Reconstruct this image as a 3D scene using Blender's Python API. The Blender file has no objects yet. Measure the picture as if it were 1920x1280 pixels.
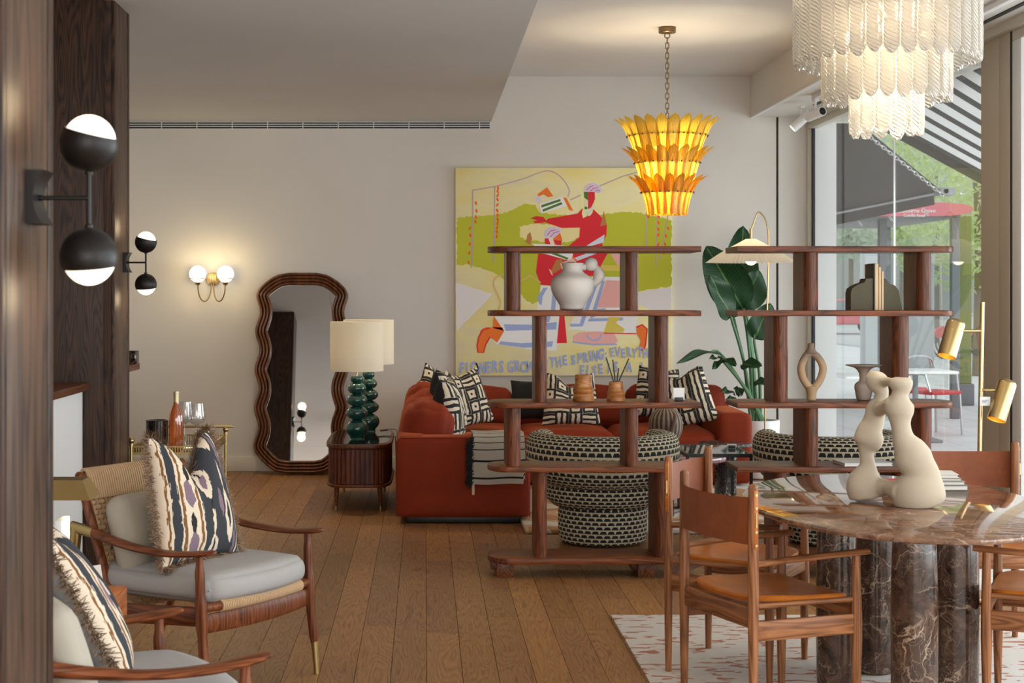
import bpy, bmesh, math, random
from mathutils import Vector, Matrix
R = math.radians
PI = math.pi
random.seed(7)
SC = bpy.context.scene
COL = SC.collection

# ------------------------------------------------------------------ camera
F, CX, CY, EYE = 3000.0, 797.0, 552.0, 1.5      # focal length and vanishing point for a 1920x1280 frame
cam_d = bpy.data.cameras.new('camera')
cam_d.sensor_width = 36
cam_d.lens = 36 * F / 1920
cam_d.shift_x = (960 - CX) / 1920
cam_d.shift_y = -(640 - CY) / 1920
cam_d.clip_end = 500
cam_d.dof.use_dof = True
cam_d.dof.focus_distance = 8.0
cam_d.dof.aperture_fstop = 8.0
cam = bpy.data.objects.new('camera', cam_d)
cam.location = (0, 0, EYE)
cam.rotation_euler = (R(90), 0, 0)
COL.objects.link(cam)
SC.camera = cam

# ------------------------------------------------------------------ world, lights, exposure
SC.view_settings.view_transform = 'Standard'
SC.view_settings.look = 'None'
SC.view_settings.exposure = 0.12
SC.view_settings.gamma = 1.0
SC.view_settings.use_curve_mapping = False
SC.cycles.use_denoising = True
SC.cycles.max_bounces = 8
SC.cycles.transparent_max_bounces = 24
SC.cycles.caustics_reflective = False
SC.cycles.caustics_refractive = False
SC.cycles.sample_clamp_indirect = 4.0

world = bpy.data.worlds.new('world')
SC.world = world
world.use_nodes = True
bg = world.node_tree.nodes['Background']
bg.inputs[0].default_value = (0.93, 0.97, 1.0, 1)   # even bright overcast sky
bg.inputs[1].default_value = 1.5

def area_light(name, loc, target, sx, sy, power, col):
    d = bpy.data.lights.new(name, 'AREA')
    d.shape = 'RECTANGLE'; d.size = sx; d.size_y = sy
    d.energy = power; d.color = col
    o = bpy.data.objects.new(name, d)
    o.location = loc
    o.rotation_euler = (Vector(target) - Vector(loc)).to_track_quat('-Z', 'Y').to_euler()
    COL.objects.link(o)
    return o

def point_light(name, loc, power, col, rad=0.05, parent=None):
    d = bpy.data.lights.new(name, 'POINT')
    d.energy = power; d.color = col; d.shadow_soft_size = rad
    o = bpy.data.objects.new(name, d)
    o.location = loc
    COL.objects.link(o)
    if parent: o.parent = parent
    return o

def spot_light(name, loc, target, power, col, ang=70, blend=.6, rad=.04):
    d = bpy.data.lights.new(name, 'SPOT')
    d.energy = power; d.color = col; d.shadow_soft_size = rad
    d.spot_size = R(ang); d.spot_blend = blend
    o = bpy.data.objects.new(name, d)
    o.location = loc
    o.rotation_euler = (Vector(target) - Vector(loc)).to_track_quat('-Z', 'Y').to_euler()
    COL.objects.link(o)
    return o

# added fill lamps in place of daylight: by the right windows, in the street, behind the camera
area_light('window_fill_near', (3.75, 3.6, 1.6), (-1, 4.6, 1.2), 8.4, 2.6, 270, (.93, .97, 1))
area_light('street_fill_far', (7.2, 10.6, 1.55), (1.0, 10.9, 1.3), 5.0, 2.0, 215, (.93, .97, 1))  # added lamp out in the street, stands for light bounced off it
area_light('shopfront_fill', (0.6, -3.9, 1.7), (0.2, 8, 1.2), 5.0, 2.6, 215, (1, .95, .89))
# added ceiling spots without fittings, brightening the floor and back wall
for (x, y, p) in ((-1.1, 9.4, 30), (-1.2, 11.9, 66), (.1, 11.9, 40), (1.7, 8.0, 16), (.15, 6.8, 16)):
    spot_light('ceiling_fill_spot', (x, y, 2.94 if x < .5 else 3.33), (x + .05, y, 0), p, (1, .79, .52), 95, .8, .05)
for (x, y) in ((.95, 12.2), (2.0, 12.2)):
    spot_light('ceiling_fill_spot', (x, y, 3.32), (x, 13.6, 1.4), 6, (1, .93, .84), 80, .8, .06)

# ------------------------------------------------------------------ helpers: placing, naming
def at(x, y, D):
    """world point seen at photo pixel x, y at distance D in front of the camera"""
    return Vector(((x - CX) * D / F, D, EYE - (y - CY) * D / F))

def zat(y, D): return EYE - (y - CY) * D / F
def xat(x, D): return (x - CX) * D / F

def lin(c):
    c /= 255.0
    return c / 12.92 if c <= .04045 else ((c + .055) / 1.055) ** 2.4

def S(r, g, b, k=1.0):
    return (min(.92, lin(r) * k), min(.92, lin(g) * k), min(.92, lin(b) * k), 1)

def pmat(o):
    m = o.matrix_basis.copy()
    while o.parent:
        o = o.parent
        m = o.matrix_basis @ m
    return m

def thing(name, label, cat, loc=(0, 0, 0), rotz=0, group=None):
    o = bpy.data.objects.new(name, None)
    o.empty_display_size = .1
    COL.objects.link(o)
    o.location = loc
    o.rotation_euler = (0, 0, rotz)
    o['label'] = label
    o['category'] = cat
    if group: o['group'] = group
    return o

def tag(o, label, cat, group=None, kind=None):
    o['label'] = label; o['category'] = cat
    if group: o['group'] = group
    if kind: o['kind'] = kind
    return o

def obj(name, bm, m, parent=None, world=False, smooth=True, ang=38, recalc=True):
    me = bpy.data.meshes.new(name)
    if world and parent is not None:
        bm.transform(pmat(parent).inverted())
    if recalc:
        bmesh.ops.recalc_face_normals(bm, faces=bm.faces[:])
    bm.to_mesh(me)
    bm.free()
    for mm in (m if isinstance(m, (list, tuple)) else [m]):
        me.materials.append(mm)
    if smooth:
        me.shade_smooth()
        me.set_sharp_from_angle(angle=R(ang))
    o = bpy.data.objects.new(name, me)
    COL.objects.link(o)
    if parent is not None: o.parent = parent
    return o

def struct(name, bm, m, parent=None, **k):
    o = obj(name, bm, m, parent, **k)
    if parent is None: o['kind'] = 'structure'
    return o

def dup(root, loc=None, rotz=None, label=None, group=None, skip=()):
    kids = {}
    for o in COL.objects:
        if o.parent is not None: kids.setdefault(o.parent.name, []).append(o)
    def cp(o, par):
        c = o.copy(); COL.objects.link(c)
        if par is not None: c.parent = par
        for ch in kids.get(o.name, []): cp(ch, c)
        return c
    r = cp(root, None)
    if loc is not None: r.location = loc
    if rotz is not None: r.rotation_euler = (0, 0, rotz)
    if label: r['label'] = label
    if group: r['group'] = group
    return r

# ------------------------------------------------------------------ helpers: shapes
def B(): return bmesh.new()

def box(bm, x0, x1, y0, y1, z0, z1, bev=0, seg=2, mi=0, mat=None):
    g = bmesh.ops.create_cube(bm, size=1)
    vs = g['verts']
    bmesh.ops.scale(bm, vec=(x1 - x0, y1 - y0, z1 - z0), verts=vs)
    bmesh.ops.translate(bm, vec=((x0 + x1) / 2, (y0 + y1) / 2, (z0 + z1) / 2), verts=vs)
    fs = set(f for v in vs for f in v.link_faces)
    if bev:
        es = list(set(e for v in vs for e in v.link_edges))
        r = bmesh.ops.bevel(bm, geom=es, offset=bev, segments=seg, affect='EDGES', profile=.5)
        fs = set(r['faces']) | set(f for f in fs if f.is_valid)
        vs = list(set(v for f in fs for v in f.verts))
    for f in fs:
        f.material_index = mi
    if mat is not None:
        bmesh.ops.transform(bm, matrix=mat, verts=vs)
    return vs

def cr(pts, n=8, closed=False):
    """Catmull-Rom resampling of tuples of any length"""
    P = [tuple(p) for p in pts]
    out = []
    m = len(P)
    rng = range(m) if closed else range(m - 1)
    for i in rng:
        if closed: a, b, c, d = P[i - 1], P[i], P[(i + 1) % m], P[(i + 2) % m]
        else: a, b, c, d = P[max(i - 1, 0)], P[i], P[i + 1], P[min(i + 2, m - 1)]
        for k in range(n):
            t = k / n
            out.append(tuple(.5 * ((2 * q) + (-p + r) * t + (2 * p - 5 * q + 4 * r - s) * t * t + (-p + 3 * q - 3 * r + s) * t ** 3)
                             for p, q, r, s in zip(a, b, c, d)))
    if not closed: out.append(P[-1])
    return out

def uvl(bm): return bm.loops.layers.uv.verify()

def tube(bm, pts, rad, n=10, cap=True, closed=False, ref=None, mi=0, round_cap=False):
    """swept tube; rad is a number, or a list of numbers or (across, up) pairs"""
    pts = [Vector(p) for p in pts]
    m = len(pts)
    rads = list(rad) if isinstance(rad, (list, tuple)) else [rad] * m
    if round_cap and not closed:
        def rr(r): return max(r) if isinstance(r, (tuple, list)) else r
        def sc(r, k): return (r[0] * k, r[1] * k) if isinstance(r, (tuple, list)) else r * k
        t0 = (pts[0] - pts[1]).normalized(); t1 = (pts[-1] - pts[-2]).normalized()
        a, b = rr(rads[0]), rr(rads[-1])
        pre = [(pts[0] + t0 * a * s, sc(rads[0], c)) for s, c in ((.95, .3), (.75, .66), (.4, .92))]
        post = [(pts[-1] + t1 * b * s, sc(rads[-1], c)) for s, c in ((.4, .92), (.75, .66), (.95, .3))]
        pts = [p for p, _ in pre] + pts + [p for p, _ in post]
        rads = [r for _, r in pre] + rads + [r for _, r in post]
        m = len(pts)
    tan = []
    for i in range(m):
        a = pts[i - 1] if (i > 0 or closed) else pts[i]
        b = pts[(i + 1) % m] if (i < m - 1 or closed) else pts[i]
        t = (b - a)
        tan.append(t.normalized() if t.length > 1e-9 else Vector((0, 0, 1)))
    if ref is None:
        ref = Vector((0, 0, 1)) if abs(tan[0].z) < .9 else Vector((0, 1, 0))
    else: ref = Vector(ref)
    side = tan[0].cross(ref).normalized()
    rings = []
    L = 0
    ls = []
    for i in range(m):
        if i: L += (pts[i] - pts[i - 1]).length
        ls.append(L)
        t = tan[i]
        side = (side - t * side.dot(t))
        side = side.normalized() if side.length > 1e-6 else t.orthogonal().normalized()
        up = side.cross(t).normalized()
        r = rads[i]
        rx, ry = r if isinstance(r, (tuple, list)) else (r, r)
        rings.append([bm.verts.new(pts[i] + side * (rx * math.cos(2 * PI * k / n)) + up * (ry * math.sin(2 * PI * k / n))) for k in range(n)])
    uv = uvl(bm)
    for i in range(m if closed else m - 1):
        a, b = rings[i], rings[(i + 1) % m]
        for k in range(n):
            f = bm.faces.new((a[k], a[(k + 1) % n], b[(k + 1) % n], b[k]))
            f.material_index = mi
            l0, l1 = ls[i], (ls[i + 1] if i < m - 1 else L + .01)
            for lo, q in zip(f.loops, ((k / n, l0), ((k + 1) / n, l0), ((k + 1) / n, l1), (k / n, l1))):
                lo[uv].uv = q
    if cap and not closed:
        f = bm.faces.new(rings[0][::-1]); f.material_index = mi
        f = bm.faces.new(rings[-1]); f.material_index = mi
    return rings

def lathe(bm, prof, n=32, c=(0, 0, 0), sx=1, sy=1, cap=True, mi=0, ref_r=None, rm=None, v0=0):
    c = Vector(c)
    uv = uvl(bm)
    rr = ref_r or max(p[0] for p in prof)
    rings, vs = [], []
    L = v0
    for j, (r, z) in enumerate(prof):
        if j: L += math.hypot(r - prof[j - 1][0], z - prof[j - 1][1])
        vs.append(L)
        ring = []
        for k in range(n):
            th = 2 * PI * k / n
            q = r * (rm(th, j) if rm else 1)
            ring.append(bm.verts.new(c + Vector((q * math.cos(th) * sx, q * math.sin(th) * sy, z))))
        rings.append(ring)
    for j in range(len(prof) - 1):
        a, b = rings[j], rings[j + 1]
        for k in range(n):
            f = bm.faces.new((a[k], a[(k + 1) % n], b[(k + 1) % n], b[k]))
            f.material_index = mi
            for lo, (uu, vv) in zip(f.loops, ((k, vs[j]), (k + 1, vs[j]), (k + 1, vs[j + 1]), (k, vs[j + 1]))):
                lo[uv].uv = (uu / n * 2 * PI * rr, vv)
    if cap:
        for ring in (rings[0][::-1], rings[-1]):
            f = bm.faces.new(ring); f.material_index = mi
    return rings

def ball(bm, c, r, sx=1, sy=1, sz=1, n=20, m=12, mi=0):
    prof = [(max(1e-4, r * math.sin(PI * i / m)), -r * sz * math.cos(PI * i / m)) for i in range(m + 1)]
    lathe(bm, prof, n, c, sx, sy, mi=mi)

def prism(bm, poly, z0, z1, mi=0, bev=0, seg=2):
    lo = [bm.verts.new((x, y, z0)) for x, y in poly]
    hi = [bm.verts.new((x, y, z1)) for x, y in poly]
    n = len(poly)
    fs = [bm.faces.new(lo[::-1]), bm.faces.new(hi)]
    es = []
    for i in range(n):
        fs.append(bm.faces.new((lo[i], lo[(i + 1) % n], hi[(i + 1) % n], hi[i])))
    for f in fs: f.material_index = mi
    if bev:
        es = list(fs[0].edges) + list(fs[1].edges)
        bmesh.ops.recalc_face_normals(bm, faces=fs)
        bmesh.ops.bevel(bm, geom=es, offset=bev, segments=seg, affect='EDGES', profile=.5)
    return lo + hi

def grid(bm, fn, nu, nv, mi=0, closed=False):
    uv = uvl(bm)
    V = [[bm.verts.new(fn(i / nu, j / nv)) for j in range(nv + 1)] for i in range(nu if closed else nu + 1)]
    for i in range(nu):
        for j in range(nv):
            i2 = (i + 1) % nu if closed else i + 1
            f = bm.faces.new((V[i][j], V[i2][j], V[i2][j + 1], V[i][j + 1]))
            f.material_index = mi
            for lo, q in zip(f.loops, ((i, j), (i + 1, j), (i + 1, j + 1), (i, j + 1))):
                lo[uv].uv = (q[0] / nu, q[1] / nv)
    return V

def puffbox(bm, hx, hy, hz, r, puff=(0, 0, 0), c=(0, 0, 0), n=9, fn=None, mi=0):
    """rounded, slightly inflated upholstery block with half sizes hx, hy, hz"""
    key = {}
    N = n + 1
    def gv(i, j, k):
        q = (i, j, k)
        if q not in key: key[q] = bm.verts.new((2 * i / N - 1, 2 * j / N - 1, 2 * k / N - 1))
        return key[q]
    for ax in range(3):
        for side in (0, N):
            for i in range(N):
                for j in range(N):
                    co = []
                    for a_, b_ in ((i, j), (i + 1, j), (i + 1, j + 1), (i, j + 1)):
                        q = [a_, b_]; q.insert(ax, side)
                        co.append(gv(*q))
                    f = bm.faces.new(co if (side == N) != (ax == 1) else co[::-1])
                    f.material_index = mi
    seen = list(key.values())
    H = (hx, hy, hz)
    for v in seen:
        p = v.co.copy()
        q = [0, 0, 0]; u = [0, 0, 0]
        for i in range(3):
            s = p[i]
            # bunch the sample lines towards the edges
            s2 = math.sin(s * PI / 2)
            u[i] = s2
            q[i] = s2 * H[i]
        inner = Vector([max(-(H[i] - r), min(H[i] - r, q[i])) for i in range(3)])
        d = Vector(q) - inner
        if d.length > 1e-7: w = inner + d.normalized() * r
        else: w = Vector(q)
        for i in range(3):
            j, k = (i + 1) % 3, (i + 2) % 3
            w[i] += puff[i] * u[i] * max(0, 1 - u[j] ** 2) ** .6 * max(0, 1 - u[k] ** 2) ** .6
        if fn: w = fn(w, u)
        v.co = w + Vector(c)
    return list(seen)

def cushion_bm(w, h, t, n=18, chop=0.0, pinch=.07, wob=.0, seed=0):
    """throw cushion standing in the XZ plane, centre at origin, uv over the front"""
    bm = B()
    rnd = random.Random(seed)
    ph = [rnd.uniform(0, 6.28) for _ in range(4)]
    uv = uvl(bm)
    def P(u, v, side):
        x = u * w / 2 * (1 - pinch * (1 - v * v) * abs(u) ** 2)
        z = v * h / 2 * (1 - pinch * (1 - u * u) * abs(v) ** 2)
        th = t / 2 * (max(0, 1 - abs(u) ** 2.4) ** .55) * (max(0, 1 - abs(v) ** 2.4) ** .55)
        if chop:
            k = math.exp(-(u / .42) ** 2) * ((v + 1) / 2) ** 1.7
            z -= chop * k
            x -= u * w * .10 * ((v + 1) / 2) ** 2
            th *= 1 - .55 * math.exp(-(u / .22) ** 2) * ((v + 1) / 2) ** 2
        th += wob * (math.sin(5 * u + ph[0]) * math.sin(4 * v + ph[1])) * (1 - u * u) * (1 - v * v)
        return Vector((x, side * th, z))
    for side in (-1, 1):
        V = [[bm.verts.new(P(2 * i / n - 1, 2 * j / n - 1, side)) for j in range(n + 1)] for i in range(n + 1)]
        for i in range(n):
            for j in range(n):
                f = bm.faces.new((V[i][j], V[i + 1][j], V[i + 1][j + 1], V[i][j + 1]))
                f.material_index = 0 if side < 0 else 1
                for lo, q in zip(f.loops, ((i, j), (i + 1, j), (i + 1, j + 1), (i, j + 1))):
                    lo[uv].uv = (q[0] / n, q[1] / n)
    bmesh.ops.remove_doubles(bm, verts=bm.verts[:], dist=1e-5)
    return bm, P

def look(normal, up=(0, 0, 1)):
    """rotation whose -Y axis (front) points along normal"""
    f = Vector(normal).normalized()
    y = -f
    z = Vector(up) - y * Vector(up).dot(y)
    z.normalize()
    x = y.cross(z)
    return Matrix((x, y, z)).transposed()
# ------------------------------------------------------------------ materials
class Mat:
    def __init__(s, name):
        s.m = bpy.data.materials.new(name)
        s.m.use_nodes = True
        s.t = s.m.node_tree
        s.p = s.t.nodes['Principled BSDF']
        s.out = s.t.nodes['Material Output']
    def n(s, typ, **kw):
        nd = s.t.nodes.new(typ)
        for k, v in kw.items(): setattr(nd, k, v)
        return nd
    def l(s, a, b): s.t.links.new(a, b)
    def put(s, sock, v):
        if hasattr(v, 'node'): s.l(v, sock)
        elif v is not None: sock.default_value = v
    def math(s, op, a, b=None, c=None, clamp=False):
        nd = s.n('ShaderNodeMath', operation=op, use_clamp=clamp)
        for i, v in enumerate((a, b, c)):
            if v is not None: s.put(nd.inputs[i], v)
        return nd.outputs[0]
    def vmath(s, op, a, b=None):
        nd = s.n('ShaderNodeVectorMath', operation=op)
        s.put(nd.inputs[0], a)
        if b is not None: s.put(nd.inputs[1], b)
        return nd.outputs[0]
    def coord(s, kind='Object'): return s.n('ShaderNodeTexCoord').outputs[kind]
    def pos(s): return s.n('ShaderNodeNewGeometry').outputs['Position']
    def rnd(s): return s.n('ShaderNodeObjectInfo').outputs['Random']
    def map(s, v, scale=(1, 1, 1), loc=(0, 0, 0), rot=(0, 0, 0)):
        nd = s.n('ShaderNodeMapping')
        s.l(v, nd.inputs[0])
        nd.inputs['Scale'].default_value = scale
        s.put(nd.inputs['Location'], loc)
        nd.inputs['Rotation'].default_value = rot
        return nd.outputs[0]
    def xyz(s, v):
        nd = s.n('ShaderNodeSeparateXYZ'); s.l(v, nd.inputs[0])
        return nd.outputs
    def comb(s, x=0., y=0., z=0.):
        nd = s.n('ShaderNodeCombineXYZ')
        for i, v in enumerate((x, y, z)): s.put(nd.inputs[i], v)
        return nd.outputs[0]
    def noise(s, v, scale=5, detail=4, rough=.55, dist=0, out=0):
        nd = s.n('ShaderNodeTexNoise')
        if v is not None: s.l(v, nd.inputs['Vector'])
        nd.inputs['Scale'].default_value = scale
        nd.inputs['Detail'].default_value = detail
        nd.inputs['Roughness'].default_value = rough
        nd.inputs['Distortion'].default_value = dist
        return nd.outputs[out]
    def voro(s, v, scale=5, feature='F1', out='Distance', rand=1):
        nd = s.n('ShaderNodeTexVoronoi', feature=feature)
        s.l(v, nd.inputs['Vector'])
        nd.inputs['Scale'].default_value = scale
        nd.inputs['Randomness'].default_value = rand
        return nd.outputs[out]
    def ramp(s, f, stops, interp='LINEAR'):
        nd = s.n('ShaderNodeValToRGB')
        cr_ = nd.color_ramp
        cr_.interpolation = interp
        while len(cr_.elements) > 1: cr_.elements.remove(cr_.elements[0])
        for i, (p, c) in enumerate(stops):
            e = cr_.elements[0] if i == 0 else cr_.elements.new(p)
            e.position = p
            e.color = c if len(c) == 4 else (*c, 1)
        s.l(f, nd.inputs[0])
        return nd.outputs[0]
    def mix(s, f, a, b, blend='MIX'):
        nd = s.n('ShaderNodeMix', data_type='RGBA', blend_type=blend)
        s.put(nd.inputs[0], f); s.put(nd.inputs[6], a); s.put(nd.inputs[7], b)
        return nd.outputs[2]
    def bump(s, h, strength=.3, dist=.01):
        nd = s.n('ShaderNodeBump')
        nd.inputs['Strength'].default_value = strength
        nd.inputs['Distance'].default_value = dist
        s.l(h, nd.inputs['Height'])
        s.l(nd.outputs[0], s.p.inputs['Normal'])
        return nd.outputs[0]
    def set(s, **kw):
        for k, v in kw.items():
            s.put(s.p.inputs[k.replace('_', ' ')], v)
        return s

def plain(name, col, rough=.5, metal=0, bump=0, bscale=60, **kw):
    a = Mat(name)
    a.set(Base_Color=col, Roughness=rough, Metallic=metal, **kw)
    if bump:
        a.bump(a.noise(a.coord(), bscale, 3), bump, .004)
    return a.m

def wood(name, dark, light, axis=2, scale=1.0, rough=.42, figure=1.0, world=False, bump=.12):
    """straight or cathedral grain running along one object axis"""
    a = Mat(name)
    v = a.pos() if world else a.coord()
    r = a.rnd()
    off = a.comb(a.math('MULTIPLY', r, 37.0), a.math('MULTIPLY', r, 91.0), a.math('MULTIPLY', r, 53.0))
    v = a.vmath('ADD', v, off)
    sc = [9.0 * scale] * 3
    sc[axis] = .75 * scale
    w = a.map(v, tuple(sc))
    big = a.noise(w, 1.0, 2, .5)
    rings = a.math('MULTIPLY', big, 16.0 * figure)
    fr = a.math('FRACT', rings)
    tri = a.math('ABSOLUTE', a.math('SUBTRACT', fr, .62))
    line = a.math('POWER', a.math('SUBTRACT', 1.0, tri, clamp=True), 3.0)
    sf = [95.0 * scale] * 3
    sf[axis] = 3.0 * scale
    fine = a.noise(a.map(v, tuple(sf)), 1.0, 3, .6)
    f = a.math('ADD', a.math('MULTIPLY', line, .55), a.math('MULTIPLY', fine, .75))
    col = a.ramp(f, ((.28, light), (.62, tuple((x + y) / 2 for x, y in zip(dark, light))), (.95, dark)))
    tone = a.math('ADD', .80, a.math('MULTIPLY', r, .4))
    col = a.mix(1.0, col, a.comb(tone, tone, tone), 'MULTIPLY')
    a.set(Base_Color=col, Roughness=rough + .06, Specular_IOR_Level=.3)
    if bump: a.bump(fine, bump, .002)
    return a.m

def fabric(name, col, rough=.9, weave=900, strength=.25, var=.12, sheen=.0, tint=(1, 1, 1, 1)):
    a = Mat(name)
    v = a.coord()
    nz = a.noise(v, 9, 4, .6)
    fine = a.noise(a.map(v, (weave, weave, weave * .35)), 1, 2)
    k = a.math('ADD', 1 - var, a.math('MULTIPLY', nz, 2 * var))
    c = a.mix(1.0, col, a.comb(k, k, k), 'MULTIPLY')
    a.set(Base_Color=c, Roughness=rough, Sheen_Weight=sheen, Sheen_Tint=tint)
    a.bump(a.math('ADD', fine, a.math('MULTIPLY', nz, .6)), strength, .003)
    return a.m

def marble(name, base, base2, vein, scale=3.0, rough=.08, width=.05, amount=1.0):
    a = Mat(name)
    v = a.coord()
    wv = a.n('ShaderNodeTexNoise'); a.l(v, wv.inputs['Vector']); wv.inputs['Scale'].default_value = scale * .9; wv.inputs['Detail'].default_value = 5
    d = a.vmath('ADD', v, a.vmath('SCALE', wv.outputs['Color'], None))
    a.t.nodes[-1]
    sc = [n for n in a.t.nodes if n.type == 'VECT_MATH' and n.operation == 'SCALE'][0]
    sc.inputs['Scale'].default_value = .34
    e1 = a.voro(d, scale, 'DISTANCE_TO_EDGE')
    e2 = a.voro(a.map(d, (1, 1, 1), (3.1, 1.7, 5.2)), scale * 3.3, 'DISTANCE_TO_EDGE')
    m1 = a.math('SUBTRACT', 1.0, a.math('DIVIDE', e1, width), clamp=True)
    m2 = a.math('SUBTRACT', 1.0, a.math('DIVIDE', e2, width * 1.2), clamp=True)
    msk = a.noise(v, scale * .8, 3)
    msk = a.math('MULTIPLY', a.math('SUBTRACT', msk, .36, clamp=True), 3.2, clamp=True)
    vn = a.math('MULTIPLY', a.math('ADD', m1, a.math('MULTIPLY', m2, .55), clamp=True), a.math('MULTIPLY', msk, amount), clamp=True)
    body = a.ramp(a.noise(d, scale * 2.2, 8, .68), ((.36, base), (.66, base2)))
    a.set(Base_Color=a.mix(vn, body, vein), Roughness=rough, Specular_IOR_Level=.7)
    return a.m

def glow(name, col, strength):
    a = Mat(name)
    a.set(Base_Color=(.8, .8, .8, 1), Emission_Color=col, Emission_Strength=strength, Roughness=.4)
    return a.m

def pane_glass(name, tint=(.97, .985, .98, 1), refl=.05):
    a = Mat(name)
    tr = a.n('ShaderNodeBsdfTransparent'); tr.inputs[0].default_value = tint
    gl = a.n('ShaderNodeBsdfGlossy'); gl.inputs['Roughness'].default_value = .0
    fr = a.n('ShaderNodeFresnel'); fr.inputs[0].default_value = 1.35
    mx = a.n('ShaderNodeMixShader')
    a.l(a.math('MULTIPLY', fr.outputs[0], refl * 5, clamp=True), mx.inputs[0])
    a.l(tr.outputs[0], mx.inputs[1]); a.l(gl.outputs[0], mx.inputs[2])
    a.l(mx.outputs[0], a.out.inputs[0])
    return a.m

def art_glass(name, col, trans=.35, gloss=.25, rough=.12, bump_fn=None, transp=(1, 1, 1, 1)):
    """moulded decorative glass: light comes through it and glints on its ridges"""
    a = Mat(name)
    tl = a.n('ShaderNodeBsdfTranslucent'); tl.inputs[0].default_value = col
    df = a.n('ShaderNodeBsdfDiffuse'); df.inputs[0].default_value = col
    tr = a.n('ShaderNodeBsdfTransparent'); tr.inputs[0].default_value = transp
    gl = a.n('ShaderNodeBsdfGlossy'); gl.inputs['Roughness'].default_value = rough
    nd = bump_fn(a) if bump_fn else None
    for q in (tl, df, gl):
        if nd is not None: a.l(nd, q.inputs['Normal'])
    m0 = a.n('ShaderNodeMixShader'); m0.inputs[0].default_value = .35
    a.l(tl.outputs[0], m0.inputs[1]); a.l(df.outputs[0], m0.inputs[2])
    m1 = a.n('ShaderNodeMixShader'); m1.inputs[0].default_value = trans
    a.l(m0.outputs[0], m1.inputs[1]); a.l(tr.outputs[0], m1.inputs[2])
    m2 = a.n('ShaderNodeMixShader')
    lw = a.n('ShaderNodeLayerWeight'); lw.inputs[0].default_value = .25
    if nd is not None: a.l(nd, lw.inputs['Normal'])
    a.l(a.math('ADD', gloss * .4, a.math('MULTIPLY', lw.outputs[1], gloss), clamp=True), m2.inputs[0])
    a.l(m1.outputs[0], m2.inputs[1]); a.l(gl.outputs[0], m2.inputs[2])
    a.l(m2.outputs[0], a.out.inputs[0])
    return a.m

def shade_mat(name, col, through=.5):
    a = Mat(name)
    tl = a.n('ShaderNodeBsdfTranslucent'); tl.inputs[0].default_value = col
    df = a.n('ShaderNodeBsdfDiffuse'); df.inputs[0].default_value = col
    mx = a.n('ShaderNodeMixShader'); mx.inputs[0].default_value = through
    a.l(df.outputs[0], mx.inputs[1]); a.l(tl.outputs[0], mx.inputs[2])
    a.l(mx.outputs[0], a.out.inputs[0])
    return a.m

# --- room
M = {}
a = Mat('wall_paint')
nz = a.noise(a.pos(), 1.3, 5)
a.set(Base_Color=a.ramp(nz, ((.3, (.69, .65, .60, 1)), (.7, (.73, .69, .635, 1)))), Roughness=.85)
a.bump(a.noise(a.pos(), 240, 2), .06, .002)
M['wall'] = a.m
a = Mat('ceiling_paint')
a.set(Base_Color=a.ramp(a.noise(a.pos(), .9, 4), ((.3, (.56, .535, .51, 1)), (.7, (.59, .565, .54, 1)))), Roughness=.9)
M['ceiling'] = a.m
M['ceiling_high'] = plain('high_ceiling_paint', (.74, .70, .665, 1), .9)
M['trim'] = plain('trim_paint', (.70, .66, .58, 1), .5)
M['frame'] = plain('window_frame_paint', (.66, .62, .53, 1), .45)
M['frame_tan'] = plain('mullion_paint', (.50, .42, .31, 1), .5)
M['white'] = plain('white_lacquer', (.78, .78, .77, 1), .4)
M['rubber'] = plain('black_gasket', (.012, .012, .013, 1), .6)
M['slot'] = plain('vent_slot', (.02, .018, .016, 1), .6)
M['pane'] = pane_glass('window_glass')
M['black'] = plain('black_metal', (.012, .011, .011, 1), .45)
M['black_satin'] = plain('satin_black_paint', (.010, .008, .007, 1), .42, Specular_IOR_Level=.3)
M['steel'] = plain('steel', (.55, .55, .55, 1), .3, 1)

# floor boards
a = Mat('oak_floor_board')
v = a.pos()
r = a.rnd()
off = a.comb(a.math('MULTIPLY', r, 31.0), a.math('MULTIPLY', r, 77.0), 0.)
v2 = a.vmath('ADD', v, off)
big = a.noise(a.map(v2, (7.0, .75, 1)), 1.0, 2, .5, .35)
fr = a.math('FRACT', a.math('MULTIPLY', big, 25.0))
line = a.math('POWER', a.math('SUBTRACT', 1.0, a.math('ABSOLUTE', a.math('SUBTRACT', fr, .55)), clamp=True), 4.0)
fine = a.noise(a.map(v2, (140, 7, 1)), 1.0, 3, .6)
f = a.math('ADD', a.math('MULTIPLY', line, .36), a.math('MULTIPLY', fine, .58))
c = a.ramp(f, ((.2, S(168, 120, 72, .98)), (.5, S(146, 101, 58, .98)), (.85, S(88, 56, 30, 1.0))))
tone = a.math('ADD', .70, a.math('MULTIPLY', r, .34))
c = a.mix(1.0, c, a.comb(tone, tone, a.math('MULTIPLY', tone, a.math('ADD', .9, a.math('MULTIPLY', a.math('FRACT', a.math('MULTIPLY', r, 7.3)), .25)))), 'MULTIPLY')
a.set(Base_Color=c, Roughness=a.math('ADD', .34, a.math('MULTIPLY', fine, .18)))
a.bump(fine, .12, .002)
M['floor'] = a.m
M['floor_gap'] = plain('floor_gap', (.03, .018, .010, 1), .8)

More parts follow.
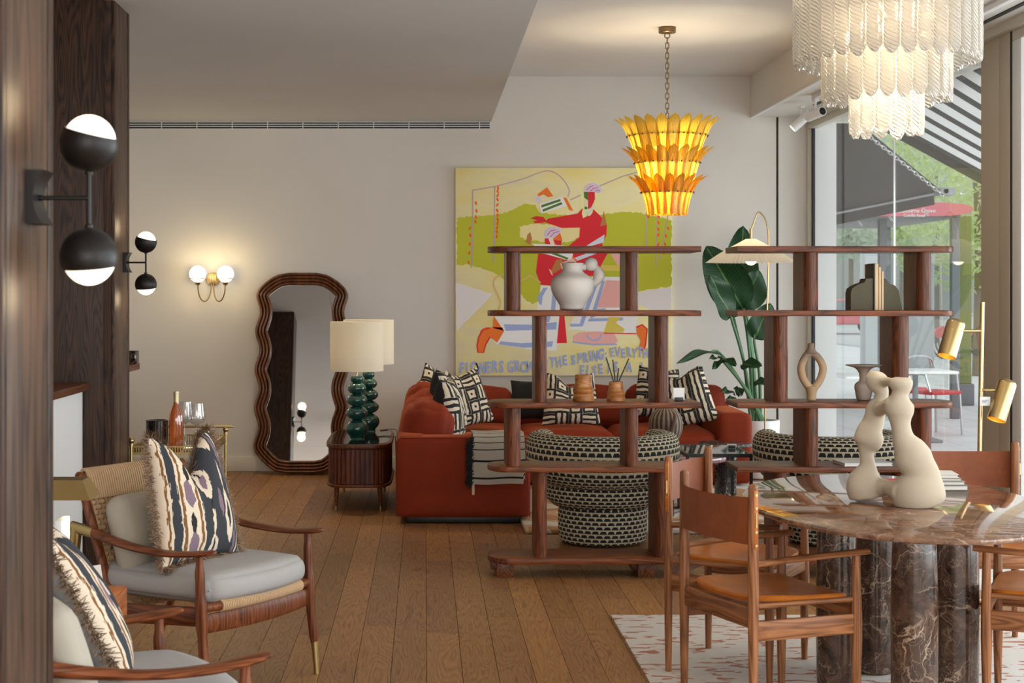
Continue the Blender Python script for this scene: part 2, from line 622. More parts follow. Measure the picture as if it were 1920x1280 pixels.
# timber
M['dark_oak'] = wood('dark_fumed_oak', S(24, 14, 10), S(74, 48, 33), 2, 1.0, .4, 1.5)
M['dark_oak_lit'] = wood('fumed_oak_lit_side', S(46, 32, 25), S(88, 66, 51), 2, .9, .38, .5)  # lit copy of the fumed oak, light on that face put into the colour
M['walnut_x'] = wood('walnut_board', S(62, 28, 12, 1.0), S(126, 66, 30, 1.05), 0, 1.3, .33, .8)
M['walnut_y'] = wood('walnut_board_depth', S(62, 30, 14, 1.0), S(122, 68, 34, 1.05), 1, 1.3, .33, .8)
M['walnut_z'] = wood('walnut_upright', S(54, 25, 11, 1.0), S(116, 60, 29, 1.05), 2, 1.3, .33, 1.3)
M['chair_wood_z'] = wood('oiled_oak_post', S(92, 54, 30, 1.25), S(148, 98, 62, 1.25), 2, 1.5, .36, .7)
M['chair_wood_y'] = wood('oiled_oak_rail', S(92, 54, 30, 1.25), S(148, 98, 62, 1.25), 1, 1.5, .36, .7)
M['teak_x'] = wood('teak_rail', S(72, 34, 16, 1.0), S(130, 72, 38, 1.0), 0, 1.4, .33, .7)
M['teak_z'] = wood('teak_leg', S(72, 34, 16, 1.0), S(130, 72, 38, 1.0), 2, 1.4, .33, .7)
M['cube_wood'] = wood('side_table_oak', S(112, 58, 26, 1.2), S(156, 92, 48, 1.2), 1, 1.2, .4, .9)
M['tambour'] = wood('tambour_walnut', S(58, 26, 16, 1.2), S(104, 54, 34, 1.2), 2, 1.6, .38, .5)
a = Mat('carved_walnut')
nzz = a.noise(a.map(a.coord(), (40, 40, 6)), 1, 4)
a.set(Base_Color=a.ramp(nzz, ((.3, S(58, 32, 17, 1.2)), (.75, S(122, 74, 42, 1.2)))), Roughness=.33)
M['mirror_wood'] = a.m

# metals
def brushed(name, col, rough=.28):
    a = Mat(name)
    nz = a.noise(a.map(a.coord(), (60, 60, 4)), 1, 2)
    a.set(Base_Color=col, Metallic=1.0, Roughness=a.math('ADD', rough - .06, a.math('MULTIPLY', nz, .14)))
    return a.m
M['brass'] = brushed('brushed_brass', (.50, .36, .17, 1), .3)
M['old_brass'] = brushed('aged_brass', (.46, .33, .14, 1), .34)
M['brass_dark'] = brushed('antique_brass', (.22, .15, .08, 1), .4)
M['mirror'] = plain('mirror_silver', (.83, .84, .84, 1), .015, 1)

# upholstery
def velvet(name, col):
    a = Mat(name)
    v = a.coord()
    nz = a.noise(v, 3.2, 4, .6, .6)
    k = a.math('ADD', .72, a.math('MULTIPLY', nz, .56))
    c = a.mix(1.0, col, a.comb(k, k, k), 'MULTIPLY')
    a.set(Base_Color=c, Roughness=.75, Sheen_Weight=.35, Sheen_Roughness=.3, Sheen_Tint=(1, .25, .08, 1), Specular_IOR_Level=.2)
    a.bump(a.math('ADD', a.noise(v, 12, 3), a.math('MULTIPLY', a.noise(v, 500, 1), .2)), .25, .006)
    return a.m
M['velvet'] = velvet('rust_velvet', (.215, .026, .007, 1))
M['dark_cloth'] = fabric('black_cloth', (.011, .010, .009, 1))
M['linen'] = fabric('ivory_linen', S(166, 163, 162, 1.0), .9, 500, .2, .06)
M['linen_warm_lit'] = fabric('ivory_linen_warm_lit', S(176, 168, 154, 1.0), .9, 500, .2, .06)  # ivory linen with the warm lamp light put into its colour
M['cord'] = fabric('paper_cord', S(190, 158, 122, 1.0), .8, 300, .3, .15)
def leather(name, c1, c2, rough=.38):
    a = Mat(name)
    nz = a.noise(a.coord(), 9, 6, .65)
    a.set(Base_Color=a.ramp(nz, ((.3, c1), (.7, c2))), Roughness=rough, Specular_IOR_Level=.35)
    a.bump(a.noise(a.coord(), 180, 4), .12, .002)
    return a.m
M['leather'] = leather('tan_saddle_leather', S(150, 82, 25, 1.1), S(182, 106, 38, 1.1))
M['leather_back'] = leather('cognac_leather', S(112, 54, 22, 1.0), S(138, 72, 29, 1.0), .45)

def trapezoids(name, w, h, dark, pale):
    """woven upholstery: rows of dark trapezoids, each row shifted by half"""
    a = Mat(name)
    x = a.xyz(a.coord('UV'))
    rv = a.math('DIVIDE', x[1], h)
    row = a.math('FLOOR', rv)
    fv = a.math('FRACT', rv)
    uu = a.math('ADD', a.math('DIVIDE', x[0], w), a.math('MULTIPLY', a.math('MODULO', row, 2.0), .5))
    fu = a.math('ABSOLUTE', a.math('SUBTRACT', a.math('FRACT', uu), .5))
    lim = a.math('SUBTRACT', .49, a.math('MULTIPLY', fv, .28))
    inu = a.math('LESS_THAN', fu, lim)
    inv = a.math('MULTIPLY', a.math('LESS_THAN', fv, .72), a.math('GREATER_THAN', fv, .04))
    k = a.math('MULTIPLY', inu, inv)
    nz = a.noise(a.coord(), 420, 2)
    c = a.mix(k, pale, dark)
    kk = a.math('ADD', .82, a.math('MULTIPLY', nz, .36))
    a.set(Base_Color=a.mix(1.0, c, a.comb(kk, kk, kk), 'MULTIPLY'), Roughness=.92)
    a.bump(a.math('ADD', nz, a.math('MULTIPLY', k, -.6)), .35, .004)
    return a.m
M['boucle'] = trapezoids('trapezoid_weave', .047, .0255, (.010, .011, .014, 1), S(200, 186, 156, .95))

def maze(name, dark, pale, cells=6.0):
    """cut-pile labyrinth: cells of stripes and nested squares turned at random"""
    a = Mat(name)
    uv = a.coord('UV')
    dn = a.n('ShaderNodeTexNoise'); a.l(uv, dn.inputs['Vector']); dn.inputs['Scale'].default_value = 9.0
    x = a.xyz(a.vmath('ADD', uv, a.vmath('MULTIPLY', dn.outputs['Color'], (.05, .05, 0))))
    U = a.math('MULTIPLY', x[0], cells); V = a.math('MULTIPLY', x[1], cells)
    cu = a.math('FLOOR', U); cv = a.math('FLOOR', V)
    wn = a.n('ShaderNodeTexWhiteNoise', noise_dimensions='3D')
    off = a.math('MULTIPLY', a.rnd(), 50.0)
    a.l(a.comb(cu, cv, off), wn.inputs[0])
    fu = a.math('SUBTRACT', a.math('FRACT', U), .5); fv = a.math('SUBTRACT', a.math('FRACT', V), .5)
    mxx = a.math('MAXIMUM', a.math('ABSOLUTE', fu), a.math('ABSOLUTE', fv))
    r = wn.outputs[0]
    pick1 = a.math('GREATER_THAN', r, .36)
    pick2 = a.math('GREATER_THAN', r, .70)
    d = a.math('ADD', a.math('MULTIPLY', fu, a.math('SUBTRACT', 1.0, pick1)), a.math('MULTIPLY', fv, a.math('SUBTRACT', pick1, pick2)))
    d = a.math('ADD', d, a.math('MULTIPLY', mxx, pick2))
    s_ = a.math('FRACT', a.math('ADD', a.math('MULTIPLY', d, 2.5), .25))
    k = a.math('GREATER_THAN', s_, .47)
    a.set(Base_Color=a.mix(k, dark, pale), Roughness=.9)
    a.bump(a.math('ADD', k, a.math('MULTIPLY', a.noise(uv, 300, 2), .4)), .3, .004)
    return a.m
M['maze'] = maze('labyrinth_cloth', (.014, .013, .014, 1), S(214, 200, 176, 1.0), 4.2)

def ikat(name):
    a = Mat(name)
    uv = a.coord('UV')
    x = a.xyz(uv)
    jag = a.noise(a.map(uv, (90, 5, 1)), 1, 2)
    wav = a.noise(a.map(uv, (3, 9, 1)), 1, 2)
    u = a.math('ADD', x[0], a.math('ADD', a.math('MULTIPLY', a.math('SUBTRACT', wav, .5), .06), a.math('MULTIPLY', a.math('SUBTRACT', jag, .5), .05)))
    cream, slate, brown, mauve, ink = S(222, 206, 184), S(52, 54, 60), S(124, 82, 40), S(128, 106, 120), S(34, 32, 34)
    st = a.ramp(u, ((0, cream), (.05, brown), (.07, cream), (.09, slate), (.165, cream), (.185, brown), (.215, cream), (.375, brown), (.41, cream),
                    (.435, slate), (.905, cream), (.925, slate), (.97, cream)), 'CONSTANT')
    # columns of pale bud shapes, each with a darker heart
    def bud(cx, per, ph, wd, lo, hi):
        vv = a.math('ADD', x[1], a.math('MULTIPLY', a.math('SUBTRACT', jag, .5), .05))
        v = a.math('FRACT', a.math('ADD', a.math('MULTIPLY', vv, per), ph))
        w_ = a.math('DIVIDE', a.math('SUBTRACT', v, lo), hi - lo, clamp=True)
        prof = a.math('MULTIPLY', a.math('POWER', a.math('SINE', a.math('MULTIPLY', w_, PI)), .7), wd)
        du = a.math('ABSOLUTE', a.math('SUBTRACT', u, cx))
        return a.math('LESS_THAN', du, prof)
    c = st
    for cx, per, ph, wd, lo, hi, cc in ((.295, 2.2, .1, .058, .05, .62, mauve), (.295, 2.2, .62, .030, .1, .5, ink),
                                        (.56, 1.25, .35, .068, .05, .60, cream), (.56, 1.25, .35, .016, .55, .98, cream), (.56, 1.25, .30, .030, .15, .42, mauve), (.56, 2.5, .1, .012, .2, .5, ink),
                                        (.68, 1.25, .80, .030, .2, .55, mauve), (.785, 1.25, .95, .062, .05, .62, cream), (.785, 1.25, .90, .028, .15, .45, ink), (.785, 1.25, .95, .014, .6, .95, cream), (.86, 1.25, .40, .022, .1, .7, mauve)):
        c = a.mix(bud(cx, per, ph, wd, lo, hi), c, cc)
    k = a.math('ADD', .84, a.math('MULTIPLY', a.noise(a.map(uv, (500, 60, 1)), 1, 2), .3))
    a.set(Base_Color=a.mix(1.0, c, a.comb(k, k, k), 'MULTIPLY'), Roughness=.9)
    return a.m
M['ikat'] = ikat('ikat_cloth')

# stone
M['emperador'] = marble('brown_marble_top', S(74, 48, 34, 1.2), S(132, 96, 72, 1.2), S(196, 168, 146, 1.0), 5.0, .05, .035, .7)
M['emperador_leg'] = marble('brown_marble_leg', S(40, 27, 22, 1.0), S(92, 68, 54, 1.0), S(206, 178, 152, 1.0), 6.5, .16, .03, .9)
M['nero'] = marble('black_marble', (.008, .008, .009, 1), (.016, .015, .016, 1), S(214, 212, 208, .9), 7.0, .12, .035, 1.0)
M['nero_warm'] = marble('black_brown_veined_marble', (.010, .008, .008, 1), (.02, .014, .012, 1), S(190, 160, 138, .8), 9.0, .1, .03, .8)
M['pink_marble'] = marble('rose_marble', S(92, 52, 56, 1.1), S(150, 104, 104, 1.1), S(206, 180, 178, 1), 4.0, .1, .03, .6)
M['plaster'] = plain('ivory_plaster', S(182, 168, 148, .92), .85, 0, .35, 26)
M['ceramic_white'] = plain('white_bisque', S(206, 198, 190, .95), .6, 0, .12, 40)
a = Mat('sandy_stoneware')
z = a.xyz(a.coord())[2]
nz = a.noise(a.coord(), 30, 3)
a.set(Base_Color=a.ramp(a.math('ADD', z, a.math('MULTIPLY', nz, .03)), ((.0, S(176, 146, 112)), (.225, S(168, 138, 106)), (.25, S(134, 112, 96)), (.33, S(128, 110, 96)))), Roughness=.8)
a.bump(nz, .2, .003)
M['stoneware'] = a.m
M['grey_clay'] = plain('grey_clay', S(160, 142, 128, .95), .75, 0, .3, 30)
a = Mat('brown_glazed_rings')
zz = a.xyz(a.coord())
nz = a.noise(a.map(a.coord(), (14, 14, 60)), 1, 4)
a.set(Base_Color=a.ramp(nz, ((.3, S(112, 62, 22, 1.1)), (.55, S(164, 104, 48, 1.1)), (.72, S(196, 156, 104, 1.0)))), Roughness=.45)
a.bump(nz, .2, .003)
M['brown_pot'] = a.m
a = Mat('teal_green_glaze')
nz = a.noise(a.map(a.coord(), (9, 9, 22)), 1, 5, .7)
a.set(Base_Color=a.ramp(nz, ((.32, (.003, .030, .027, 1)), (.58, (.010, .085, .068, 1)), (.8, (.05, .16, .11, 1)))), Roughness=.12, Coat_Weight=.6)
M['green_glaze'] = a.m
M['lamp_shade'] = shade_mat('cream_linen_shade', (.92, .88, .78, 1), .5)
M['pleat_shade'] = shade_mat('pleated_paper_shade', (.90, .82, .68, 1), .5)
M['opal'] = glow('opal_glass_lit', (1, .90, .72, 1), 1.15)
M['opal_white'] = glow('opal_globe_lit', (1, .95, .86, 1), 1.1)
M['bulb'] = glow('bulb_lit', (1, .80, .50, 1), 14)
M['bulb_soft'] = glow('lamp_bulb_lit', (1, .86, .62, 1), 5)
M['leaf'] = None
def leafmat(name, c1, c2):
    a = Mat(name)
    x = a.xyz(a.coord('UV'))
    rib = a.math('ABSOLUTE', a.math('SUBTRACT', x[0], .5))
    vein = a.math('FRACT', a.math('ADD', a.math('MULTIPLY', x[1], 26.0), a.math('MULTIPLY', rib, -9.0)))
    k = a.math('MULTIPLY', a.math('ABSOLUTE', a.math('SUBTRACT', vein, .5)), 2.0)
    c = a.mix(a.math('MULTIPLY', k, .55), c1, c2)
    c = a.mix(a.math('LESS_THAN', rib, .022), c, S(120, 150, 84))
    a.set(Base_Color=c, Roughness=.38)
    a.bump(k, .22, .006)
    return a.m
M['leaf'] = leafmat('banana_leaf', S(28, 62, 36, 1.3), S(58, 104, 60, 1.3))
M['stem'] = plain('green_stem', S(74, 112, 74, 1.1), .5)
M['card'] = plain('white_card', (.80, .79, .77, 1), .6)
M['paper'] = plain('book_paper', S(214, 190, 156), .8)
# ------------------------------------------------------------------ the room
WALL_Y = 13.6
CEIL, CEIL_HI = 2.968, 3.353
WIN_X = 3.27
b = B(); box(b, -3.2, 3.3, -4.2, WALL_Y + .1, -.12, -.012)
floor = struct('floor', b, M['floor_gap'])
floor['label'] = 'oak board floor of the showroom'
rnd = random.Random(3)
pl_cache = {}
def plank_mesh(w):
    b = B(); box(b, -w / 2, w / 2, 0, 1, -.012, 0)
    for f in b.faces: f.smooth = False
    me = bpy.data.meshes.new('plank'); b.to_mesh(me); b.free(); me.materials.append(M['floor'])
    return me
pm = plank_mesh(.1398)
def put_plank(x, y0, y1):
    o = bpy.data.objects.new('plank', pm)
    o.location = (x, y0 + .0012, rnd.uniform(-.0006, .0004)); o.scale = (1, y1 - y0 - .0024, 1)
    COL.objects.link(o); o.parent = floor
x = .0065 - .1418 * 19 + .0709
while x < 3.25:
    y = rnd.uniform(4.4, 6.2)
    put_plank(x, -4.1, y)
    while y < WALL_Y - .02:
        y2 = y + rnd.choice((1.3, 1.6, 1.9, 2.2))
        if WALL_Y - y2 < .5: y2 = WALL_Y
        put_plank(x, y, min(y2, WALL_Y)); y = y2
    x += .1418

b = B(); box(b, -3.2, 2.985, WALL_Y, WALL_Y + .15, 0, CEIL_HI)
struct('wall_back', b, M['wall'])
b = B(); box(b, 3.005, WIN_X - .02, WALL_Y, WALL_Y + .15, 0, CEIL_HI); box(b, 2.98, 3.01, WALL_Y + .03, WALL_Y + .15, 0, CEIL_HI, mi=1)
struct('wall_back_pier', b, [M['wall'], M['rubber']])
b = B(); box(b, -2.75, -2.6, -4.2, WALL_Y, 0, CEIL)
struct('wall_left', b, M['wall'])
b = B()
box(b, -3.2, -1.9, -4.2, -4.05, 0, CEIL_HI); box(b, 2.9, 3.6, -4.2, -4.05, 0, CEIL_HI); box(b, -1.9, 2.9, -4.2, -4.05, 2.9, CEIL_HI); box(b, -1.9, 2.9, -4.2, -4.05, 0, .25)
struct('wall_front', b, M['wall'])
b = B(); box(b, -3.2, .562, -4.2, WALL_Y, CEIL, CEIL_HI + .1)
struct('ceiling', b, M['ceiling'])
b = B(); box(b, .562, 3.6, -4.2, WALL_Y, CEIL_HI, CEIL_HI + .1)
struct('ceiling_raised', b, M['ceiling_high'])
# boxed beam over the window run, with its soffit groove
b = B()
box(b, 2.762, 3.6, -4.2, WALL_Y, 3.007, CEIL_HI)
t = struct('trim_1', b, M['wall'])
b = B(); box(b, 3.08, 3.11, 5, WALL_Y - .9, 3.001, 3.0075); obj('soffit_groove', b, M['slot'], t)
b = B(); box(b, 2.762, 2.80, -4, WALL_Y, 2.998, 3.012); obj('bead', b, M['white'], t)
b = B(); box(b, 3.20, 3.6, -4.2, WALL_Y, 2.955, 3.01)
struct('trim_2', b, M['frame'])
b = B(); box(b, -2.6, 2.985, WALL_Y - .018, WALL_Y, 0, .125, .004)
struct('baseboard_back', b, M['trim'])
b = B(); box(b, -2.6, -2.582, 8.5, WALL_Y - .02, 0, .125, .004)
struct('baseboard_left', b, M['trim'])

# timber-clad piers on the left: each a shaft with a side board coloured as lit and dark edge beads
def pier(name, xf, y0, y1, label, xb=-2.6):
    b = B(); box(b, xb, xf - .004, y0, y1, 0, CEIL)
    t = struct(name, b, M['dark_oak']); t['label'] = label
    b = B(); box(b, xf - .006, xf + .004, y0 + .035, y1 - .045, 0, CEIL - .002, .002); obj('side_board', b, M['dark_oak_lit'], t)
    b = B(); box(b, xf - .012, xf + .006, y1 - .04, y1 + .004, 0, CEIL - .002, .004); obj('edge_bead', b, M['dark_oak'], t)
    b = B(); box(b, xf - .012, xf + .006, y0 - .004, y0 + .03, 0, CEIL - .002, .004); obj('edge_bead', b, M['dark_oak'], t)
    return t
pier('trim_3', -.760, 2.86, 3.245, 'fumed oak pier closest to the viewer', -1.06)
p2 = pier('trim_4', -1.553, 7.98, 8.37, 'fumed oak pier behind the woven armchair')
b = B(); box(b, -2.59, -1.60, 7.955, 7.982, 0, CEIL - .002, .002); obj('front_board', b, M['dark_oak'], p2)

# built-in counters in the two niches
t = thing('wall_counter', 'white counter with oak top between the two dark piers', 'counter', (-2.1, 7.0, 0))
b = B(); box(b, -2.595, -1.665, 4.6, 7.95, 1.026, 1.064, .003); obj('worktop', b, M['walnut_y'], t, world=True)
b = B(); box(b, -2.595, -1.70, 4.6, 7.94, 0, 1.026); obj('panel', b, M['white'], t, world=True)
zc = zat(680, 9.8)
t = thing('wall_shelf', 'short oak shelf end on the wall beyond the second dark pier', 'shelf', (-2.2, 9.6, zc - .04))
b = B(); box(b, -2.599, xat(262, 9.8), 8.45, 9.8, zc - .04, zc, .003); obj('shelf_board', b, M['walnut_y'], t, world=True)
for yb in (8.5, 9.5):
    b = B(); box(b, -2.599, -2.45, yb, yb + .04, zc - .16, zc - .04); obj('bracket', b, M['black'], t, world=True)
t = thing('stone_box', 'small black stone box on the short oak shelf', 'box', (xat(251, 9.7), 9.66, zc))
b = B(); box(b, -.065, .03, -.05, .05, 0, .075, .004); obj('body', b, M['nero_warm'], t)
b = B(); box(b, -.066, .031, -.051, .051, .075, zat(657, 9.66) - zc, .003); obj('lid', b, M['nero_warm'], t)

# slot diffuser along the top of the back wall
v0, v1 = -2.59, xat(921, 13.55)
t = thing('air_vent', 'long white slot air vent under the lowered ceiling', 'vent', (-1, WALL_Y, zat(242, 13.6)))
zt, zb = CEIL - .001, zat(241.5, 13.6)
b = B(); box(b, v0, v1, WALL_Y - .012, WALL_Y, zb, zt); obj('frame', b, M['white'], t, world=True)
b = B(); box(b, v0, v1 - .01, WALL_Y - .014, WALL_Y - .010, zb + .002, zb + .072); obj('slot', b, M['slot'], t, world=True)
for k in range(3):
    z = zb + .016 + k * .0185
    b = B(); box(b, v0, v1 - .01, WALL_Y - .02, WALL_Y - .012, z, z + .0065); obj('slat', b, M['white'], t, world=True)
k = v0 + .35
while k < v1:
    b = B(); box(b, k, k + .006, WALL_Y - .0205, WALL_Y - .012, zb + .002, zb + .072); obj('spacer', b, M['white'], t, world=True)
    k += .30

# windows on the right
def wstrip(y0, y1, z0, z1, x0=WIN_X - .03, x1=WIN_X + .05, bev=.004):
    b = B(); box(b, x0, x1, y0, y1, z0, z1, bev); return b
w1 = struct('window_1', wstrip(9.33, 13.6, .0, .13), M['frame'])
w1['label'] = 'tall street window beyond the tan mullion'
for nm, bb, mm in (('frame', wstrip(9.33, 13.6, 2.90, 2.957), M['frame']), ('frame', wstrip(13.52, 13.6, .13, 2.90), M['frame']),
                   ('gasket', wstrip(13.475, 13.52, .13, 2.90, WIN_X - .005, WIN_X + .015, 0), M['rubber']),
                   ('gasket', wstrip(11.155, 11.163, .13, 2.90, WIN_X - .003, WIN_X + .009, 0), M['steel']),
                   ('pane', wstrip(11.163, 13.5, .13, 2.90, WIN_X, WIN_X + .006, 0), M['pane']),
                   ('pane', wstrip(9.33, 11.155, .13, 2.90, WIN_X, WIN_X + .006, 0), M['pane'])):
    obj(nm, bb, mm, w1)
b = B(); box(b, WIN_X - .03, 3.5, 9.03, 9.33, 0, 2.957, .006)
mu = struct('trim_5', b, M['frame_tan'])
b = B(); box(b, WIN_X - .033, 3.5, 8.87, 9.018, 0, 2.957, .006); obj('mullion_board', b, M['frame_tan'], mu)
b = B(); box(b, WIN_X - .02, WIN_X + .02, 9.01, 9.04, 0, 2.957); obj('gasket', b, M['rubber'], mu)
b = B(); box(b, WIN_X - .028, WIN_X + .02, 8.835, 8.868, 0, 2.957); obj('gasket', b, M['rubber'], mu)
w2 = struct('window_2', wstrip(-4, 8.83, .0, .13), M['frame'])
for nm, bb, mm in (('frame', wstrip(-4, 8.83, 2.90, 2.957), M['frame']), ('frame', wstrip(8.70, 8.83, .13, 2.90), M['white']), ('frame', wstrip(2.4, 2.5, .13, 2.90), M['frame']),
                   ('pane', wstrip(2.5, 8.70, .13, 2.90, WIN_X, WIN_X + .006, 0), M['pane']), ('pane', wstrip(-4, 2.4, .13, 2.90, WIN_X, WIN_X + .006, 0), M['pane'])):
    obj(nm, bb, mm, w2)
w3 = struct('window_3', wstrip(0, .01, .25, .26), M['frame'])
b = B(); box(b, -1.9, 2.9, -4.12, -4.114, .25, 2.9); obj('pane', b, M['pane'], w3)
b = B(); box(b, .46, .54, -4.15, -4.08, .25, 2.9); obj('frame', b, M['frame'], w3)
b = B(); box(b, 2.66, 3.24, 7.98, 8.80, 0, .085, .006)
struct('trim_6', b, M['white'])

# painted switch-gear on the window head
t = thing('motion_sensor', 'white motion sensor box high on the tan mullion', 'sensor', at(1873, 50, 9.0) + Vector((-.03, 0, 0)))
t.location.x = WIN_X - .035
b = B(); box(b, -.05, 0, -.055, .055, 0, .125, .012, 3); obj('body', b, M['white'], t)
b = B(); box(b, -.054, -.046, -.03, .03, .05, .078, .004); obj('lens', b, M['card'], t)
t = thing('window_contact', 'small white box under the window head beside the mullion', 'sensor', (WIN_X - .03, 9.5, zat(62, 9.45)))
b = B(); box(b, -.07, 0, -.06, .06, 0, .115, .015, 3); obj('body', b, M['white'], t)
b = B(); box(b, -.06, -.01, -.05, .05, -.012, 0, .006); obj('lens', b, M['card'], t)
D = 9.2
t = thing('beam_speaker', 'square white speaker on the beam behind the glass chandelier', 'speaker', (2.762, D, zat(140, D)))
b = B(); box(b, -.06, 0, -.12, .12, 0, .23, .01, 3); obj('body', b, M['white'], t)
b = B(); box(b, -.066, -.058, -.1, .1, .02, .21, .004); obj('grille', b, M['card'], t)

# track with two spot heads under the beam
t = thing('track_rail', 'white lighting track fixed under the window beam', 'track', (2.94, 9.9, 2.985))
b = B(); box(b, -.018, .018, -2.6, 2.2, -.012, .022, .003); obj('rail', b, M['white'], t)
def track_spot(y, aim, label):
    t = thing('track_spotlight', label, 'spotlight', (2.94, y, 2.973), 0, 'spotlights on the window track')
    b = B(); box(b, -.016, .016, -.05, .05, -.02, 0, .003); obj('adapter', b, M['white'], t)
    b = B(); tube(b, [(0, 0, -.02), (0, 0, -.085)], .009, 8); obj('stem', b, M['white'], t)
    d = Vector(aim).normalized()
    c = Vector((0, 0, -.115))
    b = B(); tube(b, [c - d * .09, c + d * .09], .036, 20); obj('head', b, M['white'], t)
    b = B(); tube(b, [c + d * .088, c + d * .0915], .029, 20); ob = obj('lens', b, M['bulb_soft'] if d.x < 0 and d.y > 0 else M['black'], t)
    return t
track_spot(12.5, (-.55, .10, -.50), 'white track spotlight tilted down to the left nearer the back wall')
track_spot(12.05, (.30, -.75, .12), 'white track spotlight showing its dark round back')
# ------------------------------------------------------------------ street outside
a = Mat('pavement_slabs')
v = a.pos()
br = a.n('ShaderNodeTexBrick'); a.l(a.map(v, (1, 1, 1), (0, 0, 0), (0, 0, R(90))), br.inputs[0])
br.inputs['Color1'].default_value = (.60, .60, .60, 1); br.inputs['Color2'].default_value = (.66, .66, .66, 1); br.inputs['Mortar'].default_value = (.42, .42, .42, 1)
br.inputs['Scale'].default_value = 1.0; br.inputs['Mortar Size'].default_value = .008; br.inputs['Brick Width'].default_value = .75; br.inputs['Row Height'].default_value = .6
nz = a.noise(v, 3, 5)
a.set(Base_Color=a.mix(.35, br.outputs[0], a.ramp(nz, ((.3, (.5, .5, .5, 1)), (.7, (.7, .7, .7, 1))))), Roughness=.9)
M['pavement'] = a.m
M['road'] = plain('road_surface', (.50, .50, .51, 1), .9, 0, .1, 20)
M['kerb'] = plain('kerb_stone', (.40, .40, .41, 1), .9)
M['stucco'] = plain('white_stucco', (.72, .72, .72, 1), .9)
M['awning_grey'] = fabric('charcoal_awning_cloth', (.16, .15, .145, 1), .95, 200, .1, .05)
a = Mat('striped_awning_cloth')
y = a.xyz(a.pos())[1]
k = a.math('GREATER_THAN', a.math('FRACT', a.math('DIVIDE', y, .34)), .60)
tl = a.n('ShaderNodeBsdfTranslucent'); df = a.n('ShaderNodeBsdfDiffuse'); mx = a.n('ShaderNodeMixShader'); mx.inputs[0].default_value = .6
c = a.mix(k, (.86, .86, .86, 1), (.13, .13, .13, 1))
a.l(c, tl.inputs[0]); a.l(c, df.inputs[0]); a.l(df.outputs[0], mx.inputs[1]); a.l(tl.outputs[0], mx.inputs[2]); a.l(mx.outputs[0], a.out.inputs[0])
M['awning_stripe'] = a.m
M['red'] = plain('bus_red', (.62, .05, .06, 1), .45)
M['pale_red'] = plain('sign_red', (.70, .17, .20, 1), .5)
M['grey_metal'] = plain('grey_street_metal', (.20, .21, .22, 1), .5)
M['olive'] = plain('olive_post_paint', (.20, .22, .06, 1), .5)
M['foliage'] = shade_mat('hazy_tree_leaves', (.62, .72, .40, 1), .5)  # both leaf colours lightened to carry the haze and overexposure outdoors
M['foliage_far'] = shade_mat('hazy_far_tree_leaves', (.60, .68, .56, 1), .5)
M['bark'] = plain('bark', (.22, .17, .13, 1), .9)
M['tyre'] = plain('tyre', (.02, .02, .02, 1), .8)
M['car_glass'] = plain('car_glass', (.25, .28, .30, 1), .1)

GZ = -.02
b = B(); box(b, 3.5, 12.5, -6, 130, GZ - .2, GZ); pv = struct('pavement', b, M['pavement'])
b = B(); box(b, 12.5, 12.75, -6, 130, GZ - .2, GZ + .01); struct('kerb', b, M['kerb'])
b = B(); box(b, 12.75, 60, -6, 200, GZ - .3, GZ - .1); struct('road', b, M['road'])
b = B(); box(b, WIN_X + .02, 3.47, WALL_Y - .1, 40, GZ, 4.4); struct('wall_street', b, M['stucco'])
b = B(); box(b, WIN_X + .05, 3.5, -5, WALL_Y, 2.957, 4.4); struct('wall_street_upper', b, M['stucco'])
b = B(); box(b, WIN_X + .05, 3.5, -5, WALL_Y, GZ - .1, GZ + .02); struct('window_ledge', b, M['stucco'])

# grey awning of the neighbouring shop
t = thing('grey_awning', 'charcoal awning with a chain over the neighbouring shop front', 'awning', (3.47, 15, 2.4))
Y0, Y1 = 14.1, 22.5
zi, xo, zo = zat(165, 14), 4.56, zat(358, 14)
def sheet(b, p, n=14, th=.012, sag=0.03):
    P = [Vector(q) for q in p]
    def fn(u, v):
        q = P[0].lerp(P[1], u).lerp(P[3].lerp(P[2], u), v)
        q.z -= sag * math.sin(PI * u) * math.sin(PI * v)
        return q
    grid(b, fn, n, n)
    ext = bmesh.ops.solidify(b, geom=b.faces[:], thickness=th)
b = B(); sheet(b, ((3.47, Y0, zi), (3.47, Y1, zi), (xo, Y1, zo), (xo, Y0, zo)), sag=.05); obj('cloth', b, M['awning_grey'], t, world=True)
b = B(); sheet(b, ((xo, Y0 + .25, zo), (xo, Y1, zo), (xo + .01, Y1, zo - .17), (xo + .01, Y0 + .25, zo - .10)), sag=0); obj('valance', b, M['awning_grey'], t, world=True)
b = B(); tube(b, [(xo, Y0 - .1, zo), (xo, Y1, zo)], .022, 10); obj('front_bar', b, M['steel'], t, world=True)
b = B(); box(b, xo - .06, xo + .09, Y0 - .10, Y0 + .06, zo - .035, zo + .03, .01); obj('bracket', b, M['grey_metal'], t, world=True)
for k in range(7):
    yy = Y0 + .5 + k * 1.1
    b = B(); tube(b, [(xo + .01 + .02 * math.sin(q), yy + .03 * math.cos(q), zo - .16 - .03 * math.sin(q)) for q in [i * PI / 6 for i in range(12)]], .004, 6, closed=True)
    obj('eyelet', b, M['steel'], t, world=True)
p0, p1 = at(1588, 222, 14.0), at(1768, 366, 14.0)
n = 30
for k in range(n):
    q = p0.lerp(p1, (k + .5) / n)
    d = (p1 - p0).normalized()
    e = d.cross(Vector((0, 1, 0))).normalized() if k % 2 else Vector((0, 1, 0))
    b = B(); tube(b, [q + d * .026 * math.cos(i * PI / 5) + e * .013 * math.sin(i * PI / 5) for i in range(10)], .0045, 6, closed=True)
    obj('chain_link', b, M['steel'], t, world=True)

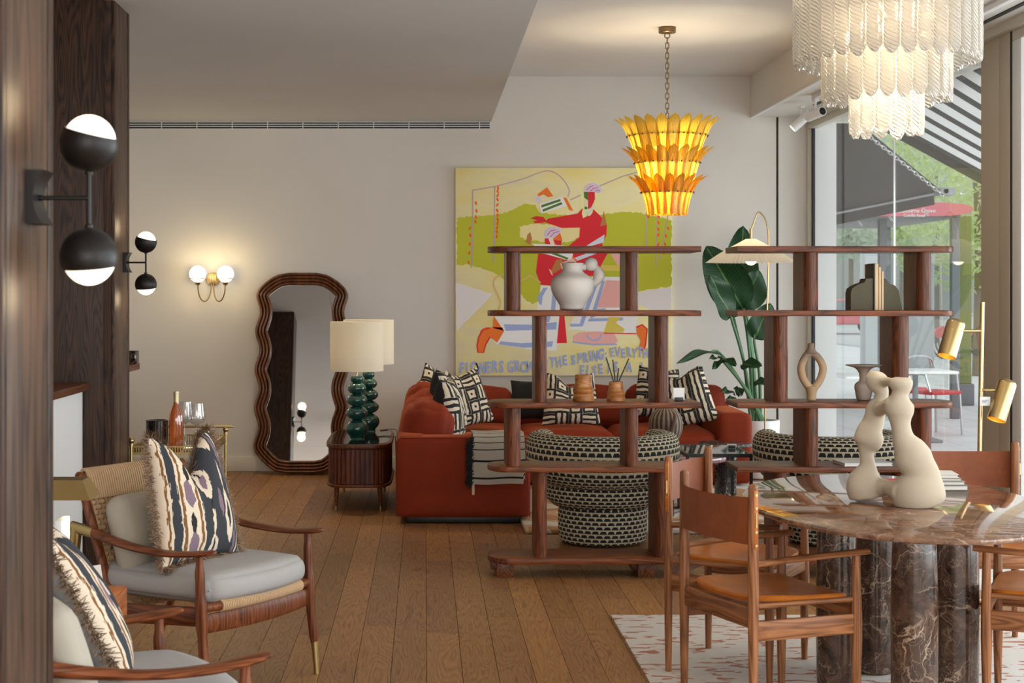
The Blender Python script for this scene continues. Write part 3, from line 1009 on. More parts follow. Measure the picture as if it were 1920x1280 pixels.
# striped awning over this window
t = thing('striped_awning', 'black and white striped awning over the street window', 'awning', (3.47, 9, 2.96))
A0, A1 = at(1690, 246, 12.6), at(1850, 333, 12.6)
dz = (A1.z - A0.z) / (A1.x - A0.x)
zx = lambda x: A0.z + dz * (x - A0.x)
b = B(); sheet(b, ((3.49, 4.5, zx(3.49)), (3.49, 12.6, zx(3.49)), (5.1, 12.6, zx(5.1)), (5.1, 4.5, zx(5.1))), 24, .006, .06); obj('cloth', b, M['awning_stripe'], t, world=True)
b = B(); sheet(b, ((3.49, 12.58, zx(3.49)), (5.1, 12.58, zx(5.1)), (5.1, 12.62, zx(5.1) - .07), (3.49, 12.62, zx(3.49) - .07)), 8, .01, 0); obj('edge_band', b, M['awning_grey'], t, world=True)
b = B(); tube(b, [(5.1, 4.5, zx(5.1)), (5.1, 12.65, zx(5.1))], .03, 10); obj('front_bar', b, M['steel'], t, world=True)

# bus shelter with its red name board
D = 19.6
sx = xat(1790, D)
t = thing('bus_shelter', 'bus shelter with a red name board and glass sides', 'shelter', (sx, D, GZ))
b = B()
n = 24
x1 = xat(1818, D); x0 = x1 - 1.95; zm = zat(393, D); hh = .085
poly = []
for i in range(n):
    th = 2 * PI * i / n
    c_, s_ = math.cos(th), math.sin(th)
    poly.append(((x0 + x1) / 2 + (x1 - x0) / 2 * math.copysign(abs(c_) ** .45, c_), zm + hh * math.copysign(abs(s_) ** .8, s_)))
prism(b, poly, -.03, .03)
b.transform(Matrix.Translation((0, D - .1, 0)) @ Matrix.Rotation(R(90), 4, 'X'))
nb = obj('name_board', b, M['pale_red'], t, world=True)
def text_mesh(body, size, m, parent, mat4, extr=.001, name='lettering', bold=0.0):
    cu = bpy.data.curves.new(name, 'FONT'); cu.body = body; cu.size = size; cu.extrude = extr; cu.offset = bold
    cu.align_x = 'CENTER'; cu.align_y = 'CENTER'; cu.resolution_u = 3
    o = bpy.data.objects.new(name, cu); COL.objects.link(o)
    dg = bpy.context.evaluated_depsgraph_get()
    me = bpy.data.meshes.new_from_object(o.evaluated_get(dg))
    bpy.data.objects.remove(o); bpy.data.curves.remove(cu)
    me.transform(mat4); me.materials.clear(); me.materials.append(m)
    o = bpy.data.objects.new(name, me); COL.objects.link(o)
    if parent is not None: o.parent = parent
    return o
def up_text(x, y, z): return Matrix.Translation((x, y, z)) @ Matrix.Rotation(R(90), 4, 'X')
iv = pmat(t).inverted()
text_mesh('Westbourne Grove', .068, M['card'], nb, iv @ up_text(xat(1706, D), D - .131, zat(396, D)), bold=.001)
text_mesh('Colville Road', .048, M['card'], nb, iv @ up_text(xat(1708, D), D - .131, zat(405, D)), bold=.001)
b = B(); box(b, x0 + .1, x1 - .1, D, D + 3.2, zm - .10, zm - .04, .02); obj('roof', b, M['grey_metal'], t, world=True)
for k, (px, py) in enumerate(((1790, 0), (1672, .4), (1790, 2.9), (1640, 2.9))):
    b = B(); box(b, xat(px, D) - .05, xat(px, D) + .05, D + py - .05, D + py + .05, GZ, zm - .1, .01)
    obj('post', b, M['grey_metal'] if k else M['grey_metal'], t, world=True)
b = B(); box(b, xat(1784, D) - .02, xat(1784, D) - .01, D + .1, D + 2.8, .35, 2.25); obj('glass_side', b, M['pane'], t, world=True)
b = B(); box(b, xat(1665, D), xat(1785, D), D + 3.0, D + 3.02, .4, 2.2); obj('glass_back', b, M['pane'], t, world=True)
b = B(); box(b, xat(1725, D), xat(1780, D), D + .55, D + .68, .55, 2.05, .03); obj('poster_case', b, plain('pale_poster_case', (.55, .57, .58, 1), .4), t, world=True)
b = B(); box(b, xat(1680, D), xat(1770, D), D + 1.2, D + 1.5, .45, .5, .01); obj('bench', b, M['red'], t, world=True)
t = thing('advert_column', 'pale street advertising panel left of the bus shelter', 'sign', (xat(1640, 24), 24, GZ))
b = B(); box(b, -.2, .2, -.1, .1, 0, 2.25, .03); obj('case', b, plain('pale_grey_panel', (.62, .64, .66, 1), .4), t)
b = B(); box(b, -.17, .17, -.106, -.1, .35, 2.1, .0); obj('panel', b, plain('poster_face', (.72, .74, .76, 1), .3), t)
t = thing('olive_post', 'olive and yellow painted post beside the bus shelter', 'post', (xat(1806, 22), 22, GZ))
b = B(); box(b, -.09, .09, -.09, .09, 0, zat(402, 22), .02); obj('shaft', b, M['olive'], t)
b = B(); box(b, -.12, .12, -.12, .12, 0, .3, .02); obj('base', b, M['grey_metal'], t)

# red car parked across the road
D = 66
gz = -.1
t = thing('red_car', 'small red car parked across the road', 'car', (xat(1575, D), D, gz))
b = B()
side = [(-1.9, .35), (-1.85, .75), (-1.3, .88), (-.75, 1.38), (.55, 1.42), (1.25, .95), (1.85, .85), (1.95, .4)]
prism(b, side, -.8, .8, bev=.08)
b.transform(Matrix.Rotation(R(90), 4, 'X')); obj('body', b, M['pale_red'], t)
b = B(); prism(b, [(-1.1, .92), (-.68, 1.32), (.5, 1.36), (1.08, .96)], -.81, .81); b.transform(Matrix.Rotation(R(90), 4, 'X')); obj('window_glass', b, M['car_glass'], t)
for x in (-1.2, 1.25):
    for yy in (-.72, .72):
        b = B(); tube(b, [(x, yy - .1, .31), (x, yy + .1, .31)], .31, 20); w = obj('wheel', b, M['tyre'], t)
        b = B(); tube(b, [(x, yy - .11, .31), (x, yy + .11, .31)], .19, 14); obj('hub_cap', b, M['steel'], w)
for x in (-1.95, 1.93):
    b = B(); box(b, x - .04, x + .04, -.7, -.4, .55, .7, .02); obj('lamp', b, M['card'], t)

# hire bicycles at a rack
def bicycle(x, y, rz, label):
    t = thing('hire_bicycle', label, 'bicycle', (x, y, GZ), rz, 'red hire bicycles')
    for q in (-.52, .52):
        b = B(); tube(b, [(q + .33 * math.cos(i * PI / 12), 0, .34 + .33 * math.sin(i * PI / 12)) for i in range(24)], .022, 6, closed=True); w = obj('wheel', b, M['tyre'], t)
        b = B()
        for i in range(8):
            th = i * PI / 4
            tube(b, [(q, 0, .34), (q + .32 * math.cos(th), 0, .34 + .32 * math.sin(th))], .004, 4)
        obj('spokes', b, M['steel'], w)
    b = B(); tube(b, cr([(.5, 0, .5), (.36, 0, .95)], 4), .02, 8); tube(b, cr([(.42, 0, .78), (.0, 0, .42), (-.22, 0, .38)], 6), .035, 8); tube(b, [(-.22, 0, .38), (-.28, 0, .85)], .025, 8); tube(b, [(-.52, 0, .34), (-.1, 0, .36)], .02, 8); obj('frame', b, M['red'], t)
    b = B(); tube(b, cr([(-.02 + .36, -.3, 1.0), (.4, -.12, 1.05), (.4, .12, 1.05), (.34, .3, 1.0)], 5), .014, 8); obj('handlebar', b, M['steel'], t)
    b = B(); ball(b, (-.3, 0, .9), .1, 1.5, .8, .4, 12, 8); obj('saddle', b, M['black'], t)
    b = B(); prism(b, [(-.85, .62), (-.75, .72), (-.35, .66), (-.3, .5), (-.75, .5)], -.05, .05); b.transform(Matrix.Rotation(R(90), 4, 'X')); obj('mudguard', b, M['red'], t)
    b = B(); box(b, .5, .75, -.18, .18, .78, .98, .03); obj('basket', b, M['grey_metal'], t)
for k in range(3):
    D = 38 + k * 1.5
    bicycle(xat(1806, 38) + .55 * k, D, R(18), ('red hire bicycle nearest in the street rack', 'red hire bicycle second in the street rack', 'red hire bicycle third in the street rack')[k])

# café tables and chairs on the pavement
M['wtop'] = plain('cafe_table_top', (.85, .85, .85, 1), .35)
for k, (x, y, ln, lab) in enumerate(((xat(1628, 15.6), 15.6, .62, 'white café table outside left of the wooden upright'), (xat(1716, 16.6), 16.6, .68, 'white café table outside nearer the shelter post'))):
    t = thing('cafe_table', lab, 'table', (x, y, GZ), 0, 'café tables on the pavement')
    b = B(); box(b, -ln / 2, ln / 2, -.35, .35, .71, .74, .01); obj('tabletop', b, M['wtop'], t)
    b = B(); tube(b, [(0, 0, .03), (0, 0, .71)], .03, 10); obj('column', b, M['grey_metal'], t)
    b = B(); box(b, -.22, .22, -.22, .22, 0, .03, .01); obj('base', b, M['grey_metal'], t)
for k, (px, py, rz, lab) in enumerate(((1752, 17.4, R(25), 'metal café chair with red seat by the shelter post'), (1690, 18.0, R(-150), 'metal café chair with red seat behind the café tables'))):
    t = thing('cafe_chair', lab, 'chair', (xat(px, py), py, GZ), rz, 'metal café chairs')
    b = B(); box(b, -.21, .21, -.2, .2, .44, .48, .02); obj('seat', b, M['red'], t)
    for sx_ in (-.19, .19):
        for sy_ in (-.18, .18):
            b = B(); tube(b, [(sx_, sy_, .45), (sx_ * 1.1, sy_ * 1.1, 0)], .012, 8); obj('leg', b, M['steel'], t)
    b = B(); tube(b, cr([(-.22, -.1, .66), (-.22, .2, .68), (-.15, .24, .82), (.15, .24, .82), (.22, .2, .68), (.22, -.1, .66)], 6), .012, 8); obj('back_hoop', b, M['steel'], t)
    for sx_ in (-.22, .22):
        b = B(); tube(b, [(sx_, -.1, .66), (sx_ * .88, -.16, .45)], .012, 8); obj('arm', b, M['steel'], t)

# trees: each a trunk and a crown of leaves
def tree(x, y, h, r, label, m, nleaf, seed, zc=None, leaf=.22):
    rn = random.Random(seed)
    t = thing('street_tree', label, 'tree', (x, y, GZ), 0, 'trees beyond the street')
    b = B(); tube(b, cr([(0, 0, 0), (.05, .1, h * .4), (-.1, 0, h * .75)], 5), [.16 - .008 * i for i in range(11)], 8); obj('trunk', b, M['bark'], t)
    b = B()
    for i in range(nleaf):
        while True:
            p = Vector((rn.uniform(-1, 1), rn.uniform(-1, 1), rn.uniform(-1, 1)))
            if .35 < p.length < 1: break
        cl = Vector((math.sin(p.x * 7 + seed), math.cos(p.y * 6), math.sin(p.z * 5))) * .12
        c = Vector((p.x * r, p.y * r, h * .62 + p.z * h * .42)) + cl * r
        d1 = Vector((rn.gauss(0, 1), rn.gauss(0, 1), rn.gauss(0, 1))).normalized() * leaf
        d2 = d1.orthogonal().normalized() * leaf * .6
        vs = [b.verts.new(c + q) for q in (-d1, d2, d1, -d2)]
        b.faces.new(vs)
    o = obj('foliage', b, m, t, smooth=False, recalc=False); o['kind'] = 'stuff'
tree(xat(1838, 30), 30, 6.2, 1.9, 'pale green street tree closest to the shop, right of the shelter', M['foliage'], 9000, 2, leaf=.075)
tree(xat(1752, 50), 50, 11, 4.2, 'tall grey green tree far down the street behind the shelter', M['foliage_far'], 5200, 5, leaf=.16)
tree(xat(1850, 66), 66, 14, 4.6, 'tall tree farthest down the street behind the bicycles', M['foliage_far'], 4600, 8, leaf=.22)
tree(xat(1595, 88), 88, 12, 6.0, 'broad tree over the red car', M['foliage_far'], 6500, 11, leaf=.24)
tree(xat(1690, 108), 108, 15, 6.5, 'broad distant tree between the car tree and the tall tree', M['foliage_far'], 5200, 15, leaf=.26)
b = B(); box(b, 14, 70, 120, 128, GZ - .1, 9); ob = obj('distant_terrace', b, plain('far_wall', (.42, .42, .40, 1), .9)); tag(ob, 'long pale terrace closing the street behind the trees', 'building')
# ------------------------------------------------------------------ rugs
a = Mat('woven_rug')
v = a.pos()
x = a.xyz(v)
n1 = a.noise(a.map(v, (10, 26, 1)), 1, 2, .5)
n2 = a.noise(a.map(v, (2.2, 5, 1)), 1, 3)
dash = a.math('MULTIPLY', a.math('GREATER_THAN', n1, .575), a.math('GREATER_THAN', n2, .43))
rows = a.math('ABSOLUTE', a.math('SUBTRACT', a.math('FRACT', a.math('MULTIPLY', x[1], 70.0)), .5))
c = a.mix(dash, S(206, 200, 194, 1.05), S(176, 116, 92, 1.0))
k = a.math('ADD', .86, a.math('MULTIPLY', rows, .3))
a.set(Base_Color=a.mix(1.0, c, a.comb(k, k, k), 'MULTIPLY'), Roughness=.95)
a.bump(rows, .4, .004)
M['rug'] = a.m
t = thing('woven_rug', 'flat white rug flecked with terracotta under the marble dining table', 'rug', (1.9, 5.2, 0))
b = B(); box(b, .865, 3.1, 2.6, 7.45, .0005, .010, .003); obj('pile', b, M['rug'], t, world=True)
rnd = random.Random(4)
b = B()
for k in range(420):
    x = .87 + 2.22 * k / 420
    tube(b, [(x, 7.445, .005), (x + rnd.uniform(-.003, .003), 7.457 + rnd.uniform(0, .006), .002)], .0016, 4)
f = obj('fringe', b, M['linen'], t, world=True); f['kind'] = 'stuff'
a = Mat('lounge_rug')
v = a.pos()
x = a.xyz(v)
wv = a.noise(a.map(v, (1.1, .8, 1)), 1, 2)
c = a.ramp(wv, ((0, S(206, 198, 188)), (.47, S(206, 198, 188)), (.475, S(176, 132, 92)), (.53, S(196, 164, 130)), (.56, S(210, 204, 196)), (.60, S(120, 122, 128)), (.62, S(208, 202, 192))), 'CONSTANT')
a.set(Base_Color=c, Roughness=.95)
a.bump(a.noise(v, 200, 3), .5, .008)
M['rug2'] = a.m
t = thing('lounge_rug', 'thick ivory rug with tan shapes in front of the red sofa', 'rug', (1.6, 11, 0))
b = B(); box(b, .628, 2.95, 10.02, 12.6, .0005, .03, .012, 3); obj('pile', b, M['rug2'], t, world=True)

# ------------------------------------------------------------------ open shelving
SF, SD = 8.42, .34        # front plane and depth
levels = [(1.7245, 1.7554), (1.386, 1.4158), (.9013, .9308), (.5634, .5909), (.0798, .1093)]
def round_end_board(x0, x1, left_round, z0, z1):
    r = SD / 2
    yb, yf = SF + SD, SF
    P = []
    ex = .62
    if left_round:
        P += [(x1, yf), (x1, yb)]
        for i in range(17):
            th = PI / 2 + PI * i / 16
            P.append((x0 + r * ex + r * ex * math.cos(th), (yf + yb) / 2 + r * math.sin(th)))
    else:
        P += [(x0, yb), (x0, yf)]
        for i in range(17):
            th = -PI / 2 + PI * i / 16
            P.append((x1 - r * ex + r * ex * math.cos(th), (yf + yb) / 2 + r * math.sin(th)))
    b = B(); prism(b, P, z0, z1, bev=.003)
    return b
def upright(xl, xr, z0, z1, m):
    """flat-sided upright with a rounded front edge"""
    w = xr - xl; r = w / 2
    yf, yb = SF + .035, SF + SD - .045
    P = [(xr, yb), (xl, yb)]
    for i in range(13):
        th = PI + PI * i / 12
        P.append((xl + r + r * math.cos(th), yf + r + r * math.sin(th) * 1.0))
    b = B(); prism(b, P, z0, z1)
    return b
def shelving(name, label, x0, x1, left_round, ups):
    t = thing(name, label, 'shelving', ((x0 + x1) / 2, SF + SD / 2, 0))
    for z0, z1 in levels:
        obj('shelf', round_end_board(x0, x1, left_round, z0, z1), M['walnut_x'], t, world=True)
    for i, row in enumerate(ups):
        z1 = levels[i][0]; z0 = levels[i + 1][1]
        for xl, xr in row:
            obj('upright', upright(xl, xr, z0, z1, None), M['walnut_z'], t, world=True)
    for xc in ((x0 + .09, x1 - .28) if left_round else (x0 + .20, x1 - .12)):
        b = B(); box(b, xc - .045, xc + .045, SF + .07, SF + SD - .03, 0, levels[4][0], .003); f = obj('foot', b, M['walnut_y'], t, world=True)
        b = B(); box(b, xc - .075, xc + .02, SF + .10, SF + SD - .05, .035, levels[4][0], .003); obj('foot_block', b, M['walnut_y'], f); 
        f.data.transform(Matrix.Identity(4))
    return t
XF = lambda px: xat(px, SF + .06)
uA = [(XF(949), XF(977)), (XF(1176), XF(1197.5))]
uA = [(XF(949), XF(976.5)), (XF(1172), XF(1197))]
uB = [(XF(1003), XF(1025.5)), (XF(1227), XF(1254))]
sl = shelving('open_shelving', 'walnut open shelving with rounded left ends in front of the painting', xat(914, SF + SD / 2), xat(1315, SF), True, [uA, uB, uA, uB])
vA = [(XF(1506), XF(1535)), (XF(1719), XF(1747))]
vB = [(XF(1450), XF(1478)), (XF(1673), XF(1705))]
sr = shelving('open_shelving', 'walnut open shelving with rounded right ends in front of the street window', xat(1383, SF), xat(1783, SF + SD / 2), False, [vA, vB, vA, vB])
for o in list(COL.objects):
    if o.name.startswith('foot_block'):      # blocks were laid out in world space
        o.data.transform(pmat(o.parent.parent).inverted())

# ------------------------------------------------------------------ dining table
t = thing('dining_table', 'oval brown marble dining table on thick marble columns', 'table', (1.70, 5.8, 0), R(-4.5))
b = B()
n = 72
prof = [(0.0, .728), (.965, .728), (.985, .7295), (.997, .735), (1, .741), (.997, .746), (.985, .750), (0.0, .750)]
lathe(b, [(max(r, 1e-3), z) for r, z in prof], n, sx=.535, sy=.90, cap=False)
obj('tabletop', b, M['emperador'], t)
for cx, cy, r in ((1.548, 6.02, .073), (1.775, 6.33, .078), (1.682, 5.5, .0765), (1.905, 5.74, .077)):
    b = B()
    lathe(b, [(.01, .0105), (r * .9, .0105), (r * .99, .018), (r * 1.03, .2), (r * 1.04, .38), (r * 1.0, .56), (r * .96, .66), (r * .9, .715), (r * .86, .728), (.01, .728)], 36, (cx, cy, 0))
    obj('column_leg', b, M['emperador_leg'], t, world=True)

# ------------------------------------------------------------------ dining chairs
def make_dining_chair(label):
    t = thing('dining_chair', label, 'chair', (0, 0, 0), 0, 'leather dining chairs')
    bx, by, fx, fy = .235, -.21, .235, .20
    def turned(p0, p1, r0, r1, r2):
        n = 10
        pts = [Vector(p0).lerp(Vector(p1), i / n) for i in range(n + 1)]
        rr = []
        for i in range(n + 1):
            u = i / n
            rr.append(r0 + (r1 - r0) * min(1, u / .55) if u < .55 else r1 + (r2 - r1) * (u - .55) / .45)
        return pts, rr
    for s in (-1, 1):
        pts, rr = turned((s * bx, by, 0), (s * bx, by, .838), .0125, .0195, .0165)
        b = B(); tube(b, pts, rr, 14, round_cap=False); ball(b, pts[-1], .0165, sz=.8, n=14, m=8); leg = obj('rear_post', b, M['chair_wood_z'], t)
        pts, rr = turned((s * fx, fy, 0), (s * fx, fy, .588), .012, .0205, .0135)
        b = B(); tube(b, pts, rr, 14); obj('front_leg', b, M['chair_wood_z'], t)
        # arm: slim rod flattened towards the front
        b = B(); tube(b, cr([(s * bx, by + .012, .578), (s * bx, by + .08, .583), (s * bx, by + .2, .590), (s * fx, fy - .04, .596), (s * fx, fy + .045, .600)], 5),
                      [(.0125, .0115)] * 3 + [(.016, .0115)] * 4 + [(.0195, .0115)] * 6 + [(.021, .0115)] * 8, 12, ref=(0, 0, 1)); obj('armrest', b, M['chair_wood_y'], t)
        # wide side rail low under the seat
        b = B(); box(b, s * bx - .0095, s * bx + .0095, by + .012, fy - .012, .318, .388, .006); obj('side_rail', b, M['chair_wood_y'], t)
        b = B(); tube(b, [(s * (bx - .004), by, .437), (s * (fx - .004), fy, .437)], .0095, 10); obj('seat_rail', b, M['chair_wood_y'], t)
        # leather strap laced down the outside of the post, brass pins
        b = B(); box(b, s * (bx + .0155) - .004, s * (bx + .0155) + .004, by - .008, by + .008, .63, .83, .0035); st = obj('strap', b, M['leather'], t)
        for z in (.645, .69, .77, .815):
            b = B(); tube(b, [(s * (bx + .018), by, z), (s * (bx + .0215), by, z)], .0045, 10); obj('brass_pin', b, M['brass'], st)
        b = B(); tube(b, [(s * (bx + .0205), by, .705), (s * (bx + .0205), by, .755)], .0035, 8); obj('brass_clasp', b, M['brass'], st)
    for y, z0, z1 in ((by, .36, .43), (fy, .365, .43)):
        b = B(); box(b, -bx + .012, bx - .012, y - .009, y + .009, z0, z1, .005); obj('cross_rail', b, wood_x, t)
    # leather back, wrapped round the posts and bowed to the rear
    def back(u, v):
        ang = None
        x = (u * 2 - 1) * (bx + .004)
        bow = -.038 * (1 - (abs(u * 2 - 1)) ** 2.2)
        z = .650 + .152 * v + (.005 * (abs(u * 2 - 1)) ** 2) * (1 if v > .5 else -1) * abs(v * 2 - 1)
        return Vector((x, by - .020 + bow + .012 * (abs(u * 2 - 1)) ** 6, z))
    b = B(); grid(b, back, 24, 8); bmesh.ops.solidify(b, geom=b.faces[:], thickness=.006); obj('back_leather', b, M['leather_back'], t)
    # saddle seat: leather pad, broader in front, dished
    def seat(u, v):
        th = u * 2 * PI
        c_, s_ = math.cos(th), math.sin(th)
        ex = .34
        X = math.copysign(abs(c_) ** ex, c_); Y = math.copysign(abs(s_) ** ex, s_)
        q = v
        wx = .225 + .012 * Y
        x = X * q * wx; y = Y * q * .205 - .004
        z = .462 - .020 * (1 - (X * q) ** 2) * (1 - .4 * (Y * q) ** 2) + .010 * max(0, -Y * q) - .012 * max(0, Y * q - .6)
        return Vector((x, y, z))
    b = B()
    rings = []
    uvx = uvl(b)
    NU = 44
    prof = [(.02, 0), (.3, 0), (.6, 0), (.85, 0), (.97, -.002), (1.0, -.009), (.985, -.022), (.9, -.028), (.5, -.028), (.02, -.028)]
    for q, dzz in prof:
        rings.append([b.verts.new(seat(i / NU, q) + Vector((0, 0, dzz))) for i in range(NU)])
    for j in range(len(prof) - 1):
        for i in range(NU):
            b.faces.new((rings[j][i], rings[j][(i + 1) % NU], rings[j + 1][(i + 1) % NU], rings[j + 1][i]))
    b.faces.new(rings[0][::-1]); b.faces.new(rings[-1])
    obj('seat', b, M['leather'], t)
    return t
wood_x = wood('oiled_oak_cross', S(92, 54, 30, 1.25), S(148, 98, 62, 1.25), 0, 1.5, .36, .7)
chA = make_dining_chair('cognac leather dining chair closest to the viewer, back turned, left of the marble table')
chA.location = (1.224, 5.69, 0.0105); chA.rotation_euler = (0, 0, R(-70))
chB = dup(chA, (1.262, 6.437, .0105), R(-119.4), 'leather dining chair turned towards the window, behind the closest chair')
chC = dup(chA, (2.335, 6.76, .0105), R(180), 'dining chair facing us behind the white sculpture, wide tan leather back')
chD = dup(chA, (2.245, 5.735, .0105), R(65.7), 'dining chair cut off by the right edge, seat and arm showing')
COL.objects  # keep

# ------------------------------------------------------------------ boucle swivel chairs
def armchair(label, x, y, rz):
    t = thing('swivel_armchair', label, 'armchair', (x, y, 0), rz, 'trapezoid-weave armchairs')
    # drum base
    b = B(); lathe(b, [(.02, 0.004), (.225, .004), (.258, .02), (.268, .07), (.270, .17), (.262, .235), (.23, .25), (.02, .25)], 56, ref_r=.27); obj('base', b, M['boucle'], t)
    # seat bowl
    b = B(); lathe(b, [(.02, .235), (.25, .225), (.30, .232), (.335, .262), (.352, .30), (.355, .335), (.345, .36), (.30, .385), (.02, .40)], 56, ref_r=.36); obj('seat', b, M['boucle'], t)
    # wrap-around back: thick padded ring, lower at the open front (+y is the rear side seen)
    NU, NV = 72, 22
    uvq = None
    b = B()
    uv = uvl(b)
    rings = []
    a0, a1 = R(-38), R(218)
    for i in range(NU + 1):
        u = i / NU
        th = a0 + (a1 - a0) * u
        e = min(u, 1 - u)
        end = min(1, e / .05)
        k = math.sqrt(max(0.02, 1 - (1 - end) ** 2))
        hgt = .132 + .028 * math.sin(PI * u) ** .8          # half height of the band
        zc = .672 - hgt
        wd = .088 * k
        ring = []
        for j in range(NV):
            ph = 2 * PI * j / NV
            cx_ = math.copysign(abs(math.cos(ph)) ** .8, math.cos(ph)); sz_ = math.copysign(abs(math.sin(ph)) ** .75, math.sin(ph))
            rr = .375 + wd * cx_ - .035 * max(0, -sz_) ** 1.5 + .012 * max(0, sz_) 
            ring.append(b.verts.new((rr * math.cos(th), rr * math.sin(th), zc + hgt * (.75 + .25 * k) * sz_)))
        rings.append((ring, th))
    per = 0.0
    for i in range(NU):
        A, ta = rings[i]; Bq, tb = rings[i + 1]
        vv = 0
        for j in range(NV):
            j2 = (j + 1) % NV
            f = b.faces.new((A[j], Bq[j], Bq[j2], A[j2]))
            ln = .036
            for lo, q in zip(f.loops, ((ta * .46, j * ln), (tb * .46, j * ln), (tb * .46, (j + 1) * ln), (ta * .46, (j + 1) * ln))):
                lo[uv].uv = q
    b.faces.new(rings[0][0]); b.faces.new(rings[-1][0][::-1])
    obj('backrest', b, M['boucle'], t)
    # loose seat pad
    b = B(); lathe(b, [(.02, .40), (.26, .40), (.30, .42), (.305, .45), (.28, .475), (.15, .487), (.02, .488)], 40, ref_r=.3); obj('seat_pad', b, M['boucle'], t)
    return t
armchair('black and cream armchair seen from behind through the left shelving', xat(1131, 9.66), 9.70, PI)
armchair('black and cream armchair seen from behind through the right shelving', xat(1560, 9.66), 9.70, PI)

# ------------------------------------------------------------------ corner sofa
SX0, SX1, SXR = -.19, .69, 2.52
SYF, SYB, SYR = 10.44, 13.42, 12.30
t = thing('corner_sofa', 'rust velvet corner sofa below the painting', 'sofa', (1.1, 12.6, 0))
b = B(); box(b, SX0 + .07, SX1 - .07, SYF + .06, SYB - .1, 0, .06, .01); obj('plinth', b, M['black'], t, world=True)
b = B(); box(b, SX1 - .06, SXR - .06, SYR + .32, SYB - .1, 0, .06, .01); obj('plinth', b, M['black'], t, world=True)
def pb(name, x0, x1, y0, y1, z0, z1, r, puff=(0, 0, 0), n=10, m='velvet', fn=None, lean=None):
    b = B(); puffbox(b, (x1 - x0) / 2, (y1 - y0) / 2, (z1 - z0) / 2, r, puff, (0, 0, 0), n, fn)
    if lean is not None: b.transform(lean)
    b.transform(Matrix.Translation(((x0 + x1) / 2, (y0 + y1) / 2, (z0 + z1) / 2)))
    return obj(name, b, M[m], t, world=True, ang=80)
pb('end_arm', SX0, SX1, SYF, SYF + .26, .045, .565, .035, (.0, .006, .006))
pb('seat_base', SX0 + .02, SX1 - .01, SYF + .2, SYB, .045, .30, .03)
pb('seat_base', SX1 - .1, SXR - .02, SYR + .02, SYB, .045, .28, .03)
pb('backrest', SX0, SX0 + .2, SYF + .02, SYB, .045, .575, .045)
pb('backrest', SX0 + .05, SXR, SYB - .2, SYB, .045, .62, .045)
pb('side_arm', SXR - .27, SXR, SYR - .02, SYB, .045, .585, .05, (.004, .01, .012))
rnd = random.Random(9)
def wrinkle(s, k=.010):
    p = [rnd.uniform(0, 6) for _ in range(4)]
    def fn(w, u):
        g = (1 - u[0] ** 2 * .5)
        return w + Vector((0, 0, k * math.sin(6 * u[0] + p[0] + 2 * u[1]) * math.cos(3 * u[1] + p[1]) * g))
    return fn
pb('seat_cushion', SX0 + .16, SX1 + .02, SYF + .25, SYR + .02, .28, .44, .06, (.01, .015, .03), fn=wrinkle(1))
for x0, x1 in ((SX0 + .2, SX1 + .03), (SX1 + .04, 1.47), (1.475, SXR - .27)):
    pb('seat_cushion', x0, x1, SYR - (.0 if x0 > .5 else -.05), SYB - .2, .27, .435, .065, (.008, .02, .032), fn=wrinkle(2, .008))
ln = Matrix.Rotation(R(-9), 4, 'X')
for x0, x1, h in ((.16, xat(962, 12.9), .31), (xat(964, 12.9), xat(1174, 12.9), .325), (xat(1180, 12.9), xat(1366, 12.9), .33)):
    pb('back_cushion', x0 + .005, x1 - .005, SYB - .42, SYB - .18, .42, .42 + h, .07, (.012, .03, .02), fn=wrinkle(3, .008), lean=ln)
ln2 = Matrix.Rotation(R(9), 4, 'Y')
for y0, y1, z1 in ((SYF + .27, SYF + 1.0, .755), (SYF + 1.02, SYF + 1.75, .765), (SYF + 1.8, SYB - .35, .79)):
    pb('back_cushion', SX0 + .06, SX0 + .36, y0, y1, .42, z1, .10, (.04, .02, .03), fn=wrinkle(4, .012), lean=ln2)
# piping seam of the end arm
b = B(); tube(b, [(SX0 + .006, SYF + .02, .05), (SX0 + .004, SYF + .02, .54), (SX0 + .03, SYF + .015, .563), (SX1 - .03, SYF + .015, .563), (SX1 - .004, SYF + .02, .54), (SX1 - .006, SYF + .02, .05)], .004, 6); obj('piping', b, M['velvet'], t, world=True)

# ------------------------------------------------------------------ tambour cabinet
D0, D1 = 11.02, 12.25
cxm, hw = -.464, .224
t = thing('tambour_cabinet', 'slatted walnut cabinet with rounded ends under the green lamps', 'cabinet', (cxm, (D0 + D1) / 2, 0))
def rr_outline(hx, hy, n=60, e=.42):
    P = []
    for i in range(n):
        th = 2 * PI * i / n
        c_, s_ = math.cos(th), math.sin(th)
        P.append((math.copysign(abs(c_) ** e, c_) * hx, math.copysign(abs(s_) ** e, s_) * hy))
    return P
hy = (D1 - D0) / 2
b = B(); prism(b, rr_outline(hw + .010, hy + .01), .435, .466, bev=.006); obj('top', b, M['walnut_y'], t)
b = B(); prism(b, rr_outline(hw - .012, hy - .015), .466, .470); obj('glass_top', b, plain('black_glass', (.01, .01, .01, 1), .06), t)
b = B(); prism(b, rr_outline(hw - .014, hy - .014), .185, .435); obj('carcass', b, M['tambour'], t)
b = B(); prism(b, rr_outline(hw + .008, hy + .008), .168, .19, bev=.005); obj('base_rim', b, M['walnut_y'], t)
P = rr_outline(hw - .009, hy - .009, 400)
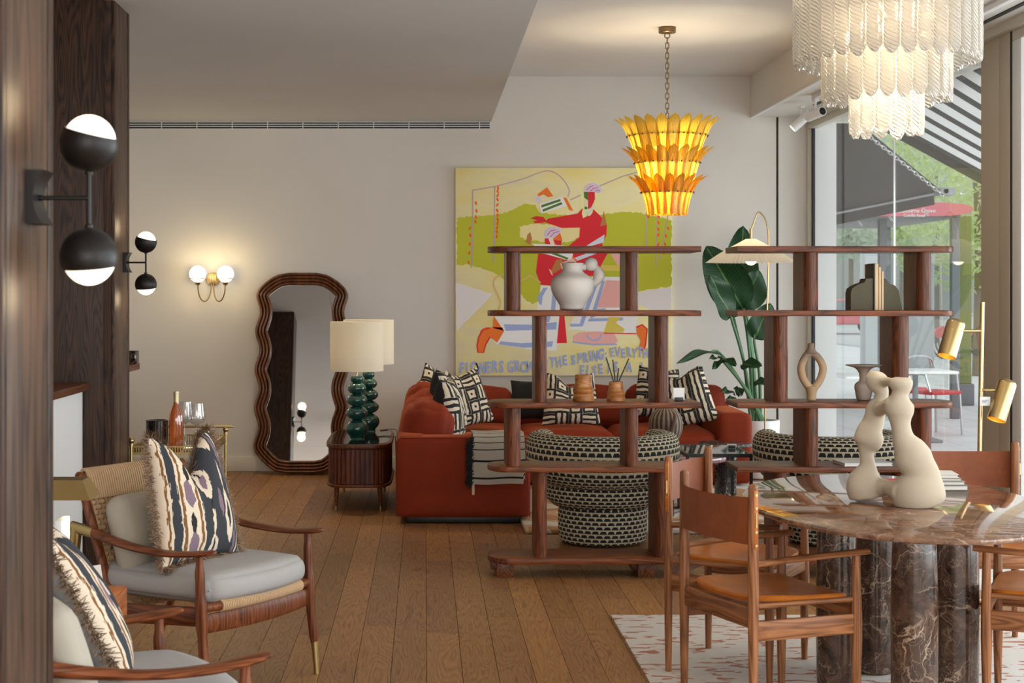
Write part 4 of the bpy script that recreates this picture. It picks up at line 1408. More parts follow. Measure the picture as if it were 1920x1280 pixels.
# slats at equal steps round the outline
acc, last, marks = 0, P[0], []
per = sum(math.dist(P[i], P[(i + 1) % 400]) for i in range(400))
NS = 92
step = per / NS
nxt = 0
for i in range(400):
    p, q = P[i], P[(i + 1) % 400]
    d = math.dist(p, q)
    while nxt <= acc + d and len(marks) < NS:
        f = (nxt - acc) / d if d else 0
        marks.append((p[0] + (q[0] - p[0]) * f, p[1] + (q[1] - p[1]) * f, math.atan2(q[1] - p[1], q[0] - p[0])))
        nxt += step
    acc += d
b = B(); box(b, -step * .40, step * .40, -.006, .006, .192, .433, .003, 1)
slat = obj('slat', b, M['tambour'], t, smooth=False)
for k, (x, y, an) in enumerate(marks):
    s_ = slat if k == 0 else slat.copy()
    if k: COL.objects.link(s_)
    s_.parent = t
    s_.location = (x, y, 0); s_.rotation_euler = (0, 0, an)
for sx_ in (-1, 1):
    for sy_ in (-1, 1):
        x, y = sx_ * (hw - .075), sy_ * (hy - .09)
        b = B(); tube(b, [(x, y, .17), (x + sx_ * .006, y, .03)], [.019, .0105], 12); lg = obj('leg', b, M['walnut_y'], t)
        b = B(); tube(b, [(x + sx_ * .006, y, .034), (x + sx_ * .0065, y, 0)], [.0108, .009], 12); obj('brass_tip', b, M['brass'], lg)

# ------------------------------------------------------------------ leaning wavy mirror
t = thing('wavy_mirror', 'tall wavy framed mirror leaning on the back wall', 'mirror', (xat(563.5, 13.35), 13.315, .012))
t.rotation_euler = (R(-9), 0, 0)
zt_ = 1.70
def wav(v):                       # half width along the height 0..1
    return .374 + .0185 * math.cos(2 * PI * (v - .128) / .1925)
H_ = 1.69
def outline(off):
    P = []
    N = 120
    rc = .24
    right = []
    for i in range(N + 1):
        v = i / N
        z = v * H_
        w = wav(v)
        # rounded bottom and top
        if z < rc: w = w - rc + math.sqrt(max(0, rc * rc - (rc - z) ** 2))
        if z > H_ - rc: w = w - rc + math.sqrt(max(0, rc * rc - (z - (H_ - rc)) ** 2))
        right.append((w, z))
    P = right + [(-w, z) for w, z in right[::-1]]
    # inset along normals
    cx_, cz_ = 0, H_ / 2
    Q = []
    n = len(P)
    for i in range(n):
        p0, p1 = P[i - 1], P[(i + 1) % n]
        dx, dz_ = p1[0] - p0[0], p1[1] - p0[1]
        L = math.hypot(dx, dz_) or 1
        nx, nz_ = -dz_ / L, dx / L
        Q.append((P[i][0] + nx * off, P[i][1] + nz_ * off))
    return Q
ridges = 4
fw = .105
def frame_bm():
    b = B()
    prof = []
    for k in range(ridges):
        for j in range(5):
            u = (k + j / 5) / ridges
            prof.append((u * fw, -.022 - .022 * math.sin(PI * j / 5) + .006 * u))
    prof.append((fw, -.014))
    prof = [(0.0, .02)] + prof + [(fw, .012)]
    rings = []
    for off, y in prof:
        rings.append([b.verts.new((x, y, z)) for x, z in outline(off)])
    n = len(rings[0])
    for j in range(len(rings) - 1):
        for i in range(n):
            b.faces.new((rings[j][i], rings[j][(i + 1) % n], rings[j + 1][(i + 1) % n], rings[j + 1][i]))
    for i in range(n):
        b.faces.new((rings[-1][i], rings[-1][(i + 1) % n], rings[0][(i + 1) % n], rings[0][i]))
    return b
obj('frame', frame_bm(), M['mirror_wood'], t, ang=60)
b = B(); f = b.faces.new([b.verts.new((x, -.004, z)) for x, z in outline(fw - .006)]); bmesh.ops.triangulate(b, faces=[f]); obj('mirror_glass', b, M['mirror'], t, smooth=False)
b = B(); f = b.faces.new([b.verts.new((x, .010, z)) for x, z in outline(.03)]); bmesh.ops.triangulate(b, faces=[f]); obj('back_panel', b, M['black'], t, smooth=False)
# ------------------------------------------------------------------ lounge chairs with woven backs
def make_lounge(label):
    t = thing('lounge_chair', label, 'armchair', (0, 0, 0), 0, 'teak lounge chairs with woven backs')
    for s in (-1, 1):
        y = .33 * s
        # front leg
        b = B(); tube(b, cr([(.0, y, .562), (.004, y, .44), (.012, y, .30), (.03, y * 1.02, .125)], 5), [(.014, .013)] * 3 + [(.019, .017)] * 4 + [(.024, .02)] * 4 + [(.019, .017)] * 4 + [(.0145, .0145)], 12); lg = obj('front_leg', b, M['teak_z'], t)
        b = B(); tube(b, [(.03, y * 1.02, .13), (.0385, y * 1.03, 0)], [.0148, .0105], 12); obj('brass_tip', b, M['old_brass'], lg)
        # rear leg
        b = B(); tube(b, cr([(-.615, y * .98, .60), (-.635, y * .97, .47), (-.665, y * .95, .30), (-.73, y * .92, .12)], 5), [.018] * 4 + [.02] * 4 + [.022] * 4 + [.017] * 4, 12); lg = obj('rear_leg', b, M['teak_z'], t)
        b = B(); tube(b, [(-.727, y * .921, .13), (-.765, y * .91, 0)], [.0168, .011], 12); obj('brass_tip', b, M['old_brass'], lg)
        b = B(); tube(b, cr([(-.612, y * .98, .612), (-.618, y * .98, .56), (-.634, y * .972, .475)], 5), [.0225] * 11, 12); obj('brass_joint', b, M['old_brass'], lg)
        # sweeping armrest
        path = [(-.625, y * .985, .613), (-.52, y, .600), (-.40, y * 1.03, .578), (-.25, y * 1.06, .560), (-.10, y * 1.05, .556), (.02, y * 1.01, .566), (.05, y, .570)]
        wd = [(.017, .020), (.018, .020), (.026, .016), (.034, .012), (.038, .0115), (.036, .0115), (.026, .010)]
        q = cr([p + w for p, w in zip(path, wd)], 6)
        b = B(); tube(b, [p[:3] for p in q], [p[3:] for p in q], 14, ref=(0, 0, 1), round_cap=True); ar = obj('armrest', b, M['teak_x'], t)
        b = B(); tube(b, [(-.632, y * .985, .614), (-.57, y * .992, .606), (-.515, y, .5995)], [(.019, .0215), (.0195, .0215), (.0195, .021)], 14, ref=(0, 0, 1)); obj('brass_sleeve', b, M['old_brass'], ar)
        # side rail of the seat and rail of the back
        b = B(); tube(b, [(.0, y * .985, .335), (-.3, y * .97, .315), (-.66, y * .95, .30)], [(.014, .036)] * 3, 12, ref=(0, 0, 1)); obj('side_rail', b, M['teak_x'], t)
        b = B(); tube(b, cr([(-.43, y * .90, .29), (-.49, y * .90, .45), (-.56, y * .90, .64), (-.62, y * .90, .80)], 5), [(.016, .022)] * 16, 10, round_cap=True); obj('back_rail', b, M['teak_z'], t)
    # curved apron, cord-wrapped front bar
    b = B()
    for_ = []
    pts = [(.005 + .028 * (1 - (k / 6) ** 2), .32 * k / 6, .305 - .0 * abs(k)) for k in range(-6, 7)]
    tube(b, pts, [(.011, .034 + .006 * (1 - (k / 6) ** 2)) for k in range(-6, 7)], 10, ref=(0, 0, 1)); obj('front_apron', b, M['teak_z'], t)
    pts = [(.012 + .03 * (1 - (k / 6) ** 2), .30 * k / 6, .365) for k in range(-6, 7)]
    b = B(); tube(b, pts, .017, 12, round_cap=True); bar = obj('front_bar', b, M['teak_z'], t)
    b = B()
    for k in range(58):
        u = -1 + 2 * (k + .5) / 58
        yy = .245 * u
        cx_ = .012 + .03 * (1 - (yy / .30) ** 2)
        tube(b, [(cx_ + .0205 * math.cos(i * PI / 5), yy, .365 + .0205 * math.sin(i * PI / 5)) for i in range(10)], .0046, 5, closed=True)
    w = obj('wrapped_cord', b, M['cord'], bar); w['kind'] = 'stuff'
    # back: cord wrapped over the top rail above a basket weave
    b = B(); tube(b, [(-.622, .29 * k / 4, .80 + .012 * (1 - (k / 4) ** 2)) for k in range(-4, 5)], .016, 10, round_cap=True); top = obj('top_rail', b, M['teak_z'], t)
    def bp(u, z):      # point on the leaning back plane
        f = (z - .29) / .51
        return Vector((-.43 - .19 * f - .012 * math.sin(PI * f), u * .272, z))
    b = B()
    nu = 44
    for k in range(nu):
        u = -1 + 2 * (k + .5) / nu
        p = [bp(u, .715) + Vector((.012, 0, 0)), bp(u, .77) + Vector((.016, 0, 0)), bp(u, .815) + Vector((.012, 0, .004)), bp(u, .815) + Vector((-.014, 0, .006)), bp(u, .77) + Vector((-.016, 0, 0)), bp(u, .715) + Vector((-.012, 0, 0))]
        tube(b, cr(p, 3), .0068, 5)
    w = obj('wrapped_cord', b, M['cord'], top); w['kind'] = 'stuff'
    b = B()
    nz_, nv = 22, 22
    for k in range(nv):          # uprights in pairs
        u = -1 + 2 * (k + .5) / nv
        tube(b, [bp(u, .30 + .42 * i / 44) + Vector((.0045 * math.sin(PI * i + PI * k + PI * .5 * 0) * (1 if i % 2 else 1), 0, 0)) for i in range(45)], (.0062), 5)
    for j in range(nz_):
        z = .305 + .415 * j / nz_
        pts, rr = [], []
        for i in range(nv * 4 + 1):
            u = -1 + 2 * i / (nv * 4)
            s = math.cos(PI * (i / 4 - .5)) * (1 if j % 2 else -1)
            pts.append(bp(u, z) + Vector((.0115 * s, 0, 0)))
        tube(b, pts, [(.0085, .0042)] * len(pts), 6, ref=(1, 0, 0))
    w = obj('woven_back', b, M['cord'], t); w['kind'] = 'stuff'
    # loose upholstery belonging to the chair
    def round_front(w, u):
        w = w.copy()
        if w.x > 0: w.x += .05 * (1 - u[1] ** 2)
        return w
    b = B(); puffbox(b, .30, .295, .052, .045, (.01, .012, .016), (-.275, 0, .425), 12, round_front); sc = obj('seat_cushion', b, M['linen'], t, ang=80)
    b = B(); tube(b, [(-.275 + x, y, .424) for x, y in [(.345 - .06 * (yy / .29) ** 2, yy) for yy in [(-.29 + .58 * i / 12) for i in range(13)]]], .0035, 6); obj('piping', b, M['linen'], sc)
    b = B(); puffbox(b, .055, .275, .150, .05, (.022, .004, .006), (0, 0, 0), 10); b.transform(Matrix.Translation((-.44, -.01, .585)) @ Matrix.Rotation(R(-17), 4, 'Y')); obj('back_cushion', b, M['linen_warm_lit'], t, ang=80)
    return t
lc1 = make_lounge('teak lounge chair with woven back and ivory cushions in front of the brass trolley')
lc1.location = (-.641, 6.06, 0); lc1.rotation_euler = (0, 0, math.atan2(-.53, .85))
lc2 = dup(lc1, (-.62, 4.385, 0), math.atan2(.48, .88), 'teak lounge chair cut off by the bottom left corner, armrests showing')

def fringe(bm, P, w, h, seed=1, ln=.032, n=420):
    """tufted edge all round a cushion: short loose strands"""
    rn = random.Random(seed)
    for k in range(n):
        q = k / n * 4
        s, f = int(q), (q - int(q)) * 2 - 1
        u, v = ((f, -1), (1, f), (-f, 1), (-1, -f))[s]
        for r_ in range(7):
            p = P(u, v, 1); p.y = 0
            o = Vector((u * (1 if abs(u) == 1 else .25), 0, v * (1 if abs(v) == 1 else .25))).normalized()
            o = (o + Vector((rn.gauss(0, .35), rn.gauss(0, .55), rn.gauss(0, .35)))).normalized()
            p += Vector((rn.uniform(-.005, .005), rn.uniform(-.008, .008), rn.uniform(-.005, .005)))
            e = p + o * ln * rn.uniform(.7, 1.15)
            d = o.orthogonal().normalized() * .0016
            d2 = o.cross(d).normalized() * .0016
            a, b2, c2 = bm.verts.new(p + d), bm.verts.new(p - d), bm.verts.new(p + d2)
            e1, e2 = bm.verts.new(e + d * .8), bm.verts.new(e - d * .8)
            bm.faces.new((a, b2, e2, e1))
            bm.faces.new((a, c2, e1))
M['linen_grey'] = fabric('grey_linen', S(160, 160, 164), .9, 500, .2, .06)
M['fringe'] = fabric('brown_fringe', S(150, 124, 100, 1.0), .95, 200, .1, .35)
def ikat_cushion(label, loc, rot):
    t = thing('ikat_cushion', label, 'cushion', loc, 0, 'fringed ikat cushions')
    t.rotation_euler = rot
    bm, P = cushion_bm(.45, .49, .17, 20, .16, .05, .006, 5)
    obj('cover', bm, [M['ikat'], M['linen_grey']], t, ang=80)
    bm = B(); fringe(bm, P, .45, .49, 3); f = obj('fringe', bm, M['fringe'], t, smooth=False, recalc=False); f['kind'] = 'stuff'
    return t
def on_chair(ch, x, y, z): return pmat(ch) @ Vector((x, y, z))
ik1 = ikat_cushion('fringed ikat cushion on the lounge chair with the full seat in view', on_chair(lc1, -.25, -.085, .728), (R(-14), 0, lc1.rotation_euler.z + R(90)))
ik2 = ikat_cushion('fringed ikat cushion on the lounge chair at the bottom left corner', on_chair(lc2, -.285, .15, .655), (R(-28), 0, lc2.rotation_euler.z + R(90) - R(13)))

# ------------------------------------------------------------------ side table between the lounge chairs
t = thing('cube_table', 'solid oak cube side table between the two lounge chairs', 'table', (-1.23, 5.15, 0))
b = B(); box(b, -.24, .24, -.17, .17, 0, .53, .006); obj('body', b, M['cube_wood'], t)
b = B(); box(b, -.236, .236, -.166, .166, .528, .534, .003); obj('top', b, M['cube_wood'], t)
t = thing('price_card', 'white price card in a black clip on the oak cube table', 'card', (xat(190, 5.2), 5.2, .534))
b = B(); box(b, -.016, .016, -.012, .012, 0, .028, .002); obj('clip', b, M['black'], t)
b = B(); box(b, -.017, .017, -.001, .001, 0, .075); b.transform(Matrix.Translation((-.008, 0, .012)) @ Matrix.Rotation(R(-9), 4, 'Y')); obj('card', b, M['card'], t)
# brass reading lamp, its trough shade pokes out past the pier
t = thing('brass_table_lamp', 'brass trough table lamp lit above the oak cube table', 'lamp', (-1.36, 5.17, .534))
zb_, zt2 = zat(933, 5.15), zat(898, 5.15)
b = B(); lathe(b, [(.001, 0), (.07, 0), (.072, .008), (.068, .016), (.012, .02), (.001, .02)], 28); obj('base', b, M['old_brass'], t)
b = B(); tube(b, [(0, 0, .018), (0, 0, zt2 - .534 + .004)], .007, 10); obj('stem', b, M['old_brass'], t)
xr = xat(176, 5.15) + 1.36
b = B()
z0, z1 = zb_ - .534, zt2 - .534
for sgn in (0,):
    pr = [(-.085, z0), (-.05, z1), (.05, z1), (.085, z0), (.081, z0), (.048, z1 - .004), (-.048, z1 - .004), (-.081, z0)]
    L = [b.verts.new((-.16, y, z)) for y, z in pr]; Rr = [b.verts.new((xr - (.03 if z > z0 + .02 else 0), y, z)) for y, z in pr]
    n = len(pr)
    for i in range(n): b.faces.new((L[i], L[(i + 1) % n], Rr[(i + 1) % n], Rr[i]))
    b.faces.new(L[:]); b.faces.new(Rr[:])
    for V in ((L, 0), (Rr, 1)):
        pass
b.faces.new([b.verts.new((xr - q, y, z)) for q, y, z in ((0, -.084, z0), (0, .084, z0), (.03, .05, z1), (.03, -.05, z1))])
obj('shade', b, M['old_brass'], t, ang=20)
b = B(); tube(b, [(-.1, 0, z0 + .016), (xr - .05, 0, z0 + .016)], .011, 10, round_cap=True); obj('bulb', b, M['bulb_soft'], t)
point_light('trough_light', (xat(150, 5.15), 5.17, zb_ - .03), .9, (1, .76, .42), .03)
for k, (px0, px1, py, lab) in enumerate(((97, 109, 986, 'thin white slab book standing on the oak cube, shorter one'), (110, 123, 972, 'thin white slab book standing on the oak cube, taller one'))):
    D = 5.08
    t = thing('slim_book', lab, 'book', (xat((px0 + px1) / 2, D), D, .534), 0)
    hw_ = xat(px1, D) - xat(px0, D)
    h_ = zat(py, D) - .534
    b = B(); box(b, -hw_ / 2, hw_ / 2, -.06, .06, 0, h_, .002); obj('cover', b, M['card'], t)
    b = B(); box(b, -hw_ / 2 + .003, hw_ / 2 - .003, -.0575, .0625, .003, h_ - .003); obj('pages', b, M['paper'], t)

# ------------------------------------------------------------------ double-globe lamps on the piers
def globe_lamp(label, face_x, y, zc, k=1.0):
    t = thing('globe_wall_lamp', label, 'wall lamp', (face_x, y, zc), 0, 'black double globe wall lamps')
    t.scale = (k, k, k)
    # curved back plate
    b = B()
    V = []
    for i in range(13):
        a_ = -1 + 2 * i / 12
        z = a_ * .051
        d = .010 + .020 * abs(a_) ** 2
        V.append((z, d))
    for (z, d), (z2, d2) in zip(V[:-1], V[1:]):
        pass
    prof = [(0, z) for z, d in V] + [(d + .004, z) for z, d in V[::-1]]
    prism(b, prof, -.045, .045)
    b.transform(Matrix.Rotation(R(90), 4, 'X')); obj('back_plate', b, M['black_satin'], t)
    b = B(); tube(b, [(.012, 0, 0), (.022, 0, 0)], .006, 12); tube(b, [(.02, 0, 0), (.111, 0, 0)], .0045, 12); obj('arm', b, M['black_satin'], t)
    b = B(); tube(b, [(.111, 0, -.062), (.111, 0, .056)], .0046, 12); obj('stem', b, M['black_satin'], t)
    r = .056
    for s in (1, -1):
        zc_ = (.105 if s > 0 else -.113)
        tilt = R(14) if s > 0 else R(-3)
        mt = Matrix.Translation((.111, 0, zc_)) @ Matrix.Rotation(R(7), 4, 'X') @ Matrix.Rotation(tilt, 4, 'Y')
        prof = [(max(1e-4, r * math.sin(q)), -s * r * math.cos(q)) for q in [PI * .5 * i / 14 * 1.24 for i in range(15)]]
        inner = [(p * .965, z * .965) for p, z in prof[::-1]]
        b = B(); lathe(b, prof + inner, 36, cap=False); b.transform(mt); cup = obj('cup', b, M['black_satin'], t, ang=60)
        b = B(); ball(b, (0, 0, s * .004), r * .90, n=32, m=20); b.transform(mt); obj('globe', b, M['opal'], t, ang=80)
        b = B(); lathe(b, [(.008, 0), (.008, .01), (.005, .012), (.005, 0)], 12, (.111, 0, zc_ - s * r - (.005)), cap=False); obj('ferrule', b, M['black_satin'], cup)
    for s in (1, -1):
        p = point_light('globe_light', (face_x + .111 * k, y - .0, zc + s * .185 * k), 0.7 * k, (1, .74, .42), .045)
    return t
globe_lamp('black double globe wall lamp on the closest pier, large in view', -.756, 3.07, zat(371, 3.07), 1.0)
globe_lamp('black double globe wall lamp on the far pier, small in view', -1.549, 8.24, zat(492, 8.24), 1.0)

# ------------------------------------------------------------------ brass sconce on the back wall
D = 13.5
t = thing('brass_sconce', 'brass twin globe wall sconce left of the wavy mirror', 'wall lamp', (xat(397, D), WALL_Y, zat(523, D)))
b = B(); tube(b, [(0, 0, 0), (0, -.022, 0)], [.058, .055], 32); obj('back_plate', b, M['brass'], t)
for x in (-.02, 0, .02):
    b = B(); box(b, x - .008, x + .008, -.034, -.02, -.05, .05, .004); obj('flute', b, M['brass'], t)
gx = .117
for s in (-1, 1):
    b = B(); tube(b, cr([(s * .008, -.055, -.045), (s * .016, -.07, -.12), (s * .035, -.085, -.17), (s * .063, -.095, -.188), (s * .092, -.105, -.165), (s * .110, -.11, -.11), (s * gx, -.11, -.03)], 6), .0055, 10); tube(b, [(s * .008, -.02, -.04), (s * .008, -.056, -.046)], .006, 8); arm = obj('arm', b, M['brass_dark'], t)
    b = B(); lathe(b, [(.002, -.055), (.018, -.05), (.024, -.035), (.03, -.03), (.002, -.028)], 20, (s * gx, -.11, 0)); obj('cup', b, M['brass'], arm)
    b = B(); ball(b, (s * gx, -.11, .042), .0715, n=32, m=20); gl = obj('globe', b, M['opal_white'], t, ang=80)
    b = B(); tube(b, [(s * gx + .073 * math.cos(i * PI / 16), -.11 + .073 * math.sin(i * PI / 16), .002) for i in range(32)], .0028, 6, closed=True); obj('ring', b, M['brass'], gl)
    point_light('sconce_light', (xat(397, D) + s * gx, WALL_Y - .2, zat(523, D) + .05), 3.8, (1, .78, .40), .07)

# ------------------------------------------------------------------ green bead lamps
def bead_lamp(label, px, D, zbase, ztop_shade, zbot_shade, rs, beads):
    x = xat(px, D)
    t = thing('bead_table_lamp', label, 'lamp', (x, D, zbase), 0, 'green bead table lamps')
    prof = [(.004, 0), (.055, 0), (.062, .01)]
    z = .01
    n = len(beads)
    for i, (r, h) in enumerate(beads):
        for j in range(1, 11):
            q = j / 10
            neck = .030
            prof.append((neck + (r - neck) * math.sin(PI * q) ** .62 if j < 10 else neck, z + h * q))
        z += h
    prof.append((.004, z))
    prof[2] = (.05, .008)
    b = B(); lathe(b, prof, 36, cap=False); obj('bead_column', b, M['green_glaze'], t, ang=50)
    b = B(); tube(b, [(0, 0, z), (0, 0, ztop_shade - zbase - .05)], .007, 10); obj('stem', b, M['brass'], t)
    b = B(); h0, h1 = zbot_shade - zbase, ztop_shade - zbase
    lathe(b, [(rs, h0), (rs, h1), (rs - .003, h1), (rs - .003, h0)], 56, cap=False); obj('lamp_shade', b, M['lamp_shade'], t, ang=60)
    b = B(); ball(b, (0, 0, (h0 + h1) / 2), .035, n=16, m=10); obj('bulb', b, M['bulb_soft'], t)
    point_light('table_lamp_light', (x, D, (zbot_shade + ztop_shade) / 2), 5.5, (1, .80, .50), .04)
    # flex trailing over the cabinet
    return t
Dl = 11.42
zb0 = .470
bead_lamp('green bead lamp with cream drum shade, the nearer of the pair', 669, Dl, zb0, zat(603, Dl), zat(695, Dl), 50 * Dl / F, [(.083, .128), (.079, .095), (.074, .088), (.066, .080), (.046, .055)])
Dl = 12.05
bead_lamp('green bead lamp with cream drum shade, the one behind', 691, Dl, zb0, zat(599, Dl), zat(682, Dl), 47.5 * Dl / F, [(.083, .128), (.079, .095), (.074, .088), (.066, .080), (.046, .055)])
t = thing('lamp_flex', 'thin black lamp flex trailing from the cabinet to the floor', 'cord', (-.2, 11.6, 0))
b = B(); tube(b, cr([(-.38, 11.5, .474), (-.30, 11.62, .4735), (-.22, 11.55, .474), (-.212, 11.5, .45), (-.207, 11.48, .2), (-.207, 11.5, .02), (-.21, 11.7, .008)], 8), .0032, 6); obj('flex', b, M['black'], t, world=True)
b = B(); tube(b, cr([(-.34, 12.1, .474), (-.26, 12.2, .4735), (-.215, 12.05, .476), (-.209, 11.95, .42), (-.206, 11.9, .1), (-.21, 11.95, .01)], 8), .0032, 6); obj('flex', b, M['black'], t, world=True)

# ------------------------------------------------------------------ brass drinks trolley
TX0, TX1, TY0, TY1, TZ = -1.515, -1.117, 8.44, 9.14, .668
TX0, TX1 = xat(246, 8.44), xat(392, 8.44)
t = thing('drinks_trolley', 'brass drinks trolley with pierced gallery behind the lounge chair', 'trolley', ((TX0 + TX1) / 2, (TY0 + TY1) / 2, 0))
TZI = TZ + .0006
for x in (TX0, TX1):
    for y in (TY0, TY1):
        b = B(); tube(b, [(x, y, .085), (x, y, TZ + .045)], .0085, 12); lg = obj('leg', b, M['old_brass'], t, world=True)
        b = B(); ball(b, (x, y, TZ + .062), .0165, n=16, m=10); tube(b, [(x, y, TZ + .035), (x, y, TZ + .048)], .013, 12); obj('finial', b, M['old_brass'], lg, world=True)
        b = B(); tube(b, [(x + .012, y - .011, .04), (x + .012, y + .011, .04)], .038, 20); obj('caster', b, M['black'], lg, world=True)
        b = B(); box(b, x - .014, x + .018, y - .016, y + .016, .07, .092, .003); obj('caster_fork', b, M['old_brass'], lg, world=True)
for z in (TZ, .24):
    b = B(); box(b, TX0 + .004, TX1 - .004, TY0 + .004, TY1 - .004, z - .005, z, .001); obj('glass_shelf', b, plain('smoked_glass_%d' % int(z * 100), (.05, .04, .03, 1), .05), t, world=True)
    # gallery: rails top and bottom and thin bars
    for (xa, ya, xb_, yb_) in ((TX0, TY0, TX1, TY0), (TX0, TY1, TX1, TY1), (TX0, TY0, TX0, TY1), (TX1, TY0, TX1, TY1)):
        b = B()
        n = int(math.hypot(xb_ - xa, yb_ - ya) / .0135)
        for zz, hh_ in ((z - .012, .012), (z + .026, .008)):
            if xa == xb_: box(b, xa - .003, xa + .003, ya, yb_, zz, zz + hh_)
            else: box(b, xa, xb_, ya - .003, ya + .003, zz, zz + hh_)
        g_ = obj('gallery_rail', b, M['old_brass'], t, world=True, smooth=False); g_['kind'] = 'stuff'
        b = B()
        for k in range(1, n):
            u = k / n
            x, y = xa + (xb_ - xa) * u, ya + (yb_ - ya) * u
            if xa == xb_: box(b, x - .002, x + .002, y - .0028, y + .0028, z, z + .027)
            else: box(b, x - .0028, x + .0028, y - .002, y + .002, z, z + .027)
        g2 = obj('gallery_bars', b, M['old_brass'], t, world=True, smooth=False); g2['kind'] = 'stuff'
b = B(); tube(b, [(TX0 - .03, TY1 + .04, TZ + .075), (TX1 + .035, TY1 + .04, TZ + .075)], .007, 10, round_cap=True); obj('push_bar', b, M['old_brass'], t, world=True)
for x in (TX0, TX1):
    b = B(); tube(b, [(x, TY1, TZ + .03), (x, TY1 + .04, TZ + .075)], .006, 8); obj('bar_bracket', b, M['old_brass'], t, world=True)
D = 8.60
t = thing('wine_cooler', 'black veined marble wine cooler on the brass trolley', 'cooler', (xat(294.5, D), D, TZI))
rc_ = 21 * D / F; hc = zat(787, D) - TZ
b = B(); lathe(b, [(.002, 0), (rc_, 0), (rc_, hc - .003), (rc_ - .003, hc), (rc_ - .010, hc), (rc_ - .012, hc - .004), (rc_ - .012, .02), (.002, .02)], 44, cap=False); obj('body', b, M['nero_warm'], t)
D = 8.56
t = thing('wine_bottle', 'rosé wine bottle with gold capsule on the brass trolley', 'bottle', (xat(330.5, D), D, TZI))
hb = zat(734, D) - TZ
rb = 13.3 * D / F
M['rose_wine'] = art_glass('rose_wine_bottle', (.80, .26, .06, 1), .5, .35, .05, None, (.95, .50, .22, 1))
b = B(); lathe(b, [(.002, .004), (rb * .9, 0), (rb, .006), (rb, hb * .50), (rb * .93, hb * .60), (rb * .66, hb * .70), (rb * .40, hb * .78), (rb * .36, hb * .86), (rb * .36, hb * .985), (.002, hb * .99)], 30, cap=False); obj('glass_body', b, M['rose_wine'], t, ang=60)
b = B(); lathe(b, [(rb * .38, hb * .79), (rb * .385, hb * .95), (rb * .44, hb * .955), (rb * .44, hb * .975), (rb * .39, hb * .98), (rb * .38, hb), (.002, hb)], 24, cap=False); obj('capsule', b, plain('gold_capsule', (.62, .52, .30, 1), .4, .6), t)
def clear_glass(name):
    return art_glass(name, (.85, .85, .85, 1), .86, .45, .03, None, (.97, .97, .97, 1))
M['clear'] = clear_glass('clear_wine_glass')
def wine_glass(label, px, D, ztop):
    t = thing('wine_glass', label, 'glass', (xat(px, D), D, TZI), 0, 'ribbed wine glasses')
    h = ztop - TZ
    b = B(); lathe(b, [(.002, .001), (.036, 0), (.037, .002), (.006, .006), (.0038, .02), (.0036, h * .48), (.006, h * .50), (.002, h * .505)], 28, cap=False); obj('stem', b, M['clear'], t, ang=60)
    bowl = [(.004, h * .50), (.030, h * .555), (.0445, h * .63), (.0455, h * .67), (.042, h * .82), (.036, h)]
    b = B(); lathe(b, bowl, 40, cap=False, rm=lambda th, j: 1 + .012 * math.cos(20 * th)); obj('bowl', b, M['clear'], t, ang=60)
    return t
wine_glass('ribbed wine glass on the trolley, half hidden by the wine bottle', 347, 8.80, zat(753, 8.80))
wine_glass('ribbed wine glass standing alone at the trolley end', 369, 8.66, zat(756, 8.66))

# ------------------------------------------------------------------ cushions and throw on the sofa
def maze_cushion(label, c, w, h, nrm, roll=0, back='dark_cloth', chop=.05, t_=.16):
    t = thing('labyrinth_cushion', label, 'cushion', c, 0, 'black and white labyrinth cushions')
    m = look(nrm).to_4x4() @ Matrix.Rotation(roll, 4, 'Y')
    t.rotation_euler = m.to_euler()
    bm, P = cushion_bm(w, h, t_, 16, chop, .07, .004, len(label))
    obj('cover', bm, [M['maze'], M[back]], t, ang=80)
    return t
maze_cushion('labyrinth cushion nearest us on the left of the sofa, black back showing', (xat(846, 11.0) - .01, 11.03, .70), .48, .46, (.97, -.16, .16), R(2), t_=.21)
maze_cushion('labyrinth cushion second from the front on the left of the sofa', (xat(842, 11.7) - .03, 11.72, .725), .48, .46, (.97, -.20, .12), R(5), t_=.20)
maze_cushion('labyrinth cushion in the sofa corner with one tip showing', (xat(822, 12.6), 12.6, .70), .46, .44, (.6, -.8, .15), R(20))
maze_cushion('labyrinth cushion propped in the sofa corner facing the room', (xat(872, 12.55), 12.42, .69), .42, .44, (.45, -.88, .18), R(-10), chop=.02)
maze_cushion('labyrinth cushion in the middle of the sofa behind the ringed pots', (xat(1068, 12.65), 12.55, .68), .46, .42, (.0, -1, .25), R(0), chop=.10)
maze_cushion('labyrinth cushion on the right of the sofa by the price card', (xat(1275, 12.62), 12.50, .69), .50, .46, (-.35, -.93, .25), R(-14), chop=.05)
maze_cushion('labyrinth cushion tucked behind the right-hand upright on the sofa', (xat(1234, 12.78), 12.76, .715), .42, .42, (.15, -.98, .2), R(6), chop=.03)
maze_cushion('plain black side of a labyrinth cushion between the sofa backs', (xat(995, 12.9), 12.74, .66), .34, .32, (0, -1, .2), 0, chop=0, t_=.10)
list(COL.objects)[-1].data.materials[0] = M['dark_cloth']
list(COL.objects)[-1].parent['label'] = 'plain black cushion behind the left shelving upright on the sofa'
del list(COL.objects)[-1].parent['group']

